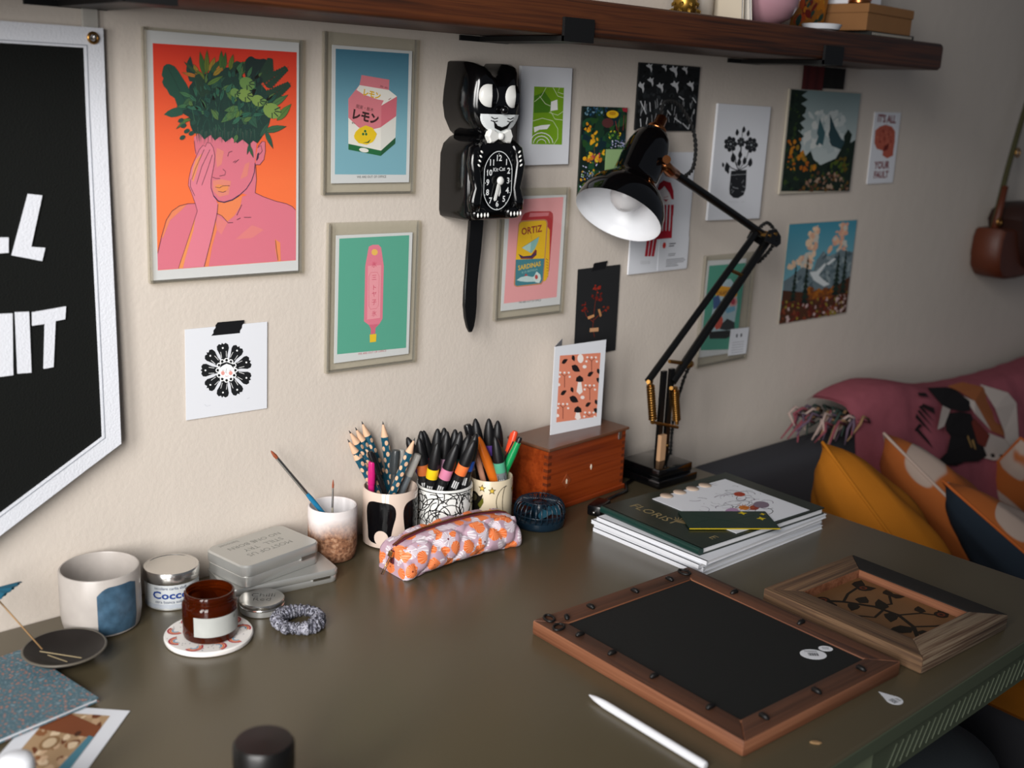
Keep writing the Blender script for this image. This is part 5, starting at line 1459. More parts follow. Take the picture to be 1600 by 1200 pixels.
for i in range(5):
    j = (i+1) % 5; q = [tuple(Vector(inn[k])*(1-t_) + Vector(outl[k])*t_) for k, t_ in ((i, .10), (j, .10), (j, .15), (i, .15))]
    mobj('border_stitching', wavy([bl(*k) for k in q], -0.0068, -0.0075, 5), mat('grey_thread', '8c9098', rough=.9), bn)
LET = {'L': [[(-.066, .508), (-.051, .506), (-.0672, .4505), (-.052, .4485), (-.0565, .434), (-.0885, .4425)], [(-.146, .514), (-.129, .513), (-.128, .464), (-.0905, .462), (-.0918, .4455), (-.146, .445)]],
       'H': [[(-.150, .381), (-.136, .381), (-.135, .352), (-.112, .351), (-.110, .380), (-.093, .379), (-.0975, .310), (-.113, .310), (-.112, .336), (-.135, .336), (-.136, .310), (-.151, .310)]],
       'I': [[(-.090, .380), (-.075, .379), (-.0775, .310), (-.0925, .311)]],
       'T': [[(-.0715, .378), (-.0335, .381), (-.0355, .3665), (-.0465, .3655), (-.0525, .313), (-.0635, .3125), (-.0585, .3635), (-.0725, .363)]]}
for k, ls in LET.items():
    for q in ls: mobj('letter_'+k.lower(), wavy([bl(*t) for t in q[::-1]], -0.0042, -0.0062, 2), FELTW, bn, smooth=True, auto=40)
for x in (0.0145, -0.4925):
    tv, tf = [], []
    g_ = tube([(0.0052*math.cos(a), 0, 0.0052*math.sin(a)) for a in [2*math.pi*i/20 for i in range(20)]], 0.0018, 8, closed=True)
    mobj('grommet', g_, BRASS, bn, smooth=True, loc=(x+.24, -0.0085, -0.011))
    mobj('hook_pad', box(-0.009, 0.009, -0.003, 0.0, -0.006, 0.016, 0.001), clear_mat('clear_hook', 'f0f0f0', .6), bn, loc=(x+.24, -0.0005+.0, 0.004))
    mobj('hook_pin', tube([(0, -0.002, 0.0), (0, -0.011, 0), (0, -0.013, 0.003)], 0.0022, 8), STEEL, bn, smooth=True, loc=(x+.24, 0, -0.0115))

# ------------------------------------------------------------------ prints in clear holders and loose prints
def holder_print(name, label, key, cx, cz, a, w, h, sheet, sa=None, th=0.009, sheet_col=WHITE, cat='print'):
    """acrylic holder of outer size w x h with a printed sheet (cx, cz, rotation, w, h) inside"""
    t = thing(name, label, cat, (cx, -0.0008, cz), (0, -a, 0), 'prints on the wall')
    mobj('back_pane', boxd(-w/2, w/2, -0.0018, 0.0, -h/2, h/2), CLEAR, t)
    mobj('front_pane', boxd(-w/2, w/2, -th, -th+0.0018, -h/2, h/2), CLEAR, t)
    e = 0.003
    for x0, x1, z0, z1 in ((-w/2, -w/2+e, -h/2, h/2), (w/2-e, w/2, -h/2, h/2), (-w/2+e, w/2-e, -h/2, -h/2+e)):
        mobj('edge_strip', boxd(x0, x1, -th+0.0018, -0.0018, z0, z1), CLEAREDGE, t)
    sx, sz, sa, sw, shh = sheet
    s = mobj('sheet', boxd(-sw/2, sw/2, -0.0006, 0, -shh/2, shh/2), sheet_col, t)
    s.location = (sx-cx, -0.0024, sz-cz); s.rotation_euler = (0, -(sa-a), 0)
    ar = Art('y', 0.0006); ar.ops(ARTS[key]); ar.clip(-sw/2, sw/2, -shh/2, shh/2)
    ar.build('artwork', s)
    return t
holder_print('portrait_poster', 'large orange poster of a pink figure with plants for hair', 'portrait', .1785, .5436, -.0101, .2115, .295, (.1777, .5436, -.0101, .2035, .2885), cat='poster')
holder_print('lemon_carton_print', 'small blue print of a pink lemon drink carton', 'lemon', .3904, .5988, -.0109, .1506, .207, (.394, .5987, -.0063, .1289, .1765))
holder_print('ice_lolly_print', 'teal print of a pink tube lolly with yellow tip', 'teal', .3983, .3543, -.018, .154, .2066, (.4002, .3521, -.0155, .1287, .1769))
holder_print('sardine_tin_print', 'pink print of a yellow sardine tin right of the cat clock', 'sardine', .700, .3955, -.0071, .1469, .2027, (.7055, .3965, -.0071, .1285, .1765))
holder_print('bottle_print', 'teal print of an orange drink bottle behind the lamp arm', 'soda', 1.2127, .258, -.0, .152, .211, (1.2035, .261, -.03, .118, .183))

def wall_print(name, label, key, cx, cz, a, w, h, y=-0.0012, th=0.001, col=WHITE, cat='print', border=0.0, edge=None):
    t = thing(name, label, cat, (cx, -0.0006, cz), (0, -a, 0), 'prints on the wall')
    mobj('sheet', boxd(-w/2, w/2, y-th, y, -h/2, h/2) if not edge else box(-w/2, w/2, y-th, y, -h/2, h/2, edge), col, t)
    if key:
        ar = Art('y', th-y); ar.ops(ARTS[key]); ar.clip(-w/2+.0001, w/2-.0001, -h/2+.0001, h/2-.0001); ar.build('artwork', t)
    return t
wall_print('green_block_print', 'white card with a green leaf block print', 'green', .7129, .6048, .0125, .1067, .1458, th=0.006, edge=.0006)
g_ = wall_print('garden_print', 'dark floral garden print behind the lamp shade', 'garden', .8475, .551, 0, .104, .142, th=0.003, col=mat('dark_print_stock', '1a241e', rough=.7))
sn = tag(mobj('sticky_note', boxd(-.027, .027, -.0004, 0, -.031, .031), mat('pale_green_paper', '8fae78', rough=.85)), 'pale green paper note stuck on the dark garden print', 'note'); sn.location = (.881, -.0052, .5245)
wall_print('bird_print', 'black and white print of white birds over reeds', 'birds', 1.0, .6405, 0, .157, .108, th=0.003, col=mat('black_print_stock', '141618', rough=.7))
wall_print('red_figure_print', 'white print of a red-haired figure in red stripes', 'girl', 1.007, .4475, 0, .155, .206, th=0.003)
bc = thing('info_card', 'white text card overlapping the red figure print', 'card', (1.045, -.0050, .372), (0, 0, 0))
mobj('sheet', boxd(-.0405, .0405, -.0005, 0, -.026, .030), WHITE, bc)
ar = Art('y', .0005); ar.ell(-.027, .018, .0045, .0055, 'c03028', 0, 12)
for i, (y, x0, x1) in enumerate(((.020, -.014, .004), (.016, -.014, .0), (.002, -.014, .006), (-.001, -.014, .004), (-.008, -.018, .03), (-.011, -.018, .034), (-.014, -.018, .03), (-.017, -.018, .012), (-.020, -.018, .016))): ar.line([(x0, y), (x1, y)], .0011 if i > 1 else .002, '6a6a70', 0)
ar.build('lettering', bc)
wall_print('potted_flowers_print', 'white print of black flowers in a black pot', 'pot', 1.2122, .5309, -.0148, .1583, .2066, th=0.005, edge=.0005)
wall_print('misty_peaks_painting', 'painting of misty twin peaks with dark trees', 'peak', 1.473, .569, 0, .249, .197, th=0.004, col=mat('canvas_board', 'b0a898', rough=.9), cat='painting')
wall_print('autumn_mountain_painting', 'painting of a snowy mountain over red autumn ground', 'autumn', 1.5203, .3093, -.0058, .2484, .2013, th=0.0012, col=mat('canvas_board'), cat='painting')
ft = wall_print('slogan_print', 'small white print of a red fist with lettering', 'fault', 1.718, .5579, .0101, .1049, .1481, th=0.0015)
daisy = wall_print('daisy_face_print', 'square white print of a black daisy with a face', 'daisy', .1729, .276, -.0173, .1156, .1174, th=0.0005)
pressed = wall_print('pressed_flower_card', 'black card with dried red flowers taped on', 'pressed', .8603, .2877, .0127, .1024, .1497, th=0.0006, col=mat('black_card', '17181a', rough=.8))
def strip_tape(label, cx, cz, w, h, a, y):
    bm = bmesh.new(); n = 6; vs2 = []
    pts = [(-w/2+.0015*(i % 2), -h/2 + h*i/(n-1)) for i in range(n)][::-1] + [(w/2-.0012*(i % 2), -h/2 + h*i/(n-1)) for i in range(n)]
    sk = [(x + z*.45, z) for x, z in pts]
    o = mobj('tape_strip', prism(sk, -.0003, -.0007, 0, 'y'), TAPE, None, loc=(cx, y, cz), rot=(0, -a, 0))
    return tag(o, label, 'tape', 'black tape strips on the wall')
strip_tape('torn black tape holding the daisy print', .1755, .3315, .040, .0165, -.02, -.0018)
strip_tape('torn black tape holding the black flower card', .8595, .364, .034, .013, .06, -.0018)
wt = thing('price_card', 'small pale card tucked over the orange bottle print', 'card', (1.256, -.0102, .191), (0, .04, 0))
mobj('sheet', boxd(-.029, .029, -.0004, 0, -.026, .026), WHITE, wt)
ar = Art('y', .0004); ar.ell(-.008, .012, .003, .004, '5a5a60', 0, 8); ar.ell(.006, .012, .003, .004, '5a5a60', 0, 8)
for i in range(5): ar.line([(-.02, -.001-.005*i), (.018, -.001-.005*i)], .0008, '8a8a90', 0)
ar.build('lettering', wt)
hc = thing('hanging_cloth', 'small dark red and black cloth hanging under the shelf', 'cloth', (1.455, -.002, .712))
def drape(x0, x1, z0, z1, amp, ph, n=10):
    v, f = [], []
    for j in range(n+1):
        for i in range(n+1):
            x = x0+(x1-x0)*i/n; z = z0+(z1-z0)*j/n; v.append((x, -.003-amp*(1+math.sin(i*1.4+ph)), z))
    for j in range(n):
        for i in range(n): a = j*(n+1)+i; f.append((a, a+1, a+n+2, a+n+1))
    m = len(v); v += [(x, y+.0012, z) for x, y, z in v]; f += [tuple(q+m for q in reversed(k)) for k in f]
    return v, f
mobj('red_panel', drape(-.068, .0, -.044, 0, .0012, 0), mat('dark_red_cloth', '4a1214', rough=.9), hc, smooth=True)
mobj('black_panel', drape(.0, .075, -.04, 0, .0014, 1), mat('black_cloth', '100e0e', rough=.95), hc, smooth=True)

# ------------------------------------------------------------------ cat-shaped wall clock
ck = thing('cat_wall_clock', 'glossy black cat-shaped wall clock with a white bow tie', 'clock', (.567, -.001, .46))
CB = mat('glossy_black_plastic', '060607', rough=0.12, spec=0.6); CW = mat('glossy_white_plastic', 'dcdcd8', rough=0.25)
def shell(pts, layers, cz):
    v, f = [], []; n = len(pts)
    for y, k, kz in layers:
        for x, z in pts: v.append((x*k, y, cz + (z-cz)*kz))
    for j in range(len(layers)-1):
        for i in range(n): q = (i+1) % n; f.append((j*n+i, (j+1)*n+i, (j+1)*n+q, j*n+q))
    f.append(tuple(range(n))); m = (len(layers)-1)*n; f.append(tuple(m+i for i in range(n-1, -1, -1)))
    bm = bmesh.new(); bv = [bm.verts.new(q) for q in v]
    for q in f: bm.faces.new([bv[i] for i in q])
    bmesh.ops.recalc_face_normals(bm, faces=bm.faces)
    return bm
def mirror(h): return h + [(-x, z) for x, z in reversed(h) if abs(x) > 1e-6]
body = mirror([(.0, -.002), (.042, -.002), (.050, .002), (.052, .01), (.0525, .05), (.052, .09), (.047, .104), (.036, .113), (.024, .118), (.0, .120)])
head = mirror([(.0, .108), (.02, .110), (.036, .122), (.0465, .140), (.0505, .160), (.049, .178), (.046, .195), (.043, .2155), (.039, .2175), (.027, .2165), (.020, .209), (.012, .2015), (.0, .2005)])
mobj('body_shell', shell(body, [(0, 1, 1), (-.045, .99, 1), (-.054, .96, .985), (-.060, .90, .955), (-.063, .80, .9), (-.064, .6, .7)], .055), CB, ck, smooth=True, auto=50)
mobj('head_shell', shell(head, [(0, 1, 1), (-.030, .99, 1), (-.044, .95, .975), (-.056, .86, .9), (-.064, .72, .78), (-.068, .5, .6), (-.069, .25, .3)], .160), CB, ck, smooth=True, auto=60)
for s in (-1, 1):
    mobj('arm', tube([(s*.030, -.058, .108), (s*.040, -.060, .098), (s*.043, -.062, .08), (s*.0395, -.063, .06), (s*.036, -.064, .045), (s*.041, -.064, .028), (s*.040, -.064, .014)], [.006, .0085, .0095, .009, .008, .0105, .010], 12), CB, ck, smooth=True)
    mobj('foot', xform(lathe([(.001, -.0125), (.009, -.010), (.0125, 0), (.009, .010), (.001, .0125)], 16), Matrix.Translation((s*.032, -.064, .010)) @ Matrix.Diagonal((1.2, .8, .75, 1))), CB, ck, smooth=True)
    for i in range(4):
        mobj('claw', xform(lathe([(.0005, -.0032), (.0015, -.001), (.0015, .001), (.0005, .0032)], 8), Matrix.Translation((s*(.022+.0062*i), -.0742+.0004*abs(i-1.5), .0085))), CW, ck, smooth=True)
        mobj('claw', xform(lathe([(.0005, -.0028), (.0014, -.001), (.0014, .001), (.0005, .0028)], 8), Matrix.Translation((s*(.0355+.0015*i), -.0715, .096-.0062*i)) @ Matrix.Rotation(s*.9, 4, 'Y')), CW, ck, smooth=True)
    eye = mobj('eye', xform(lathe([(.0005, 0), (.008, -.0022+.0), (.0135, -.0042), (.0165, -.008), (.0168, -.0095)][::-1], 28), Matrix.Translation((s*.0218, -.0735, .172)) @ Matrix.Rotation(s*.10, 4, 'Z') @ Matrix.Diagonal((1.0, 1, 1.08, 1)) @ Matrix.Rotation(math.radians(90), 4, 'X')), CW, ck, smooth=True)
    ar = Art('y', 0.0); ar.poly([(.003+.0062*math.sin(t), .0168*math.cos(t)) for t in [math.pi*i/10 for i in range(11)]] + [(.003-.0040*math.sin(t), -.0168*math.cos(t)) for t in [math.pi*i/10 for i in range(1, 10)]], '050505')
    pu = ar.build('pupil', eye, CB); pu.matrix_local = Matrix.Translation((s*.0218, -.0741, .172)) @ Matrix.Rotation(s*.10, 4, 'Z')
    for q in pu.data.vertices:
        rr = math.hypot(q.co.x, q.co.z); q.co.y = .0036*(rr/.0135)**1.6 - .0009
ar = Art('y', 0.0)
mz = [(.0 + .036*math.cos(t), .1475 + (-.0265)*math.sin(t)) for t in [math.pi*i/18 for i in range(19)]]
ar.poly(mz, 'd4d8d8')
ar.poly([(-.017, .1395), (-.008, .132), (.0, .130), (.008, .132), (.017, .1395), (.012, .1285), (.0, .1245), (-.012, .1285)], '101010', 1)
for s in (-1, 1):
    for i in range(2): ar.line([(s*.009, .1425-.004*i), (s*.015, .1412-.004*i), (s*.021, .1437-.0045*i)], .0012, '101010', 1)
HL = [(1.0, -.030), (.96, -.044), (.88, -.056), (.75, -.064), (.55, -.068), (.275, -.069), (0, -.0692)]
def head_y(x, z):
    rho = min(1, math.hypot(x/.050, (z-.160)/.0515))
    for (k1, y1), (k0, y0) in zip(HL, HL[1:]):
        if rho >= k0: return y0 + (y1-y0)*(rho-k0)/(k1-k0)
    return HL[-1][1]
ar.refine(.004)
mu = ar.build('muzzle', ck, ink_mat('gloss_print', .3))
for q in mu.data.vertices: q.co.y = head_y(q.co.x, q.co.z) - .0022 + q.co.y*8
mobj('nose', xform(lathe([(.0005, -.006), (.005, -.004), (.0066, 0), (.005, .004), (.0005, .006)], 16), Matrix.Translation((0, -.074, .1535))), CB, ck, smooth=True)
bt = mobj('bow_tie', join(prism([(.003, .1135), (.012, .1085), (.019, .108), (.0215, .1135), (.0235, .1175), (.0215, .122), (.019, .127), (.012, .1265), (.003, .1215)], -.060, -.071, .002, 'y'), prism([(-x, z) for x, z in [(.003, .1135), (.012, .1085), (.019, .108), (.0215, .1135), (.0235, .1175), (.0215, .122), (.019, .127), (.012, .1265), (.003, .1215)]][::-1], -.060, -.071, .002, 'y')), CW, ck)
mobj('tie_knot', xform(lathe([(.001, -.005), (.0045, -.004), (.0055, 0), (.0045, .004), (.001, .005)], 12), Matrix.Translation((0, -.0695, .1175))), CW, bt, smooth=True)
dl = mobj('dial', prism([(.0305*math.cos(t)*(1 if abs(math.sin(t)) < .8 else 1), .0555+.0425*math.sin(t)) for t in [2*math.pi*i/40 for i in range(40)]], -.060, -.0672, 0, 'y'), CB, ck)
ring = [((.0288*math.cos(t)), .0555+.041*math.sin(t)) for t in [2*math.pi*i/48 for i in range(49)]]
ring = [(max(-.0262, min(.0262, x)), z) for x, z in ring]
ar = Art('y', .0673); ar.line(ring, .0011, 'e0e4e4', 0)
for i, (x, z) in enumerate([(.0149, .0811), (.0197, .0689), (.0195, .0549), (.0185, .0411), (.0126, .0291), (0, .0225), (-.0131, .0275), (-.019, .0391), (-.0192, .0531), (-.0172, .0665), (-.0125, .0805), (.0, .0868)]):
    ar.text(str(i+1), x, z-.0035, .0118, 'e4e6e6', 0, 0, 'C', .02)
    ar.ell(x*1.24 if abs(x) > .016 else x*1.30, .0555+(z-.0555)*1.2, .0007, .0007, 'e4e6e6', 0, 6)
ar.text('Kit·Cat', .0015, .0690, .0078, 'e4e6e6', 0, .06, 'C', .008)
ar.build('numerals', dl, ink_mat('gloss_print'))
mobj('hour_hand', prism([(-.0022, .055), (-.0012, .040), (.0012, .0335), (.0040, .0395), (.0024, .055)], -.0685, -.0700, 0, 'y'), CW, dl)
mobj('minute_hand', prism([(-.0022, .056), (-.0095, .030), (-.0085, .0275), (-.0055, .0285), (.0022, .055)], -.0702, -.0716, 0, 'y'), CW, dl)
mobj('hub', xform(lathe([(.006, 0), (.0062, .002), (.004, .004), (.0005, .0045)], 20), Matrix.Translation((0, -.0716, .0558)) @ Matrix.Rotation(math.radians(90), 4, 'X')), CW, dl, smooth=True)
tl = [(.0125, .006), (.0125, -.02), (.0125, -.05), (.012, -.08), (.012, -.105), (.0118, -.13), (.0095, -.15), (.0058, -.164), (.0018, -.171)]
cxs = [-.004, -.005, -.007, -.0095, -.011, -.011, -.010, -.009, -.0085]
L_ = [(c-w, z) for (w, z), c in zip(tl, cxs)]; R_ = [(c+w, z) for (w, z), c in zip(tl, cxs)]
mobj('tail', prism(L_ + R_[::-1], -.024, -.030, .0012, 'y'), mat('satin_black_plastic', '0a0a0b', rough=.4), ck)

# ------------------------------------------------------------------ leather bag hanging at the far right
LEA = mat('tan_leather', '522410', rough=.5, bump=.3, bscale=150, var=.12, vscale=12)
LEAD = mat('dark_leather', '2a120b', rough=.55, bump=.3, bscale=150)
bg_ = thing('leather_bag', 'brown leather saddle bag hanging from a strap on the wall', 'bag', (2.30, -.004, .25))
out = [(-.115, .12), (-.125, .10), (-.128, .06), (-.12, .025), (-.10, .005), (-.06, -.004), (.0, -.006), (.06, -.004), (.10, .005), (.12, .025), (.128, .06), (.125, .10), (.115, .12)]
mobj('body', prism(out[::1], 0, -.075, .010, 'y'), LEA, bg_, smooth=True, auto=45)
fl = [(-.06, .142), (-.045, .165), (.0, .178), (.10, .178), (.13, .14), (.135, .06), (.11, .02), (.05, .008), (.0, .03), (-.03, .075), (-.045, .11)]
mobj('flap', prism(fl[::-1], .0, -.088, .008, 'y'), LEAD, bg_, smooth=True, auto=45)
st = mobj('strap', join(tube([(-.085, -.03, .115), (-.078, -.032, .16), (-.055, -.032, .26), (-.02, -.03, .36), (.02, -.028, .46), (.045, -.026, .60)], .007, 8)), mat('olive_webbing', '3c3a22', rough=.95), bg_, smooth=True)
mobj('leather_tab', tube([(-.088, -.036, .112), (-.081, -.038, .15), (-.066, -.038, .22)], [.010, .009, .008], 8), LEA, bg_, smooth=True)
for z_, x_ in ((.135, -.086), (.30, -.042)): mobj('buckle', tube([(x_+.010*math.cos(a), -.045, z_+.010*math.sin(a)) for a in [2*math.pi*i/16 for i in range(16)]], .0025, 6, closed=True), BRASS, bg_, smooth=True)
hk = thing('coat_hook', 'dark iron coat hook holding the bag strap', 'hook', (2.345, -.001, .85))
mobj('plate', box(-.03, .03, -.006, 0, -.03, .05, .002), BRKT, hk)
mobj('peg', tube([(0, -.004, .0), (0, -.04, -.005), (0, -.05, .015)], .007, 10), BRKT, hk, smooth=True)
# ------------------------------------------------------------------ desk
DESK = mat('olive_desk_paint', '554c39', rough=0.30, spec=0.6, var=.05, vscale=4, bump=.06, bscale=900)
DESKG = mat('green_desk_enamel', '525a48', rough=0.5, spec=0.5, bump=.08, bscale=600)
dk = thing('desk', 'wide olive-green metal desk standing against the wall', 'desk', (0.09, -0.39, -0.75))
def dl_(d): return [Vector(v) - Vector((0.09, -0.39, -0.75)) for v in d[0]], d[1]
bm = box(-0.86, 1.043, -0.776, -0.002, -0.021, 0.0, 0.004, 3)
for v in bm.verts: v.co -= Vector((0.09, -0.39, -0.75))
mobj('desk_top', bm, [DESK], dk, smooth=True, auto=30)
mobj('edge_band', dl_(boxd(-0.86, 1.043, -0.7775, -0.7725, -0.0205, -0.0035)), DESKG, dk)
dr = mobj('drawer', dl_(boxd(0.512, 1.035, -0.770, -0.30, -0.070, -0.0215)), DESKG, dk)
mobj('drawer', dl_(boxd(-0.852, -0.40, -0.770, -0.30, -0.070, -0.0215)), DESKG, dk)
sl_ = []
for i in range(33):
    x = 0.545 + i*0.0145
    d = [(x, z) for x, z in ((x, -.063), (x+.0014, -.063), (x+.0184, -.036), (x+.017, -.036))]
    sl_.append(mobj('louvre_slot', dl_(prism(d, -.7698, -.7712, 0, 'y')), DESKG, dr))
for x, y in ((-0.845, -0.765), (0.53, -0.70), (-0.845, -0.06), (1.0, -0.06)):
    mobj('leg', dl_(boxd(x, x+.035, y, y+.035, -0.75, -0.0215 if y > -.5 else -.0702)), DESKG, dk)
mobj('back_rail', dl_(boxd(-0.81, 1.0, -0.05, -0.03, -0.12, -0.0215)), DESKG, dk)

# ------------------------------------------------------------------ mug, dish, papers on the left
def spin(fn, n=40):  # lathe whose colour regions are separate parts is made from profiles
    return fn
GLZ = mat('white_speckled_glaze', 'a8a19b', rough=.35, var=.05, vscale=60, spec=.5)
def cup_mesh(r, h, t=0.003, r0=None, foot=0.004, n=48):
    r0 = r0 or r*.93
    return lathe([(r0*.9, 0), (r0, .002), (r0+(r-r0)*.5, .008), (r, .02), (r, h-.002), (r-t*.4, h), (r-t*.8, h), (r-t, h-.002), (r-t, .022), (r0-t, foot+.004), (r0*.7, foot), (.001, foot)], n, cap=True)
mug = thing('ceramic_mug', 'white speckled ceramic mug with a blue painted panel', 'mug', (-.026, -.0525, 0))
mobj('body', cup_mesh(.0462, .074, .0035, .043), GLZ, mug, smooth=True, auto=50)
# blue glazed panel hugging the outside
pv, pf = [], []; na, nz = 16, 12
for j in range(nz+1):
    for i in range(na+1):
        s = i/na; a = math.radians(-117 + 62*s) ; zt = .0655 - .010*(1-min(1, s*3.2))**2 - .004*max(0, s-.8)*5
        z = .0045 + (zt-.0045)*j/nz; rr = .0462 if z > .02 else (.0446+.0016*(z-.008)/.012 if z > .008 else .043+.0016*(z-.002)/.006); rr += .0003
        pv.append((rr*math.cos(a), rr*math.sin(a), z))
for j in range(nz):
    for i in range(na): a = j*(na+1)+i; pf.append((a, a+1, a+na+2, a+na+1))
mobj('blue_panel', (pv, pf), mat('blue_glaze', '3a5468', rough=.3, var=.30, vscale=90), mug, smooth=True)
dsh = thing('dark_dish', 'shallow dark brown dish in front of the mug', 'dish', (-.095, -.1175, 0))
mobj('body', lathe([(.018, 0), (.020, .001), (.021, .004), (.034, .009), (.0435, .016), (.0445, .0175), (.0432, .0182), (.033, .0115), (.02, .0065), (.001, .0055)], 44), mat('dark_brown_glaze', '17120f', rough=.5, var=.2, vscale=30), dsh, smooth=True, auto=60)
mobj('rim_glaze', lathe([(.0440, .0162), (.0452, .0176), (.0442, .0188), (.0425, .0183)], 44, cap=False), mat('grey_glaze', '5e584e', rough=.4), dsh, smooth=True)
for i, (a, b, lab) in enumerate((((-.118, -.105, .0145), (-.085, -.140, .0105), 'thin pale stick lying across the dark dish'), ((-.112, -.112, .011), (-.100, -.137, .0095), 'short thin stick in the dark dish'))):
    o = tag(mobj('incense_stick', xform(lathe([(.0004, 0), (.0006, .001), (.0006, (Vector(b)-Vector(a)).length-.001), (.0003, (Vector(b)-Vector(a)).length)], 6), place(a, b)), mat('pale_stick', '9a8a6a', rough=.8)), lab, 'stick', 'sticks in the dark dish')
par = thing('paper_parasol', 'teal paper cocktail parasol at the left edge of desk', 'parasol', (-.138, -.066, 0))
pv = [(0, 0, .010)]; pf = []
for i in range(32):
    a = 2*math.pi*i/32; rr = .031*(1 if i % 2 == 0 else .93); pv.append((rr*math.cos(a), rr*math.sin(a), -.006 if i % 2 == 0 else -.004))
for i in range(32): pf.append((0, i+1, (i+1) % 32+1))
PB_, PC_ = Vector((.024, -.036, .0145)), Vector((-.010, .002, .074))
Mp = place(PC_, PC_ + (PC_-PB_))
cp_ = mobj('canopy', (lambda d: xform(d, Mp))((pv + [(x, y, z-.0008) for x, y, z in pv], pf + [tuple(q+33 for q in reversed(f)) for f in pf])), mat('teal_paper', '145a72', rough=.8), par)
mobj('stick', tube([PB_, PC_, Mp @ Vector((0, 0, .014))], .0009, 6), mat('bamboo', 'a8845a', rough=.7), par, smooth=True)

pcx = thing('photo_postcard', 'white-bordered sepia photo postcard under the patterned notebook', 'postcard', (-.1597, -.2712, .0004), (0, 0, math.radians(44.7)))
mobj('sheet', boxd(-.062, .062, -.046, .046, 0, .0006), WHITE, pcx)
ar = Art('z', .0006); q = [(-.053, .030), (.050, .030), (.050, -.030), (-.053, -.030)]; ar.poly(q, 'a88a68', 0)
ar.daubs(['8a5a38', 'c8a888', '6a3a20', 'b89878', 'd8c0a0'], 1, 70, .022, q, 4); ar.poly([(.018, .030), (.050, .030), (.050, .014), (.028, -.030), (.008, -.030)], '7a4428', 3)
ar.ell(-.005, .008, .013, .009, '8a6a48', 3, 14); ar.ell(-.005, .008, .009, .006, 'c8b090', 4, 14); ar.ell(.014, -.012, .005, .003, '4a2a18', 4, 10); ar.poly([(-.053, -.018), (.012, -.024), (.01, -.030), (-.053, -.030)], '4a7a8a', 4)
ar.clip(-.053, .050, -.030, .030); ar.build('photograph', pcx)
env = tag(mobj('pink_card', boxd(-.055, .055, -.035, .035, 0, .0012), mat('pale_pink_card', 'b8a094', rough=.85), None, loc=(-.165, -.192, .0012), rot=(0, 0, math.radians(14))), 'plain pale pink card under the patterned notebook', 'card')
nbk = thing('patterned_notebook', 'notebook with tiny teal and red flower pattern', 'notebook', (-.1705, -.1595, .0026), (0, 0, math.radians(9)))
PAT = ramp_mat('teal_flower_paper', 'voronoi', [(0, 'c8b4a8'), (.22, '94584a'), (.38, '5f7a82'), (.62, '43606c'), (1, '8498a0')], (1, 1, 1), 210, rough=.6)
mobj('pages', boxd(-.0545, .0555, -.0755, .0755, .001, .004), WHITE, nbk)
mobj('back_cover', boxd(-.057, .057, -.077, .077, 0, .001), PAT, nbk)
mobj('front_cover', boxd(-.057, .057, -.077, .077, .004, .0050), PAT, nbk)
mobj('spine', boxd(-.0582, -.057, -.077, .077, 0, .0050), PAT, nbk)

# bottles in the foreground
bo = thing('black_cap_bottle', 'bottle with a round black screw cap in the foreground', 'bottle', (-.083, -.533, 0))
mobj('body', lathe([(.022, 0), (.0245, .002), (.0255, .006), (.0255, .066), (.023, .073)], 40), mat('white_bottle_plastic', 'c4d0e4', rough=.3), bo, smooth=True, auto=40)
mobj('blue_band', lathe([(.0258, .058), (.0259, .059), (.0259, .0635), (.0258, .0645)], 40), mat('blue_band_print', '1f3c7a', rough=.3), bo, smooth=True)
mobj('cap', lathe([(.0235, .0735), (.0255, .0745), (.0258, .078), (.0258, .098), (.0235, .1015), (.001, .1025)], 44), mat('satin_black_cap', '0c0b0a', rough=.38), bo, smooth=True, auto=40)
wb = thing('white_cap_bottle', 'small bottle with a rounded white cap at lower left', 'bottle', (-.232, -.372, 0))
mobj('body', lathe([(.017, 0), (.019, .002), (.019, .035), (.014, .040)], 32), mat('white_bottle_plastic'), wb, smooth=True, auto=40)
mobj('cap', lathe([(.0142, .0402), (.0150, .0415), (.0152, .056), (.0135, .0625), (.008, .0655), (.001, .066)], 32), mat('bright_white_plastic', 'e6e8ec', rough=.35), wb, smooth=True)

# ------------------------------------------------------------------ tins, jar, coaster, scrunchie
TIN = mat('brushed_tin', 'bcbcb8', rough=.36, metal=.6)
tc_ = thing('balm_tin', 'round silver-lidded tin with blue lettered paper label', 'tin', (.068, -.0435, 0))
mobj('body', lathe([(.031, 0), (.0325, .001), (.0325, .0365)], 44), TIN, tc_, smooth=True, auto=40)
def wrap_label(name, parent, r, a0, a1, z0, z1, material, n=24):
    v, f = [], []
    for i in range(n+1):
        a = a0+(a1-a0)*i/n
        for rr, z in ((r, z0), (r, z1)): v.append((rr*math.cos(a), rr*math.sin(a), z))
    for i in range(n): f.append((2*i, 2*i+2, 2*i+3, 2*i+1))
    return mobj(name, (v, f), material, parent, smooth=True)
def wrap_art(ar, r, amid):
    """bend a flat 'y' art round a cylinder of radius r, its centre facing angle amid"""
    for i, (x, y, z) in enumerate(ar.v):
        a = amid + x/r; R_ = r - y; ar.v[i] = (R_*math.cos(a), R_*math.sin(a), z)
    return ar
lb = wrap_label('paper_label', tc_, .0329, -math.pi, math.pi, .003, .0355, mat('pale_label', 'b4b8ba', rough=.6), 48)
AM = math.radians(-119)
ar = Art('y', .0001); ar.text('secolare carlia sloff', 0, .0285, .0052, '34405a', 0, 0, 'C', .004); ar.text('Cocco', 0, .0165, .0135, '1f3a7a', 0, 0, 'C', .03, 1.25); ar.text('cera bianca solida', 0, .0105, .0054, '34405a', 0, 0, 'C', .004)
for k in range(3): ar.line([(-.05+.002*i, .0045+.0018*k+.0005*math.sin(i*1.2)) for i in range(51)], .0004, '6a7a9a', 0)
wrap_art(ar, .0330, AM).build('lettering', lb)
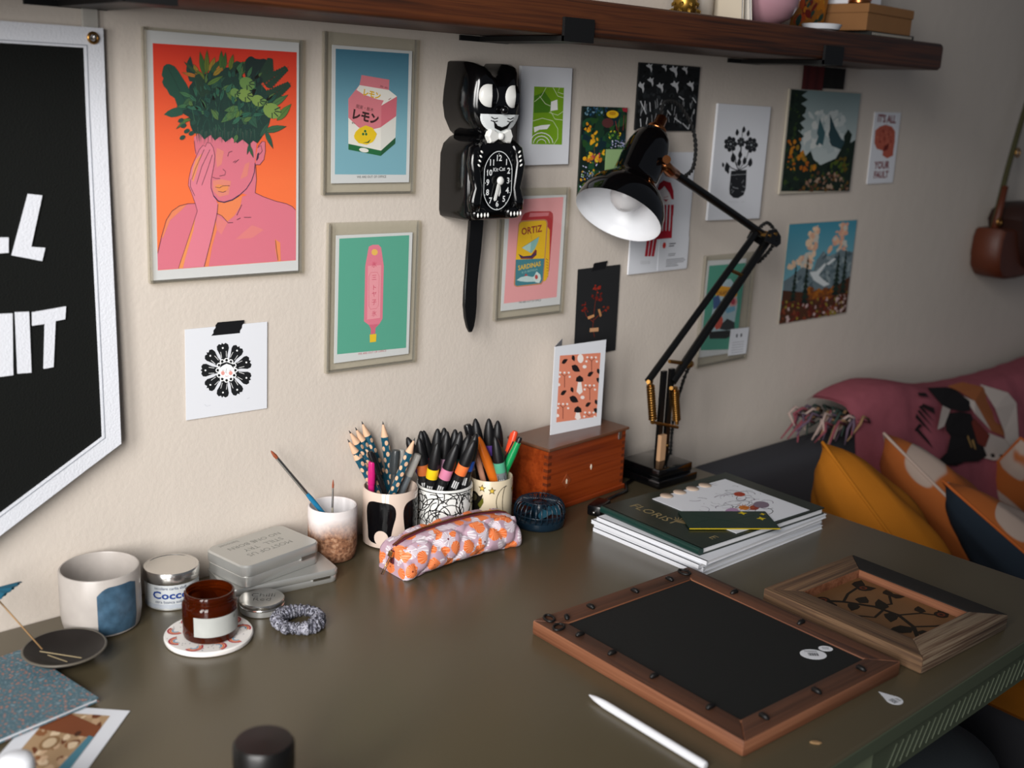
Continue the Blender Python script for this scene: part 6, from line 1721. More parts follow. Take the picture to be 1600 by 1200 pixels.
mobj('lid', lathe([(.0338, .0345), (.0342, .035), (.0342, .0475), (.0330, .0490), (.0300, .0490), (.0295, .0484), (.001, .0484)], 44), mat('shiny_tin', 'd4d2ce', rough=.2, metal=.95), tc_, smooth=True, auto=40)
co = thing('round_coaster', 'round white ceramic coaster with red and blue rainbow pattern', 'coaster', (.057, -.1615, 0))
mobj('disc', lathe([(.047, 0), (.0505, .001), (.0512, .003), (.0512, .0055), (.0500, .0068), (.001, .0068)], 56), mat('white_ceramic', 'e0dcd8', rough=.3), co, smooth=True, auto=40)
ar = Art('z', .0068); rnd = random.Random(5)
for k in range(9):
    a = 2*math.pi*k/9+.3; cx_, cy_ = .0385*math.cos(a), .0385*math.sin(a); aa = a+rnd.uniform(0, 6)
    for j, c in enumerate(('a8323c', 'd87a4a', '7a9ab0')):
        rr = .0095-.0026*j; ar.line([(cx_+rr*math.cos(aa+t), cy_+rr*math.sin(aa+t)) for t in [math.pi*i/8 for i in range(9)]], .0022, c, 0)
for k in range(70):
    a = rnd.uniform(0, 6.28); rr = rnd.uniform(.031, .0475); ar.ell(rr*math.cos(a), rr*math.sin(a), .0008, .0006, rnd.choice(['2a3440', '3a4a5a', '5a2a2a']), 1, 6)
ar.build('pattern', co)
jr = thing('amber_jar', 'amber glass candle jar with a pale label on the coaster', 'jar', (.057, -.1655, .0070))
AMB = mat('amber_glass', '6a2606', rough=.05, trans=.8, ior=1.35, spec=.6)
mobj('glass', lathe([(.027, 0), (.0305, .0015), (.0315, .005), (.0315, .040), (.0305, .0435), (.0285, .0455), (.0290, .0465), (.0290, .0485), (.0280, .0492), (.0287, .0505), (.0287, .055), (.0275, .0562), (.0262, .0560), (.0258, .045), (.0285, .040), (.0285, .004), (.001, .003)], 48), AMB, jr, smooth=True, auto=45)
mobj('wax', lathe([(.027, .0032), (.0282, .004), (.0282, .020), (.027, .0205), (.001, .0202)], 40), mat('amber_wax', '5a2a10', rough=.5), jr, smooth=True)
lb = wrap_label('label', jr, .0318, math.radians(-152), math.radians(-35), .010, .034, mat('worn_label', 'a6a8a4', rough=.7, var=.08, vscale=40))
ar = Art('y', .0001); ar.ell(.020, .029, .002, .0025, '8a8f88', 0, 8)
for k in range(4): ar.line([(-.018, .025-.004*k), (.004, .025-.004*k)], .0005, 'a4a9a6', 0)
wrap_art(ar, .0319, math.radians(-95)).build('lettering', lb)
ch = thing('lip_balm_tin', 'flat round tin lettered Chilli Red on its lid', 'tin', (.1435, -.1335, 0))
mobj('base', lathe([(.0255, 0), (.0268, .001), (.0268, .0085), (.0262, .009)], 44), TIN, ch, smooth=True, auto=40)
mobj('lid', lathe([(.0272, .0080), (.0278, .0085), (.0280, .0095), (.0274, .0105), (.0279, .0115), (.0279, .0150), (.0268, .0162), (.001, .0162)], 44), mat('shiny_tin'), ch, smooth=True, auto=40)
ar = Art('z', .0162); ar.text('Chilli', .001, .002, .0135, '16181c', 0, 0, 'C', -.022, 1.1); ar.text('Red', .001, -.010, .0135, '16181c', 0, 0, 'C', -.022, 1.1)
o_ = ar.build('lettering', ch); o_.rotation_euler = (0, 0, math.radians(-38))
# scrunchie: gathered torus
sc = thing('scrunchie', 'grey and black patterned fabric hair scrunchie', 'hair tie', (.157, -.1985, 0))
v, f = [], []; nu, nv = 150, 12
for i in range(nu):
    a = 2*math.pi*i/nu; w = .0078*(1+.13*math.sin(a*23+1.3*math.sin(a*5))+.07*math.sin(a*41))*(1-.16*math.sin(a*2+.8))
    for j in range(nv):
        b = 2*math.pi*j/nv; r_ = .0245 + .0012*math.sin(3*a) + w*math.cos(b); v.append((r_*math.cos(a), r_*math.sin(a)*1.0, max(.0003, .0078 + w*math.sin(b))))
for i in range(nu):
    for j in range(nv): k = (i+1) % nu; q = (j+1) % nv; f.append((i*nv+j, k*nv+j, k*nv+q, i*nv+q))
mobj('gathered_cloth', (v, f), ramp_mat('grey_print_cloth', 'noise', [(.40, '2a2a32'), (.47, '6a6a78'), (.54, 'a8a8b2'), (.60, '34343c')], (1, 1, 1), 160, 2, 1.5, rough=.7), sc, smooth=True)
mobj('seam_tuck', tube([(-.024, -.0115, .0075), (-.0285, -.0130, .0085), (-.0315, -.0150, .007)], [.006, .0075, .003], 10), MATS['grey_print_cloth'], sc, smooth=True)

def tin_box(name, label, loc, rz, w, d, h, r, text):
    t = thing(name, label, 'tin', loc, (0, 0, rz), 'hinged tins')
    mobj('base', prism(rrect(w-.002, d-.002, r, 6), 0, h*.5, .0012), TIN, t, smooth=True, auto=40)
    lid = mobj('lid', prism(rrect(w, d, r, 6), h*.48, h, .0020), TIN, t, smooth=True, auto=40)
    mobj('hinge', boxd(-.012, .012, -d/2-.0012, -d/2+.001, h*.42, h*.58), STEEL, t, loc=(w*.32, 0, 0))
    ar = Art('z', h)
    if text:
        for i, (s, x, y, sz) in enumerate(text): ar.text(s, x, y, sz, '85857f', 0, math.radians(180), 'C', 0)
        ar.build('lettering', lid)
    return t
tin_box('pencil_tin', 'larger flat silver tin under the lettered tin', (.199, -.0665, 0), math.radians(-8), .150, .090, .0185, .010, None)
tin_box('card_tin', 'smaller lettered silver tin stacked on the flat tin', (.190, -.0575, .0188), math.radians(8), .124, .086, .030, .012,
        [('MOST', .018, -.010, .013), ('OF US', -.018, -.010, .013), ('STILL', .018, .006, .013), ('TRY', -.018, .006, .013), ('NO ONE', .018, .022, .012), ('IS BORN', -.020, .022, .012), ('banooet', -.030, .036, .009)])

# ------------------------------------------------------------------ cups and what stands in them
bk_ = thing('stoneware_beaker', 'white and rust speckled stoneware beaker holding two brushes', 'cup', (.305, -.046, 0))
m = ramp_mat('rust_speckle', 'noise', [(0.3, '5a3a28'), (.5, '8a5f44'), (.7, 'a88468')], (1, 1, 1), 220, 3, 0, rough=.8, bump=.15)
nt = m.node_tree; b = nt.nodes['Principled BSDF']; src = b.inputs['Base Color'].links[0].from_socket
tcn = nt.nodes.new('ShaderNodeTexCoord'); sp = nt.nodes.new('ShaderNodeSeparateXYZ'); nt.links.new(tcn.outputs['Object'], sp.inputs[0])
nz_ = nt.nodes.new('ShaderNodeTexNoise'); nz_.inputs['Scale'].default_value = 24; nt.links.new(tcn.outputs['Object'], nz_.inputs['Vector'])
ma = nt.nodes.new('ShaderNodeMath'); ma.operation = 'MULTIPLY_ADD'; ma.inputs[1].default_value = .035; nt.links.new(nz_.outputs['Fac'], ma.inputs[0]); nt.links.new(sp.outputs['Z'], ma.inputs[2])
mr = nt.nodes.new('ShaderNodeMapRange'); mr.inputs['From Min'].default_value = .052; mr.inputs['From Max'].default_value = .082; nt.links.new(ma.outputs[0], mr.inputs['Value'])
mx = nt.nodes.new('ShaderNodeMix'); mx.data_type = 'RGBA'; mx.inputs['B'].default_value = lin('cdc6c4'); nt.links.new(mr.outputs[0], mx.inputs['Factor']); nt.links.new(src, mx.inputs['A']); nt.links.new(mx.outputs['Result'], b.inputs['Base Color'])
mobj('body', cup_mesh(.0340, .0765, .003, .030), m, bk_, smooth=True, auto=50)
mobj('inside_glaze', lathe([(.0308, .0745), (.0306, .024), (.026, .008), (.001, .0078)], 40, cap=False), mat('white_glaze', 'd0cccc', rough=.35), bk_, smooth=True)

cA = thing('pencil_cup', 'glossy beige cup with black blob shapes holding dotted pencils', 'cup', (.403, -.046, 0))
mobj('body', cup_mesh(.0395, .0840, .0028, .0388), mat('beige_glaze', 'cbb8aa', rough=.1, coat=.4), cA, smooth=True, auto=50)
ar = Art('y', .0003)
def blob(cx, cz, pts): return [(cx+x, cz+z) for x, z in pts]
BL_ = [(-.0205, -.030), (-.0215, -.012), (-.0240, .004), (-.0250, .020), (-.0210, .030), (-.012, .0335), (.0, .0330), (.012, .0325), (.0205, .027), (.0225, .014), (.0180, -.002), (.0150, -.018), (.0140, -.0300)]
def smooth_loop(pts, k=2):
    for _ in range(k):
        q = []
        for i, p_ in enumerate(pts):
            n_ = pts[(i+1) % len(pts)]; q += [(p_[0]*.75+n_[0]*.25, p_[1]*.75+n_[1]*.25), (p_[0]*.25+n_[0]*.75, p_[1]*.25+n_[1]*.75)]
        pts = q
    return pts
def ring_art(ar, cx, pts, col, layer):
    ar.poly([(max(-.118, min(.118, cx+x)), z) for x, z in pts], col, layer)
for k in range(4):
    cx_ = -.0135 + k*.0575 - .0
    P_ = smooth_loop([(x, .0385+z) for x, z in BL_], 2)
    ring_art(ar, cx_, P_, '0a0a0c', 0)
    ring_art(ar, cx_, [(.001+.0105*math.cos(t), .0175+.0115*math.sin(t)) for t in [2*math.pi*i/20 for i in range(20)]], 'cbb8aa', 1)
ar.refine(.003); wrap_art(ar, .0396, math.radians(-126)).build('blob_pattern', cA, ink_mat('glazed_print', .1))
cB = thing('scribble_cup', 'white cup with black scribble lines packed with markers', 'cup', (.487, -.066, 0))
mobj('body', cup_mesh(.0420, .0780, .0028, .0412), mat('white_glaze_cup', 'd8d8d4', rough=.15, coat=.3), cB, smooth=True, auto=50)
ar = Art('y', .0003); rnd = random.Random(11)
for k in range(150):
    x, z = rnd.uniform(-.131, .131), rnd.uniform(.006, .072); R_ = rnd.uniform(.008, .024); a0 = rnd.uniform(0, 6.28); sp_ = rnd.uniform(1.2, 3.2)*rnd.choice((-1, 1))
    pts = [(x+R_*math.cos(a0+sp_*i/10), z+R_*math.sin(a0+sp_*i/10)) for i in range(11)]
    pts = [(px_, max(.0045, min(.0745, pz))) for px_, pz in pts]; ar.line(pts, .0013, '101012', 0)
ar.refine(.005); wrap_art(ar, .0421, math.radians(-129)).build('scribble_pattern', cB, ink_mat('glazed_print', .1))
cC = thing('star_cup', 'cream cup with moon, stars and dark shapes holding pens', 'cup', (.566, -.079, 0))
mobj('body', cup_mesh(.0340, .0770, .0028, .0335), mat('cream_glaze', 'cdbfa4', rough=.25), cC, smooth=True, auto=50)
ar = Art('y', .0003)
def star(ar, x, z, r, col, layer, k=5):
    ar.poly([(x+(r if i % 2 == 0 else r*.42)*math.sin(math.pi*i/k), z+(r if i % 2 == 0 else r*.42)*math.cos(math.pi*i/k)) for i in range(2*k)], col, layer)
for x, z in ((.003, .063), (.001, .030), (-.012, .066), (.045, .06), (.05, .03), (-.06, .05), (-.055, .02), (.02, .012)): star(ar, x, z, .0065, '2a2414', 0); star(ar, x, z, .0042, 'cfae48', 1)
for cx_ in (.027, -.085): ar.line([(cx_+.017*math.cos(t), .046+.023*math.sin(t)) for t in [.5*math.pi+math.pi*i/16 for i in range(17)]] + [(cx_+.006*math.cos(t)-.001, .046+.023*math.sin(t)) for t in [1.5*math.pi-math.pi*i/16 for i in range(1, 17)]], .0009, '2a2414', 1)
ar.poly(smooth_loop([(-.034, .030), (-.022, .024), (-.014, .034), (-.012, .050), (-.010, .058), (-.016, .052), (-.022, .060), (-.032, .058), (-.038, .046)]), '1c1a14', 2); ar.ell(-.026, .050, .006, .006, '4a4430', 3, 12); ar.poly([(-.018, .040), (-.010, .052), (-.009, .044), (-.014, .034)], '5a5a20', 3)
ar.refine(.003); wrap_art(ar, .0341, math.radians(-132)).build('picture_pattern', cC, ink_mat('glazed_print', .1))

BLABEL = {'a8582c': 'rust brown', 'e8c21c': 'yellow', 'c87a98': 'pink', 'e8743a': 'orange', '1f4a9a': 'blue', 'b890a8': 'lilac', '5a3a8a': 'purple', '4a9a7a': 'sea green', '50a080': 'mint green', '222222': 'black'}
WOODP = mat('bare_pencil_wood', 'cfa98a', rough=.7); LEAD = mat('pencil_lead', '2c2c2e', rough=.5); TEAL = mat('teal_lacquer', '17485a', rough=.3)
CAPB = mat('marker_cap_black', '0f0f11', rough=.45); MBODY = mat('marker_barrel_black', '141416', rough=.35)
plab = ['teal dotted pencil with the lowest tip at far left of beige cup', 'thick teal dotted pencil leaning left in front of beige cup', 'upper left teal dotted pencil in the beige cup', 'teal dotted pencil second from the upper left in the beige cup', 'tall teal dotted pencil left of centre in the beige cup', 'upright teal dotted pencil standing alone at the middle of beige cup', 'teal dotted pencil leaning right across the beige cup']
pi_ = 0; hidden = 0
ONUM = ['leftmost', 'second from left', 'third from left', 'fourth from left', 'fourth from right', 'third from right', 'second from right', 'rightmost']
HID = sorted([q[2][0]*.742-q[2][1]*.669 for q in PENS if q[1] == 'B' and q[0].startswith('marker') and q[0].split(':')[1] not in ('a8582c', 'e8c21c', 'c87a98', 'e8743a', '1f4a9a', 'b890a8')])
for kind, cup, T_, B_ in PENS:
    T0_ = T_; T_, B_ = Vector(T_), Vector(B_); Lg = (T_-B_).length; Mx = place(B_, T_)
    def part(name, prof, m, parent, n=16, auto=35): return mobj(name, lathe(prof, n), m, parent, smooth=True, auto=auto)
    def root(name, label, cat, group): 
        t = thing(name, label, cat, B_, (0, 0, 0), group); t.rotation_euler = (T_-B_).to_track_quat('Z', 'Y').to_euler(); return t
    if kind == 'pencil':
        t = root('dotted_pencil', plab[pi_], 'pencil', 'dotted pencils in the beige cup'); pi_ += 1; R_ = .0058
        part('barrel', [(R_, 0), (R_, Lg-.024), (R_*.98, Lg-.0235)], TEAL, t, 6, 20)
        part('sharpened_wood', [(R_*.98, Lg-.0235), (.0013, Lg-.005)], WOODP, t, 14)
        part('lead', [(.0013, Lg-.005), (.0002, Lg)], LEAD, t, 10)
        dv, df = lathe([(.0030, 0), (.0030, .0003), (.0027, .0005)], 12)
        k = 0; z = Lg-.032
        while z > max(.03, Lg-.105):
            for a in range(6):
                if (a + k) % 2 == 0: mobj('grip_dot', xform((dv, df), Matrix.Rotation(a*1.0472+.5236, 4, 'Z') @ Matrix.Translation((R_*.868, 0, z)) @ Matrix.Rotation(math.pi/2, 4, 'Y') @ Matrix.Diagonal((1.25, .88, 1, 1))), WOODP, t)
            z -= .0085; k += 1
    elif kind.startswith('marker'):
        c = kind.split(':')[1]; hid = cup == 'B' and c not in ('a8582c', 'e8c21c', 'c87a98', 'e8743a', '1f4a9a', 'b890a8')
        lab = 'black marker cap in the scribble cup\'s back row, %s of the bandless ones' % ONUM[HID.index(T0_[0]*.742-T0_[1]*.669)] if hid else 'marker with %s band and black pointed cap in the %s cup' % (BLABEL[c], 'scribble' if cup == 'B' else 'star')
        t = root('marker_pen', lab, 'marker', 'black-capped markers in the scribble cup' if cup == 'B' else 'black-capped markers in the star cup')
        R_ = .0086; zc = Lg-.041
        part('barrel', [(R_*.9, 0), (R_, .002), (R_, zc-.016)], MBODY if c != '50a080' else mat('marker_barrel_grey', '6a7072', rough=.4), t, 20)
        part('colour_band', [(R_+.0002, zc-.016), (R_+.0004, zc-.0155), (R_+.0004, zc)], mat('marker_band_'+c, c, rough=.4), t, 20)
        part('cap', [(R_, zc), (R_*1.03, zc+.004), (R_*1.0, zc+.013), (R_*.86, zc+.023), (R_*.6, zc+.033), (R_*.28, zc+.0395), (R_*.05, zc+.041)], CAPB, t, 20)
        if not hid:
            ar = Art('y', .0002); ar.poly([(-.005, zc-.040), (.005, zc-.040), (.005, zc-.020), (-.005, zc-.020)], '1c1c1e', 0)
            for i in range(3): ar.poly([(-.004+i*.003, zc-.038), (-.002+i*.003, zc-.038), (-.002+i*.003, zc-.026), (-.004+i*.003, zc-.026)], 'b8b8b8', 1)
            inv = t.rotation_euler.to_matrix().inverted() @ Vector((-.66, -.71, .25)); wrap_art(ar, R_, math.atan2(inv.y, inv.x)).build('barrel_print', t)
    elif kind in ('brush', 'finebrush'):
        big = kind == 'brush'
        t = root('paint_brush', 'blue-handled paint brush with red-brown bristles leaning left in beaker' if big else 'fine pale paint brush standing upright in the beaker', 'paint brush', 'brushes in the beaker')
        k = 1.0 if big else .55; z1 = Lg*.55 if big else Lg*.62; z2 = Lg-.014 if big else Lg-.012
        part('handle', [(.0012*k, 0), (.0030*k, Lg*.3), (.0034*k, z1-.01), (.0026*k, z1)], mat('blue_lacquer', '1d6f96', rough=.2) if big else mat('silver_handle', '8a8478', rough=.3), t, 12)
        part('ferrule', [(.0026*k, z1), (.0027*k, z1+.002), (.0024*k, z2)], STEEL, t, 12)
        part('bristles', [(.0023*k, z2), (.0027*k, z2+.004), (.0016*k, Lg-.003), (.0002, Lg)], mat('bristle', '8a4428' if big else 'a89878', rough=.7), t, 10)
    else:
        spec_ = {'pinkpen': ('magenta pen with a rounded cap in the beige cup', 'b81c6a', .0055, 'solid'), 'redpen': ('dark red pen behind the magenta pen in the beige cup', '8a1c22', .005, 'solid'), 'blackpen': ('black pen leaning left in the beige cup', '141416', .0045, 'clip'),
                 'greypen': ('dark grey capped fineliner in the beige cup', '34383a', .006, 'clip'), 'clearpen': ('', '9aa0a4', .0058, 'clear'), 'cappen': ('flat-ended black pen at the back of the star cup', '141416', .0062, 'clip'),
                 'orangepen': ('translucent orange ballpoint leaning left in the star cup', 'c8641a', .0075, 'point'), 'orangered': ('orange-red pen leaning right in the star cup', 'd8482a', .0048, 'solid'),
                 'greenpen': ('green click pen with black button at the right of star cup', '128a4c', .0065, 'button'), 'peachpen': ('peach pen half hidden behind the orange ballpoint', 'd09a80', .0045, 'point')}[kind]
        lab, c, R_, typ = spec_
        if kind == 'clearpen':
            hidden += 1; lab = 'clear-barrelled pen behind the grey fineliner in the beige cup' if hidden == 1 else 'clear-capped pen leaning right at the rim of beige cup'
        t = root('pen', lab, 'pen', 'pens in the beige cup' if cup == 'A' else 'pens in the star cup')
        m = clear_mat('smoky_clear_plastic', 'aab0b4', .6, .1) if typ == 'clear' else mat('pen_'+c, c, rough=.25)
        if typ == 'point':
            part('barrel', [(R_*.85, 0), (R_, .01), (R_, Lg-.045), (R_*.75, Lg-.015), (R_*.4, Lg-.006)], m, t); part('tip', [(R_*.4, Lg-.006), (R_*.15, Lg)], STEEL, t, 10)
        elif typ == 'button':
            part('barrel', [(R_*.8, 0), (R_, .01), (R_, Lg-.03), (R_*.8, Lg-.009)], m, t); part('click_button', [(R_*.6, Lg-.009), (R_*.6, Lg-.002), (R_*.4, Lg)], MBODY, t, 12)
            mobj('clip', boxd(-.0015, .0015, R_, R_+.002, Lg-.045, Lg-.01), MBODY, t)
        else:
            zc = Lg-.036
            part('barrel', [(R_*.85, 0), (R_*.85, zc)], mat('smoke_barrel', '5a6064', rough=.3) if typ == 'clear' else m, t); part('cap', [(R_*.9, zc), (R_, zc+.002), (R_, Lg-.004), (R_*.85, Lg-.001), (R_*.3, Lg)], m, t)
            mobj('clip', boxd(-.0014, .0014, R_-.0002, R_+.0018, Lg-.034, Lg-.004), m if typ != 'clear' else STEEL, t)

# ------------------------------------------------------------------ quilted pencil case
pz = thing('pencil_case', 'quilted pink and orange floral pencil case with maroon zip', 'pencil case', (.440, -.1435, 0))
QM = mat('quilted_floral', 'b898a4', rough=.45, spec=.4)
nt = QM.node_tree; b = nt.nodes['Principled BSDF']; tcn = nt.nodes.new('ShaderNodeTexCoord')
def nd(kind, **kw):
    n = nt.nodes.new(kind)
    for k_, v_ in kw.items(): setattr(n, k_, v_)
    return n
def mathn(op, a_, b_=None):
    n = nd('ShaderNodeMath', operation=op)
    for k_, v_ in enumerate((a_, b_)):
        if v_ is None: continue
        if isinstance(v_, (int, float)): n.inputs[k_].default_value = v_
        else: nt.links.new(v_, n.inputs[k_])
    return n.outputs[0]
def mixc(fac, a_, col):
    n = nd('ShaderNodeMix', data_type='RGBA'); nt.links.new(fac, n.inputs['Factor'])
    if isinstance(a_, str): n.inputs['A'].default_value = lin(a_)
    else: nt.links.new(a_, n.inputs['A'])
    n.inputs['B'].default_value = lin(col); return n.outputs['Result']
dn = nd('ShaderNodeTexNoise'); dn.inputs['Scale'].default_value = 150; nt.links.new(tcn.outputs['Object'], dn.inputs['Vector'])
def flowers(scale, off, radius, keep):
    """mask of round ragged blossoms and of their fine petal lines"""
    mp = nd('ShaderNodeMapping'); mp.inputs['Location'].default_value = (off, off*.7, off*1.3); mp.inputs['Scale'].default_value = (scale,)*3; nt.links.new(tcn.outputs['Object'], mp.inputs['Vector'])
    vo = nd('ShaderNodeTexVoronoi'); vo.inputs['Scale'].default_value = 1; vo.inputs['Randomness'].default_value = .8; nt.links.new(mp.outputs[0], vo.inputs['Vector'])
    sx = nd('ShaderNodeSeparateColor'); nt.links.new(vo.outputs['Color'], sx.inputs[0])
    rad = mathn('MULTIPLY_ADD', dn.outputs['Fac'], .25); rad.node.inputs[2].default_value = radius-.125
    m_ = mathn('MULTIPLY', mathn('LESS_THAN', vo.outputs['Distance'], rad), mathn('LESS_THAN', sx.outputs[0], keep))
    df_ = nd('ShaderNodeVectorMath', operation='SUBTRACT'); nt.links.new(mp.outputs[0], df_.inputs[0]); nt.links.new(vo.outputs['Position'], df_.inputs[1])
    s3 = nd('ShaderNodeSeparateXYZ'); nt.links.new(df_.outputs[0], s3.inputs[0])
    an = mathn('ARCTAN2', s3.outputs['Z'], mathn('ADD', s3.outputs['X'], s3.outputs['Y'])); ln_ = mathn('GREATER_THAN', mathn('SINE', mathn('MULTIPLY', an, 15.0)), .45)
    ct = mathn('MULTIPLY', mathn('LESS_THAN', vo.outputs['Distance'], .07), m_)
    return m_, mathn('MULTIPLY', m_, ln_), ct
o1, o2, o3 = flowers(48, 3.1, .48, .74); w1, w2_, w3 = flowers(46, 9.7, .50, .85)
col_ = mixc(w1, 'b89aa8', 'c8b6c0'); col_ = mixc(w2_, col_, 'e6e0e4'); col_ = mixc(w3, col_, '6a2430')
col_ = mixc(o1, col_, 'e2733c'); col_ = mixc(o2, col_, 'ee9668'); col_ = mixc(o3, col_, '8a3a20')
nt.links.new(col_, b.inputs['Base Color'])
# cross-section: flat bottom, rounded sides, ridge at the top where the zip runs; ends pinched
v, f = [], []; nu, nv = 130, 64; Lc, Wc, Hc = .210, .064, .050
def sec(t):
    a = 2*math.pi*t   # start at the top
    x = math.sin(a); z = math.cos(a)
    y_ = Wc/2*math.copysign(abs(x)**.72, x); z_ = .5 + .5*math.copysign(abs(z)**.62, z)
    y_ *= 1.0 - .34*max(0, z_-.45)/.55
    return y_, Hc*z_
for i in range(nu+1):
    u = i/nu; x = (u-.5)*Lc; e = min(u, 1-u)/.06; k = 1 if e >= 1 else (.80 + .20*math.sqrt(1-(1-e)**2))
    for j in range(nv):
        y_, z_ = sec(j/nv); s = j/nv*.19
        q1 = math.sin(math.pi*((x + s)/.052)); q2 = math.sin(math.pi*((x - s)/.052))
        puff = .0060*min(1, (abs(q1*q2))**.36*1.3)
        nrm = Vector((y_, (z_-Hc*.5)*1.2)); nrm.normalize(); pf_ = puff if z_ > .003 else 0
        top = 1 if z_ < Hc*.93 else .2
        v.append((x, (y_*k + nrm.x*pf_*top), max(.0003, (z_*(.84+.16*k) + (nrm.y*pf_*top if nrm.y > 0 else 0)) - .010*(abs(u-.5)*2)**3)))
for i in range(nu):
    for j in range(nv): q = (j+1) % nv; f.append((i*nv+j, i*nv+q, (i+1)*nv+q, (i+1)*nv+j))
f.append(tuple(range(nv))); f.append(tuple(nu*nv+j for j in range(nv-1, -1, -1)))
mobj('quilted_body', (v, f), QM, pz, smooth=True, auto=70)
ZM = mat('maroon_zip_tape', '5a1a2a', rough=.8)
zt = [(-.1075, -.004, .017), (-.1072, -.003, .030), (-.102, -.002, .040), (-.085, 0, .0465), (-.05, .001, .0512), (0, .002, .0525), (.05, .001, .0515), (.085, 0, .0470), (.100, 0, .0415), (.106, .001, .034)]
def ribbon(pts, w, t):
    vv, ff = [], []
    for p_ in pts: vv += [(p_[0], p_[1]-w/2, p_[2]), (p_[0], p_[1]+w/2, p_[2]), (p_[0], p_[1]+w/2, p_[2]+t), (p_[0], p_[1]-w/2, p_[2]+t)]
    for i in range(len(pts)-1):
        for k in range(4): q = (k+1) % 4; ff.append((i*4+k, i*4+q, i*4+4+q, i*4+4+k))
    ff += [(3, 2, 1, 0), tuple((len(pts)-1)*4+k for k in range(4))]
    return vv, ff
zp = mobj('zip_tape', ribbon(zt, .0085, .0016), ZM, pz)
tv, tf = boxd(-.0006, .0006, -.0018, .0018, 0, .0010)
teeth = []
for i in range(len(zt)-1):
    a, b_ = Vector(zt[i]), Vector(zt[i+1]); n_ = max(1, int((b_-a).length/.0024))
    for k in range(n_): teeth.append(xform((tv, tf), Matrix.Translation(a.lerp(b_, k/n_) + Vector((0, 0, .0017)))))
tag(mobj('zip_teeth', join(*teeth), BRASS, zp), None, kind='stuff')
GLD = mat('pale_gold', 'c0a070', rough=.25, metal=1)
mobj('zip_slider', box(-.004, .004, -.004, .004, -.002, .003, .001), GLD, zp, loc=(-.1085, -.004, .031), rot=(0, -1.2, 0))
def pull_frame():
    w, h = .0026, .026; pts = [(-w, 0, 0), (w, 0, 0), (w*1.3, 0, -h), (-w*1.3, 0, -h)]
    return tube(pts, .0008, 6, closed=True)
mobj('zip_pull', pull_frame(), GLD, zp, smooth=True, loc=(-.112, -.007, .0295), rot=(.25, .45, .5))
mobj('brand_tab', boxd(-.0006, .0006, -.006, .006, -.014, 0), WHITE, pz, loc=(.1045, -.012, .032), rot=(0, .1, .3))

# ------------------------------------------------------------------ desk fan, wooden box, tent card
fn = thing('desk_fan', 'small dark blue round caged fan in front of the box', 'fan', (.6245, -.1285, 0))
NAVY = mat('navy_plastic', '10202c', rough=.25, spec=.5)
mobj('base_ring', lathe([(.036, 0), (.0385, .002), (.0395, .006), (.0395, .012), (.037, .014), (.001, .014)], 44), NAVY, fn, smooth=True, auto=40)
mobj('motor_hub', lathe([(.012, .012), (.012, .030), (.009, .036), (.001, .037)], 24), NAVY, fn, smooth=True)
for i in range(28):
    a = 2*math.pi*i/28; c, s = math.cos(a), math.sin(a)
    pts = [(r_*c, r_*s, z_) for r_, z_ in ((.0385, .012), (.0390, .022), (.0375, .031), (.0335, .0375), (.027, .0405), (.019, .0395), (.011, .0365))]
    mobj('cage_rib', tube(pts, .0010, 6), NAVY, fn, smooth=True)
for r_, z_ in ((.0388, .0215), (.027, .0405)): mobj('cage_ring', tube([(r_*math.cos(a), r_*math.sin(a), z_) for a in [2*math.pi*i/40 for i in range(40)]], .0009, 6, closed=True), NAVY, fn, smooth=True)
for i in range(5):
    a = 2*math.pi*i/5; bl2 = []
    for t in range(6):
        rr = .010+.023*t/5; bl2.append((rr*math.cos(a+.05*t), rr*math.sin(a+.05*t), .019)); bl2.append((rr*math.cos(a+.45+.1*t), rr*math.sin(a+.45+.1*t), .029))
    mobj('fan_blade', (bl2, [(2*t, 2*t+2, 2*t+3, 2*t+1) for t in range(5)]), mat('blue_blade', '1f4a5c', rough=.3), fn, smooth=True)
bx = thing('wooden_box', 'reddish wooden box with dovetail joints and hinged lid', 'box', (.7525, -.0570, 0), (0, 0, math.radians(4.0)))
MAH = wood_mat('reddish_wood', ['5e2109', '7a2f0e', '8c3a14', '70290c'], 'x', .8, .3, .08, .6)
MAHD = wood_mat('darker_wood_lid', ['503020', '64402c', '5a3826'], 'x', .8, .28, .08, .6)
w2, d2 = .096, .0425
mobj('front_panel', boxd(-w2, w2, -d2, -d2+.008, .008, .102), MAH, bx); mobj('back_panel', boxd(-w2, w2, d2-.008, d2, .008, .102), MAH, bx)
for s in (-1, 1):
    sd = mobj('side_panel', boxd(s*w2-(.008 if s > 0 else 0), s*w2+(.008 if s < 0 else 0), -d2+.008, d2-.008, .008, .102), MAH, bx)
    for k in range(8): mobj('dovetail', boxd(s*w2-(.0082 if s > 0 else .0003), s*w2+(.0082 if s < 0 else .0003), -d2-.0004, -d2+.0085, .0115+k*.0113, .0165+k*.0113), ramp_mat('end_grain', 'noise', [(.3, '4a1c08'), (.7, '6a2c10')], (1, 1, 1), 300, rough=.5), sd)
mobj('plinth', box(-w2-.004, w2+.004, -d2-.0035, d2+.0005, 0, .008, .0015), MAH, bx)
mobj('lid', box(-w2-.004, w2+.004, -d2-.005, d2+.001, .1035, .1085, .0015), MAHD, bx)
es = mobj('escutcheon', xform(prism([(.011, 0), (0, .012), (-.011, 0), (0, -.012)], -d2+.0004, -d2-.0008, 0, 'y'), Matrix.Translation((-.050, 0, .045))), ramp_mat('inlay_wood', 'noise', [(.3, '7a3412'), (.7, '944620')], (1, 1, 1), 90), bx)
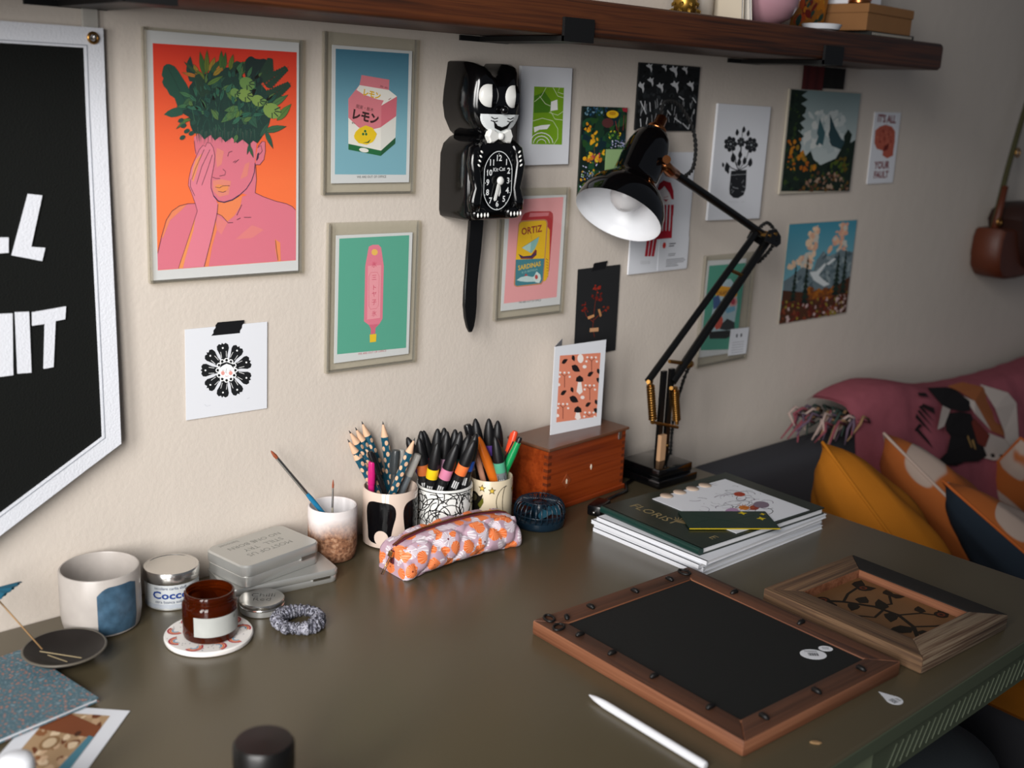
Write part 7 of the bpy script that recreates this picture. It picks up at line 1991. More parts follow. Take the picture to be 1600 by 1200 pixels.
mobj('keyhole', xform(prism([(.0012, -.004), (.0016, .001), (0, .004), (-.0016, .001), (-.0012, -.004)], -d2-.0006, -d2-.0014, 0, 'y'), Matrix.Translation((-.050, 0, .045))), mat('ivory_inlay', 'd8ccb8', rough=.4), es)
mobj('knob_inlay', xform(prism([(.0018, 0), (0, .0045), (-.0018, 0), (0, -.0045)], -d2+.0004, -d2-.0012, 0, 'y'), Matrix.Translation((.010, 0, .056))), mat('ivory_inlay'), bx)
mobj('lid_catch', box(-.004, .004, -d2-.0018, -d2, .090, .103, .0006), STEEL, bx, loc=(.080, 0, 0))
tcd = thing('tent_card', 'folded white greeting card with orange leaf and mushroom pattern', 'card', (.7655, -.0600, .1087), (0, 0, math.radians(-3)))
hW = .0555; hH = .1455
mobj('front_panel', boxd(-hW, hW, -.0005, 0, 0, hH), WHITE, tcd)
bpn = mobj('back_panel', boxd(0, .066, 0, .0005, 0, hH), WHITE, tcd, loc=(-hW, .0003, 0), rot=(0, 0, math.radians(38)))
ar = Art('y', .0005); ar.ops(ARTS['tent']); ar.clip(-.0445, .0445, -.061, .0545)
o_ = ar.build('artwork', tcd); o_.location = (0, 0, .0768)
# ------------------------------------------------------------------ desk lamp
lp = thing('desk_lamp', 'black jointed desk lamp with brass springs and copper cap', 'lamp', (.944, -.087, 0))
O_ = Vector((.944, -.087, 0)); Y0 = -.085
def lw(d): return [Vector(v) - O_ for v in d[0]], d[1]
def lbm(bm):
    for v in bm.verts: v.co -= O_
    return bm
def PT(x, z, y=Y0): return Vector((x, y, z))
mobj('base_step', lbm(box(.894, .996, -.138, -.036, 0, .014, .0025)), BLACKGLOSS, lp, smooth=True, auto=40)
mobj('base_block', lbm(box(.901, .989, -.131, -.043, .014, .031, .0025)), BLACKGLOSS, lp, smooth=True, auto=40)
LB = mat('black_lamp_metal', '0a0a0a', rough=.28)
for x, y, dz in ((.9455, -.087, 0), (.9705, -.083, .0)):
    mobj('fork_bar', lw(join(boxd(x-.0055, x+.0055, y-.003, y+.003, .031, .19-dz))), LB, lp)
mobj('foot_block', lbm(box(.938, .9535, -.0985, -.0905, .031, .078, .001)), mat('pale_wood_tag', 'b08a68', rough=.6), lp)
def rod(name, a, b, r, m, n=12, parent=None): return mobj(name, lw(tube([a, b], r, n)), m, parent or lp, smooth=True, auto=40)
rod('lower_arm', PT(.905, .177, -.087), PT(1.170, .4135, -.087), .0062, LB); rod('lower_arm', PT(.973, .166, -.084), PT(1.214, .400, -.084), .0078, LB)
for a, b in ((PT(.910, .170, -.089), PT(.923, .108, -.089)), (PT(.976, .152, -.089), PT(.988, .096, -.089))):
    sp = rod('spring_sleeve', a, b, .0068, mat('aged_brass', '8a6430', rough=.35, metal=1), 14)
    ax = (b-a); L2 = ax.length; x_, y_ = frame_of(ax); coil = []
    for i in range(14*10+1):
        t = i/(14*10); an = 2*math.pi*14*t; coil.append(a + ax*t + (x_*math.cos(an)+y_*math.sin(an))*.0069)
    mobj('spring_coil', lw(tube(coil, .0009, 4)), BRASS, sp, smooth=True)
    rod('spring_end', a + ax.normalized()*-.006, a, .004, BRASS); rod('spring_end', b, b + ax.normalized()*.008, .0035, BRASS)
rod('cross_bar', PT(.920, .104, -.089), PT(.992, .082, -.089), .0028, BRASS); rod('cross_bar', PT(.958, .205, -.087), PT(1.022, .191, -.080), .0034, BRASS)
rod('cross_bar', PT(.900, .178, -.092), PT(.918, .174, -.084), .0035, BRASS); rod('cross_bar', PT(.962, .158, -.092), PT(.988, .152, -.082), .0035, BRASS)
rod('link_bar', PT(1.103, .3525, -.087), PT(1.150, .338, -.084), .0034, BRASS)
mobj('thumb_knob', lw(tube([PT(1.012, .193, -.081), PT(1.020, .1915, -.080), PT(1.029, .189, -.078)], [.006, .0085, .006], 14)), BRASS, lp, smooth=True)
mobj('pivot_screw', lw(tube([PT(.9705, .052, -.0855), PT(.9705, .052, -.0885)], .003, 10)), BRASS, lp, smooth=True)
el_ = [PT(1.172, .402), PT(1.186, .420), PT(1.206, .422), PT(1.222, .408), PT(1.224, .394), PT(1.212, .388), PT(1.195, .395)]
for y in (-.104, -.068):
    mobj('elbow_plate', lw(prism([(v.x, v.z) for v in el_][::-1], y+.002, y-.002, .0008, 'y')), LB, lp)
for x, z in ((1.186, .411), (1.212, .402), (1.204, .413)): rod('elbow_pin', PT(x, z, -.108), PT(x, z, -.064), .0032, BRASS if x < 1.21 else LB)
rod('upper_arm', PT(1.200, .408), PT(.930, .524), .0070, LB)
ax = Vector((-.6113, -.1323, -.7803)).normalized(); rc = Vector((.8075, -.0835, .4590))
Ms = Matrix.Translation(rc - O_) @ (-ax).to_track_quat('Z', 'Y').to_matrix().to_4x4()
so = [(.0712, 0), (.0716, .002), (.0700, .020), (.0640, .036), (.0530, .050), (.0430, .060), (.0378, .068), (.0372, .073), (.0368, .10), (.0345, .130), (.0300, .148), (.0220, .160), (.0130, .166)]
shd = mobj('shade', xform(lathe(so, 56, cap=False), Ms), BLACKGLOSS, lp, smooth=True)
si = [(.0712, .0), (.0700, .001), (.0685, .020), (.0625, .035), (.0515, .049), (.0415, .059), (.0355, .068), (.0350, .10), (.032, .13), (.012, .155)]
mobj('shade_lining', xform(lathe(si, 56, cap=False), Ms), mat('white_enamel', 'd6d8dc', rough=.35), shd, smooth=True)
mobj('bulb', xform(lathe([(.001, .012), (.012, .0145), (.0215, .022), (.0265, .033), (.0265, .042), (.021, .056), (.014, .066), (.013, .09)], 32, cap=False), Ms), mat('frosted_bulb', 'c4c4c6', rough=.3), lp, smooth=True)
mobj('cap', xform(lathe([(.0150, .163), (.0165, .165), (.0160, .170), (.0110, .174), (.0098, .176), (.0095, .190), (.0080, .193), (.001, .194)], 28), Ms), COPPER, lp, smooth=True, auto=40)
mobj('shade_bracket', lw(tube([PT(.886, .541, -.104), PT(.896, .534, -.100), PT(.911, .527, -.094), PT(.935, .521, -.088)], [.006, .009, .010, .008], 12)), COPPER, lp, smooth=True)
mobj('shade_screw', lw(tube([PT(.876, .547, -.116), PT(.881, .544, -.110), PT(.886, .541, -.104)], [.0068, .0068, .003], 14)), COPPER, lp, smooth=True, auto=40)
def twisted(pts, r, pitch, n_per=8):
    P = [Vector(q) for q in pts]; d = []
    for i in range(len(P)-1):   # Catmull-Rom resample
        p0, p1, p2, p3 = P[max(0, i-1)], P[i], P[i+1], P[min(len(P)-1, i+2)]
        for k in range(12):
            t = k/12; d.append(.5*((2*p1)+(p2-p0)*t+(2*p0-5*p1+4*p2-p3)*t*t+(3*p1-p0-3*p2+p3)*t**3))
    d.append(P[-1]); A1, B1 = [], []; s = 0
    for i, q in enumerate(d):
        if i: s += (q-d[i-1]).length
        t = (d[min(i+1, len(d)-1)]-d[max(i-1, 0)]); x_, y_ = frame_of(t); an = 2*math.pi*s/pitch
        o = (x_*math.cos(an)+y_*math.sin(an))*r; A1.append(q+o); B1.append(q-o)
    return A1, B1
FLEX = mat('braided_black_flex', '101010', rough=.8, bump=.4, bscale=800)
for pts in ([Ms @ Vector((0, 0, .192)) + O_, PT(.925, .632, -.06), PT(.96, .632, -.06), PT(.992, .60, -.065), PT(1.002, .565, -.07), PT(.99, .53, -.078), PT(.965, .516, -.082)],
            [PT(1.026, .190, -.078), PT(1.032, .15, -.06), PT(1.040, .08, -.040), PT(1.046, .0, -.034), PT(1.049, -.12, -.03)],
            [PT(1.186, .424, -.085), PT(1.206, .430, -.085), PT(1.228, .415, -.085), PT(1.232, .392, -.085), PT(1.216, .372, -.082), PT(1.196, .358, -.08)]):
    a_, b_ = twisted(pts, .0019, .016); 
    mobj('power_cord', lw(join(tube(a_, .0020, 6), tube(b_, .0020, 6))), FLEX, lp, smooth=True)

# dark cable and plug lying between fan and lamp
cd = thing('power_adapter', 'small black plug adapter on the desk beside the fan', 'adapter', (.735, -.150, 0), (0, 0, .35))
mobj('body', box(-.022, .022, -.012, .012, 0, .018, .004), BLACKPL, cd, smooth=True, auto=40)
mobj('cable', tube([(.022, 0, .008), (.045, .008, .005), (.075, .004, .004), (.11, -.002, .004), (.14, .012, .004), (.165, .010, .004)], .003, 8), BLACKPL, cd, smooth=True)
mobj('pin', tube([(-.022, -.003, .009), (-.029, -.003, .009)], .0022, 10), STEEL, cd, smooth=True)

# ------------------------------------------------------------------ stack of books
PAGES = mat('white_book_edges', 'dcdcde', rough=.8)
offs = [(0, 0, 0), (.004, .003, .8), (-.003, .001, -.6), (.002, -.004, .5)]
ords = ['bottom white paperback of the stack beside the lamp', 'second white paperback from the bottom of the stack', 'third white paperback from the bottom of the stack', 'top white paperback directly under the dark green book']
for i, ((ox, oy, r_), lab) in enumerate(zip(offs, ords)):
    t = thing('white_paperback', lab, 'book', (.8205+ox, -.3035+oy, .0002+i*.0062), (0, 0, math.radians(r_)), 'white books in the stack')
    w, h = .150, .1035
    mobj('page_block', boxd(-w+.0025, w-.001, -h+.001, h-.001, .0007, .0053), PAGES, t)
    mobj('cover', boxd(-w, w, -h, h, 0, .0007), WHITE, t); mobj('cover', boxd(-w, w, -h, h, .0053, .0060), WHITE, t)
    mobj('spine', boxd(-w-.0006, -w+.0024, -h, h, .0, .0060), WHITE, t)
gb = thing('green_hardback', 'dark green hardback book on top of the white paperbacks', 'book', (.830, -.3020, .0252), (0, 0, math.radians(-2.5)))
GRN = mat('dark_green_cover', '17231d', rough=.3, spec=.5); GRS = mat('teal_green_spine', '12322c', rough=.35)
w, h = .144, .0985
mobj('page_block', boxd(-w+.004, w-.003, -h+.002, h-.002, .0014, .0090), PAGES, gb)
mobj('front_cover', boxd(-w, w, -h, h, .0090, .0106), GRN, gb); mobj('back_cover', boxd(-w, w, -h, h, 0, .0014), GRN, gb)
mobj('spine', bar_x(rrect(.0106, .0106, .004, 4, 0, .0053), (-h, h), (0, 0)), GRS, gb, smooth=True, auto=40).matrix_local = Matrix.Translation((-w+.0005, 0, 0)) @ Matrix.Rotation(math.pi/2, 4, 'Z')
ar = Art('z', .0106)
ar.text('FLORIST', -.110, .030, .025, '8a7a55', 0, math.radians(-90), 'C', .0)
ar.build('gilt_lettering', gb); ar = Art('z', .0106); ar.text('E', -.105, -.082, .02, '8a7a55', 0, math.radians(-90)); ar.build('gilt_letter', gb); ar = Art('z', .0106)
for k in range(9):
    a = -.9+.22*k; ar.line([(-.098, -.012), (-.098+.020*math.cos(a), -.012+.026*math.sin(a)-.004)], .0016, '7a6a4a', 0)
ar.build('gilt_leaf', gb)
pp = thing('botanical_print', 'white print with pencil flower drawings on the green book', 'print', (.857, -.3115, .0361), (0, 0, math.radians(-3.0)))
mobj('sheet', boxd(-.086, .086, -.084, .084, 0, .0006), WHITE, pp)
ar = Art('z', .0006); rnd = random.Random(8)
for k in range(70):
    x, y = rnd.gauss(.02, .028), rnd.gauss(.0, .032); a = rnd.uniform(0, 6.28); r_ = rnd.uniform(.006, .02); sw = rnd.uniform(.8, 2.6)
    ar.line([(max(-.08, min(.08, x+r_*math.cos(a+sw*i/8))), max(-.078, min(.078, y+r_*.7*math.sin(a+sw*i/8)))) for i in range(9)], rnd.choice([.0005, .0007, .0012]), rnd.choice(['3a3a44', '2a2a2e', '6a5a70']), 0)
for x, y, rx, ry, c in ((.048, .022, .011, .009, 'a0402c'), (-.022, -.022, .016, .010, 'a888a8'), (.006, -.022, .010, .008, 'c87a30'), (.022, -.030, .014, .007, '8a3a30'), (.040, -.028, .016, .012, '7a6a78')): ar.ell(x, y, rx, ry, c, 1, 12, .4)
for k in range(14):
    a = rnd.uniform(0, 6.28); ar.line([(.006, -.022), (.006+.018*math.cos(a), -.022+.014*math.sin(a))], .0009, 'b0602c', 2)
tag(ar.build('drawing', pp), None, kind='stuff'); ar = Art('z', .0006); ar.line([(-.06, -.05), (-.06, .01)], .0007, '8a8a8a', 0); ar.line([(-.0585, -.05), (-.0585, .0)], .0005, '9a9a9a', 0); ar.build('caption', pp)
for k in range(4):
    mobj('scallop_tab', lathe([(.009, 0), (.0105, .0004), (.0100, .0013), (.001, .0015)], 20), mat('cream_scallop', 'c0ab98', rough=.7), pp, smooth=True, loc=(-.058+.030*k, .080, .0007))
lf = thing('dark_green_leaflet', 'dark green leaflet with yellow leaves lying over the print', 'leaflet', (.7975, -.3525, .0372), (0, 0, math.radians(-36)))
mobj('sheet', boxd(-.068, .068, -.034, .034, 0, .0012), mat('dark_green_card', '0f2a22', rough=.35), lf)
mobj('yellow_edge', boxd(-.068, .068, -.0352, -.0341, -.0002, .0012), mat('yellow_edge_paint', 'b8a018', rough=.5), lf)
ar = Art('z', .0012)
for x, y, s in ((.030, .026, .008), (.052, .004, .008), (.060, .022, .005)): star(ar, x, y, s, 'c8b020', 0, 4)
for pts in (((-.06, -.02), (-.03, .0), (.0, -.004), (.05, .02)), ((-.05, .02), (-.01, .0), (.02, -.02))): ar.line(pts, .0006, '2a4a3c', 0)
ar.build('print', lf)

# ------------------------------------------------------------------ picture frames lying on the desk
FW = wood_mat('worn_orange_wood', ['56321f', '74462e', '8e5d42', '643a26'], 'y', .7, .55, .3, .6)
FWX = wood_mat('worn_orange_wood_long', ['56321f', '74462e', '8e5d42', '643a26'], 'x', .7, .55, .3, .6)
def frame_parts(t, W, H, bw, th, mats, names='rail', bev=.002, lift=0.0):
    """four mitred rails: left, right (along y), near, far (along x)"""
    o = [(-W/2, -H/2), (W/2, -H/2), (W/2, H/2), (-W/2, H/2)]; i = [(-W/2+bw, -H/2+bw), (W/2-bw, -H/2+bw), (W/2-bw, H/2-bw), (-W/2+bw, H/2-bw)]
    res = []
    for k in range(4):
        q = (k+1) % 4; pts = [o[k], o[q], i[q], i[k]]
        v, f = prism(pts, 0, th)
        bm = bmesh.new(); bv = [bm.verts.new(x) for x in v]
        for ff in f: bm.faces.new([bv[n] for n in ff])
        bmesh.ops.bevel(bm, geom=list(bm.edges), offset=bev, segments=2, profile=.5, affect='EDGES')
        res.append(mobj(names, bm, mats[k], t, smooth=True, auto=35))
    return res
f1 = thing('frame_back', 'wooden picture frame lying face down with black backing board', 'picture frame', (.5035, -.556, .0), (0, 0, math.radians(-2.3)))
FWT = wood_mat('dark_stained_frame_back', ['2c1a10', '452a1c', '5a3826', '38221a'], 'y', .7, .6, .3, .6); FWTX = wood_mat('dark_stained_frame_back_long', ['2c1a10', '452a1c', '5a3826', '38221a'], 'x', .7, .6, .3, .6)
for k, o_ in enumerate(frame_parts(f1, .284, .326, .030, .0185, (FWX, FW, FWX, FW))):
    o_.data.materials.append((FWTX, FWT, FWTX, FWT)[k])
    for p_ in o_.data.polygons: p_.material_index = 1 if p_.normal.z > .9 else 0
for x0, x1, y0, y1 in ((-.116, -.1135, -.137, .137), (.1135, .116, -.137, .137), (-.1135, .1135, -.137, -.1345), (-.1135, .1135, .1345, .137)): mobj('rebate_lip', boxd(x0, x1, y0, y1, .004, .0182), FW, f1)
mobj('backing_board', boxd(-.1145, .1145, -.1355, .1355, .004, .0165), mat('black_backing_paper', '0a0c0b', rough=.75, bump=.2, bscale=300), f1)
CLIP = mat('dark_metal_clip', '0c0a09', rough=.5)
cv = join(tube([(-.004, 0, 0), (-.002, 0, .002), (.003, 0, .0016), (.007, 0, .0003)], [.002, .0032, .0032, .0018], 8), tube([(-.003, 0, 0), (-.003, 0, .0030)], .0026, 8))
for x, y, a in ((-.123, .10, 0), (-.124, .045, 0), (-.123, -.02, 0), (-.122, -.10, 0), (-.060, .146, 1.57), (.02, .147, 1.57), (.085, .146, 1.57), (-.105, .142, 1.0), (.126, .07, 3.1), (.126, -.035, 3.1), (-.09, -.145, -1.57), (.0, -.146, -1.57), (.085, -.146, -1.57)):
    mobj('turn_clip', cv, CLIP, f1, smooth=True, loc=(x, y, .0188), rot=(0, 0, a))
for x, y, a in ((-.131, .128, .4), (-.125, .152, 1.2), (.118, .150, 1.6)): mobj('hanger_loop', tube([(.009*math.cos(t), .006*math.sin(t), 0) for t in [2*math.pi*i/14 for i in range(14)]], .0016, 6, closed=True), CLIP, f1, smooth=True, loc=(x, y, .0205), rot=(0, 0, a))
def round_sticker(nm, par, x, y, rx, ry, h, rz, code):
    s = mobj(nm, prism([(rx*math.cos(t), ry*math.sin(t)) for t in [2*math.pi*i/28 for i in range(28)]], 0, .0003), WHITE, par, loc=(x, y, h), rot=(0, 0, rz))
    ar = Art('z', .0003)
    if code:
        for k in range(9): ar.poly([(-.006+k*.0014, -.004), (-.0053+k*.0014+.0004*(k % 2), -.004), (-.0053+k*.0014+.0004*(k % 2), .003), (-.006+k*.0014, .003)], '30343a', 0)
        for k in range(3): ar.line([(-.009, .005+.0016*k), (.006, .005+.0016*k)], .0006, '50545a', 0)
    else:
        for k in range(2): ar.line([(-.004, -.001+.003*k), (.004, -.001+.003*k)], .0009, '50545a', 0)
    ar.build('print', s); return s
round_sticker('barcode_sticker', f1, .0735, -.0905, .0155, .0120, .0166, math.radians(-40), True)
round_sticker('small_sticker', f1, .098, -.0905, .0085, .0065, .0166, math.radians(-40), False)
f2 = thing('carved_wood_frame', 'weathered wooden frame around a dark painted flower panel', 'picture frame', (.767, -.6285, .0), (0, 0, math.radians(-2.6)))
RW = wood_mat('weathered_brown_wood', ['3a281c', '573f2c', '75593f', '46301f'], 'y', .9, .85, .9, .3)
RWX = wood_mat('weathered_brown_wood_long', ['3a281c', '573f2c', '75593f', '46301f'], 'x', .9, .85, .9, .3)
RD = mat('blackened_wood', '14100d', rough=.75, bump=.4, bscale=120)
RWP = wood_mat('pale_weathered_wood', ['3a281c', '5a4230', '8a7862', '4a3424'], 'x', 1.2, .9, 1.0, .35)
frame_parts(f2, .200, .232, .036, .021, (RWP, RD, RWX, RW), bev=.0018)
for x0, x1, y0, y1 in ((-.067, -.063, -.083, .083), (.063, .067, -.083, .083), (-.063, .063, -.083, -.079), (-.063, .063, .079, .083)): mobj('inner_lip', boxd(x0, x1, y0, y1, .006, .0195), FW, f2)
mobj('painted_panel', boxd(-.066, .066, -.082, .082, .002, .008), mat('brown_panel', '6a4a2c', rough=.5, var=.12, vscale=25), f2)
ar = Art('z', .008); dkv = '1c160e'
cur = [(-.050, .070), (-.022, .045), (.0, .012), (.004, -.020), (-.010, -.050), (-.035, -.072)]
ar.line(smooth_loop(cur, 0), .0060, dkv, 0)
for pts in (((.0, .012), (.026, .004), (.046, .020)), ((.004, -.02), (.034, -.034), (.054, -.060)), ((-.022, .045), (.004, .056), (.03, .060)), ((.0, .0), (-.028, -.006), (-.044, .012)), ((-.010, -.05), (.016, -.066), (.034, -.072))): ar.line(pts, .0038, dkv, 0)
def lfp(ar, x0, y0, x1, y1, w, c, L=1):
    dx, dy = x1-x0, y1-y0; n = Vector((-dy, dx)).normalized()*w*.75; x1, y1 = x0+dx*1.15, y0+dy*1.15
    ar.poly([(x0, y0), (x0+dx*.35+n.x, y0+dy*.35+n.y), (x0+dx*.7+n.x*.8, y0+dy*.7+n.y*.8), (x1, y1), (x0+dx*.7-n.x*.8, y0+dy*.7-n.y*.8), (x0+dx*.35-n.x, y0+dy*.35-n.y)], c, L)
for q in ((-.035, .055, -.056, .044, .012), (-.012, .034, -.034, .024, .011), (.002, .0, .022, .020, .012), (.003, -.01, -.020, -.024, .012), (-.012, -.052, -.046, -.040, .014), (-.02, -.06, -.010, -.078, .012), (.03, .06, .055, .070, .012), (.03, .06, .050, .046, .012), (.046, .02, .058, .032, .010), (.046, .02, .060, .008, .010), (-.044, .012, -.056, .024, .011), (-.044, .012, -.058, .0, .011), (.054, -.06, .060, -.044, .010), (.034, -.034, .048, -.022, .010), (-.008, .03, .014, .036, .012)): lfp(ar, *q, dkv)
for x, y in ((.038, .055), (-.040, .064), (.052, -.052)): ar.ell(x, y, .010, .009, dkv, 1, 14); ar.ell(x, y, .006, .005, '5a2a18', 2, 12); ar.ell(x, y, .0025, .0025, dkv, 3, 10)
ar.build('painting', f2)

# ------------------------------------------------------------------ stylus, sticker, chip
sy = thing('stylus', 'white digital stylus lying in front of the frames', 'stylus', (.308, -.7025, .0046))
d = Vector((.314, -.5365, .0046)) - Vector((.308, -.7025, .0046)); sy.rotation_euler = d.to_track_quat('Z', 'Y').to_euler()
WPL = mat('white_stylus_plastic', 'dfe0e4', rough=.3); Ls = d.length
mobj('barrel', lathe([(.0030, 0), (.0043, .0012), (.0045, .003), (.0045, Ls-.026), (.0043, Ls-.024)], 28), WPL, sy, smooth=True, auto=40)
mobj('tip', lathe([(.0042, Ls-.0238), (.0030, Ls-.010), (.0012, Ls-.002), (.0004, Ls)], 24), mat('stylus_tip', 'd0d0d4', rough=.45), sy, smooth=True)
ds = thing('drop_sticker', 'white drop-shaped price sticker on the desk edge', 'sticker', (.583, -.7465, .0002), (0, 0, math.radians(-8)))
dp = [(.0, .0175)] + [(.0095*math.sin(t), -.004-.0095*math.cos(t)) for t in [math.radians(130-260*i/18) for i in range(19)]]
mobj('sheet', prism(dp if sum(dp[i][0]*dp[(i+1) % 20][1]-dp[(i+1) % 20][0]*dp[i][1] for i in range(20)) > 0 else dp[::-1], 0, .0003), WHITE, ds)
ar = Art('z', .0003)
for k in range(8): ar.poly([(-.006, -.009+k*.0011), (.001, -.009+k*.0011), (.001, -.0084+k*.0011), (-.006, -.0084+k*.0011)], '3a3e44', 0)
for k in range(3): ar.line([(.003+.0015*k, -.009), (.003+.0015*k, -.002)], .0006, '5a5e64', 0)
ar.build('barcode', ds)
tag(mobj('wood_chip', prism([(-.006, -.001), (-.002, -.0028), (.004, -.0022), (.0065, .0004), (.002, .0026), (-.004, .0018)], 0, .0018, .0005), mat('pale_chip', '9a7a54', rough=.8), None, loc=(.4365, -.744, .0002), rot=(0, 0, -.9)), 'tiny pale wood chip near the front desk edge', 'chip')

# ------------------------------------------------------------------ sofa corner with blanket and cushions
SOFA = mat('charcoal_sofa_cloth', '3a3a3e', rough=.95, spec=.1, bump=.5, bscale=600)
sf_ = thing('sofa', 'charcoal fabric sofa beside the desk against the wall', 'sofa', (2.0, -.40, -.75))
def sl(bm):
    for v in bm.verts: v.co -= Vector((2.0, -.40, -.75))
    return bm
mobj('base', sl(box(1.075, 2.95, -.78, -.03, -.66, -.46, .02)), SOFA, sf_, smooth=True, auto=40)
mobj('seat_cushion', sl(box(1.27, 2.05, -.80, -.20, -.46, -.33, .035, 4)), SOFA, sf_, smooth=True, auto=60); mobj('seat_cushion', sl(box(2.06, 2.84, -.80, -.20, -.46, -.33, .035, 4)), SOFA, sf_, smooth=True, auto=60)
bm = box(1.085, 2.95, -.135, -.03, -.46, -.022, .03, 4)
for v in bm.verts:
    if v.co.y < -.08: v.co.y -= .07*max(0, min(1, (-.05-v.co.z)/.4))
mobj('backrest', sl(bm), SOFA, sf_, smooth=True, auto=60)
bm = box(1.075, 1.200, -.56, -.036, -.46, -.055, .03, 4)
for v in bm.verts:
    if v.co.z > -.15 and v.co.y < -.2: v.co.z -= .16*min(1, (-.2-v.co.y)/.36)
mobj('arm', sl(bm), SOFA, sf_, smooth=True, auto=60)
mobj('arm', sl(box(2.83, 2.96, -.76, -.036, -.46, -.10, .03, 4)), SOFA, sf_, smooth=True, auto=60)
for x in (1.2, 2.88):
    for y in (-.72, -.1): mobj('foot', sl(box(x-.025, x+.025, y-.025, y+.025, -.749, -.66, .004)), mat('dark_wood_foot', '20150e', rough=.5), sf_)
# pink blanket draped over the backrest
bk = thing('pink_blanket', 'dusty pink knitted blanket with an animal head over the sofa', 'blanket', (1.9, -.13, -.05))
def blz(x):  # height of the draped crest
    return .045*math.exp(-((x-1.60)/.20)**2) + .010*math.sin(x*5) + .022
prof = []
v, f = [], []; nx, ns = 60, 26
def bpt(x, s):
    c = blz(x)
    ed = [(-.245, -.40), (-.215, -.25), (-.185, -.12), (-.165, -.05), (-.150, c-.03), (-.125, c-.004), (-.09, c), (-.05, c-.004), (-.03, c-.02)]
    t = s*(len(ed)-1); i = min(int(t), len(ed)-2); k = t-i
    y = ed[i][0]+(ed[i+1][0]-ed[i][0])*k; z = ed[i][1]+(ed[i+1][1]-ed[i][1])*k
    w = .006*math.sin(x*17+z*6)*(1-s) + .004*math.sin(x*31)
    return (x, y - abs(w), z)
for i in range(nx+1):
    for j in range(ns+1):
        p_ = bpt(1.47+1.40*i/nx, j/ns); v.append(Vector(p_)-Vector((1.9, -.13, -.05)))
for i in range(nx):
    for j in range(ns): a = i*(ns+1)+j; f.append((a, a+ns+1, a+ns+2, a+1))
m_ = len(v); v += [q+Vector((0, -.006 if q.z < -.0 else -.002, .005)) for q in v]; f = [tuple(reversed(k)) for k in f] + [tuple(q+m_ for q in k) for k in f]
mobj('knit', (v, f), mat('dusty_pink_knit', '96525c', rough=.95, spec=.1, bump=.6, bscale=450, var=.08, vscale=30), bk, smooth=True)
def on_blanket(ar, off=.012):
    out = []
    for (x, y, z) in ar.v:
        X, Z = x, z
        best = None
        for k in range(101):
            q = bpt(X, k/100)
            if best is None or abs(q[2]-Z) < best[0]:
                if q[1] < -.118: best = (abs(q[2]-Z), q)
        q = best[1]; out.append((X-1.9, q[1]+.13-off+y*4, Z+.05+.005))
    ar.v = out; return ar
def mat_knit_ink(): return ink_mat('knitted_ink', .95)
ar = Art('y', 0.0)
for col, l, pts in BLANKET: ar.poly(pts, col, l)
on_blanket(ar).build('animal_motif', bk, mat_knit_ink())
rnd = random.Random(4); fr_ = []
cols = ['7a3c46', '2a3a34', 'a8928a', '5a4a5a', '8a6a4a']
for i in range(46):
    x0 = 1.455 + rnd.uniform(-.05, .05); y0 = -.05 - .115*(i/46); z0 = .020+rnd.uniform(-.004, .012)
    pts = [Vector((x0+.02, y0, z0)), Vector((x0-.01, y0+rnd.uniform(-.01, .01), z0+.012)), Vector((x0-.025, y0+rnd.uniform(-.015, .015), z0+.0)), Vector((x0-.040+rnd.uniform(-.02, .02), y0+rnd.uniform(-.015, .015), z0-.015-rnd.random()*.02))]
    mobj('fringe_tassel', tube([q-Vector((1.9, -.13, -.05)) for q in pts], [.003, .0032, .0028, .0015], 5), mat('yarn_'+cols[i % 5], cols[i % 5], rough=.95), bk, smooth=True)

def pillow(name, label, tip, e1, e2, size, thick, mats, seam_m, pattern=None, seed=0):
    """soft square cushion; tip = one corner, e1/e2 = its two edge directions"""
    e1 = Vector(e1).normalized(); e2 = (Vector(e2) - e1*Vector(e2).dot(e1)).normalized(); nrm = e1.cross(e2)
    c = Vector(tip) + (e1+e2)*size/2
    t = thing(name, label, 'cushion', c, (0, 0, 0), 'cushions on the sofa')
    n = 26; rnd = random.Random(seed); ph = rnd.uniform(0, 6)
    def P(u, w, s):
        k = (1-abs(u)**2.6)*(1-abs(w)**2.6); h = thick/2*max(0, k)**.42
        pin = 1 - .085*(1-abs(abs(u)-abs(w)))*0 - .075*((1-u*u)*abs(w)**3 + (1-w*w)*abs(u)**3)*1.0
        wr = .006*math.sin(5*u+9*w+ph)*k + .0045*math.sin(16*w-7*u+ph)*k
        return e1*(u*size/2*pin) + e2*(w*size/2*pin) + nrm*(s*(h+wr*(1 if s else 0)))
    for s, m in ((1, mats[0]), (-1, mats[1])):
        v = [P(-1+2*i/n, -1+2*j/n, s) for i in range(n+1) for j in range(n+1)]
        f = [(i*(n+1)+j, (i+1)*(n+1)+j, (i+1)*(n+1)+j+1, i*(n+1)+j+1) for i in range(n) for j in range(n)]
        if s < 0: f = [tuple(reversed(q)) for q in f]
        mobj('front_cover' if s > 0 else 'back_cover', (v, f), m, t, smooth=True)
    edge = [P(-1+2*i/n, -1, 0) for i in range(n)] + [P(1, -1+2*i/n, 0) for i in range(n)] + [P(1-2*i/n, 1, 0) for i in range(n)] + [P(-1, 1-2*i/n, 0) for i in range(n)]
    mobj('piping', tube(edge, .0032, 6, closed=True), seam_m, t, smooth=True)
    return t
MUS = mat('mustard_linen', 'a8661a', rough=.9, spec=.15, bump=.5, bscale=500, var=.05, vscale=10)
ORP = ramp_mat('orange_cream_print', 'noise', [(.44, '98501c'), (.46, '98501c'), (.47, 'a08e82'), (.60, 'a89488'), (.61, '6a3414')], (1, 1, 1), 5.0, 1, .6, rough=.9)
NVY = mat('slate_blue_linen', '232c36', rough=.92, spec=.15, bump=.5, bscale=500); ORL = mat('orange_linen', 'a8541c', rough=.9)
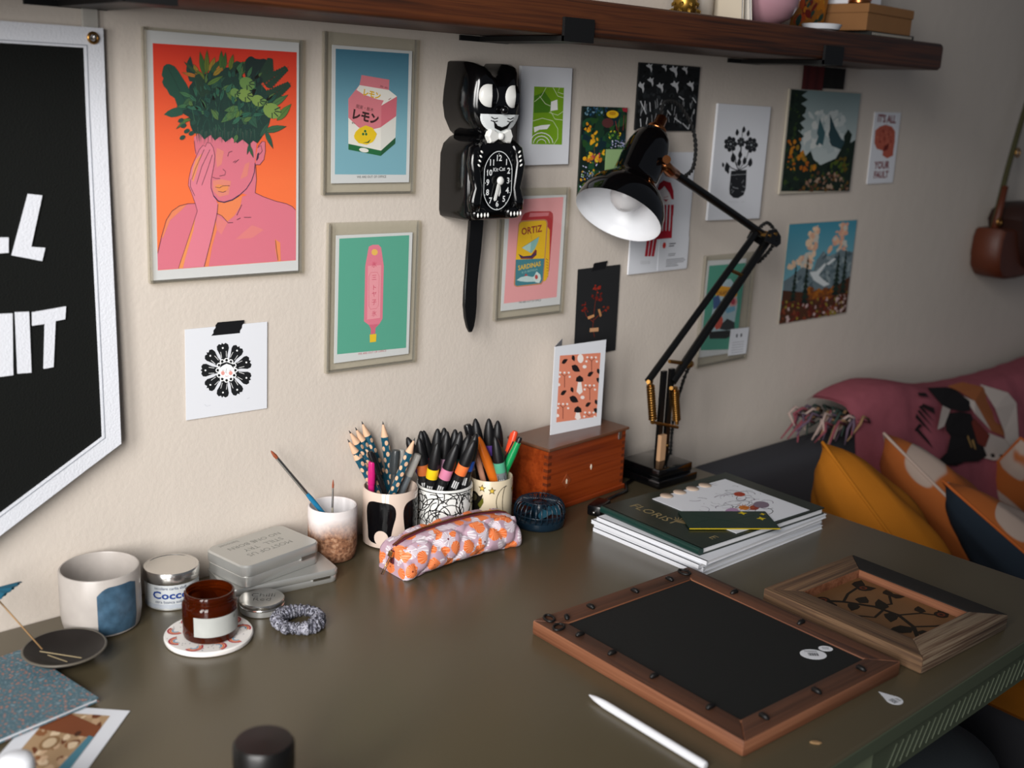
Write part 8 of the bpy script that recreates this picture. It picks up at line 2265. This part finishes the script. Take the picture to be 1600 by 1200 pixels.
pillow('mustard_cushion', 'mustard yellow linen cushion leaning beside the desk edge', (1.222, -.238, .052), (0, -.76, -.62), (.75, .43, -.5), .43, .17, (MUS, MUS), MUS, seed=1)
pillow('printed_cushion', 'orange and cream patterned cushion behind the mustard one', (1.50, -.205, .012), (.05, -.80, -.50), (.75, .25, -.6), .42, .15, (ORP, ORP), mat('cream_piping', 'a89488', rough=.9), seed=2)
pillow('slate_cushion', 'slate blue cushion with orange reverse right of the mustard one', (1.452, -.362, -.033), (-.02, -.86, -.42), (.82, .30, -.48), .45, .15, (ORP, NVY), ORL, seed=3)
pillow('far_printed_cushion', 'orange and cream cushion against the pink blanket at far right', (2.02, -.26, -.075), (.55, -.6, -.35), (.4, .3, -.8), .40, .14, (ORP, ORP), ORL, seed=4)
# pouf and throw seen under the desk edge
pf = thing('floor_pouf', 'dark slate round pouf half hidden below the drawer', 'pouf', (.885, -.615, -.75))
mobj('body', lathe([(.09, 0), (.14, .006), (.162, .05), (.165, .25), (.162, .42), (.14, .50), (.08, .528), (.001, .532)], 48), mat('slate_pouf_cloth', '2c3236', rough=.95, bump=.4, bscale=500), pf, smooth=True)
mobj('seam', tube([(.1635*math.cos(a), .1635*math.sin(a), .43) for a in [2*math.pi*i/48 for i in range(48)]], .004, 6, closed=True), mat('slate_pouf_cloth'), pf, smooth=True)
th = thing('mustard_throw', 'folded mustard throw hanging over the sofa seat front', 'throw', (1.47, -.80, -.33))
v, f = [], []
for i in range(31):
    for j in range(13):
        x = -.22+.44*i/30; s = j/12
        y = .25-.5*s if s < .5 else -.0-.012; z = .006 if s < .5 else .006-.40*(s-.5)
        if s < .5: y = .36-.745*s
        v.append((x, y-.004*math.sin(i*.9)*s, z+.003*math.sin(i*.7+j)))
for i in range(30):
    for j in range(12): a = i*13+j; f.append((a, a+1, a+14, a+13))
m_ = len(v); v += [(x, y-.004, z+.004) for x, y, z in v]; f += [tuple(q+m_ for q in reversed(k)) for k in f]
mobj('cloth', (v, f), MUS, th, smooth=True)
mobj('hem', tube([(-.22+.44*i/30, -.022, -.196) for i in range(31)], .004, 6), MUS, th, smooth=True)
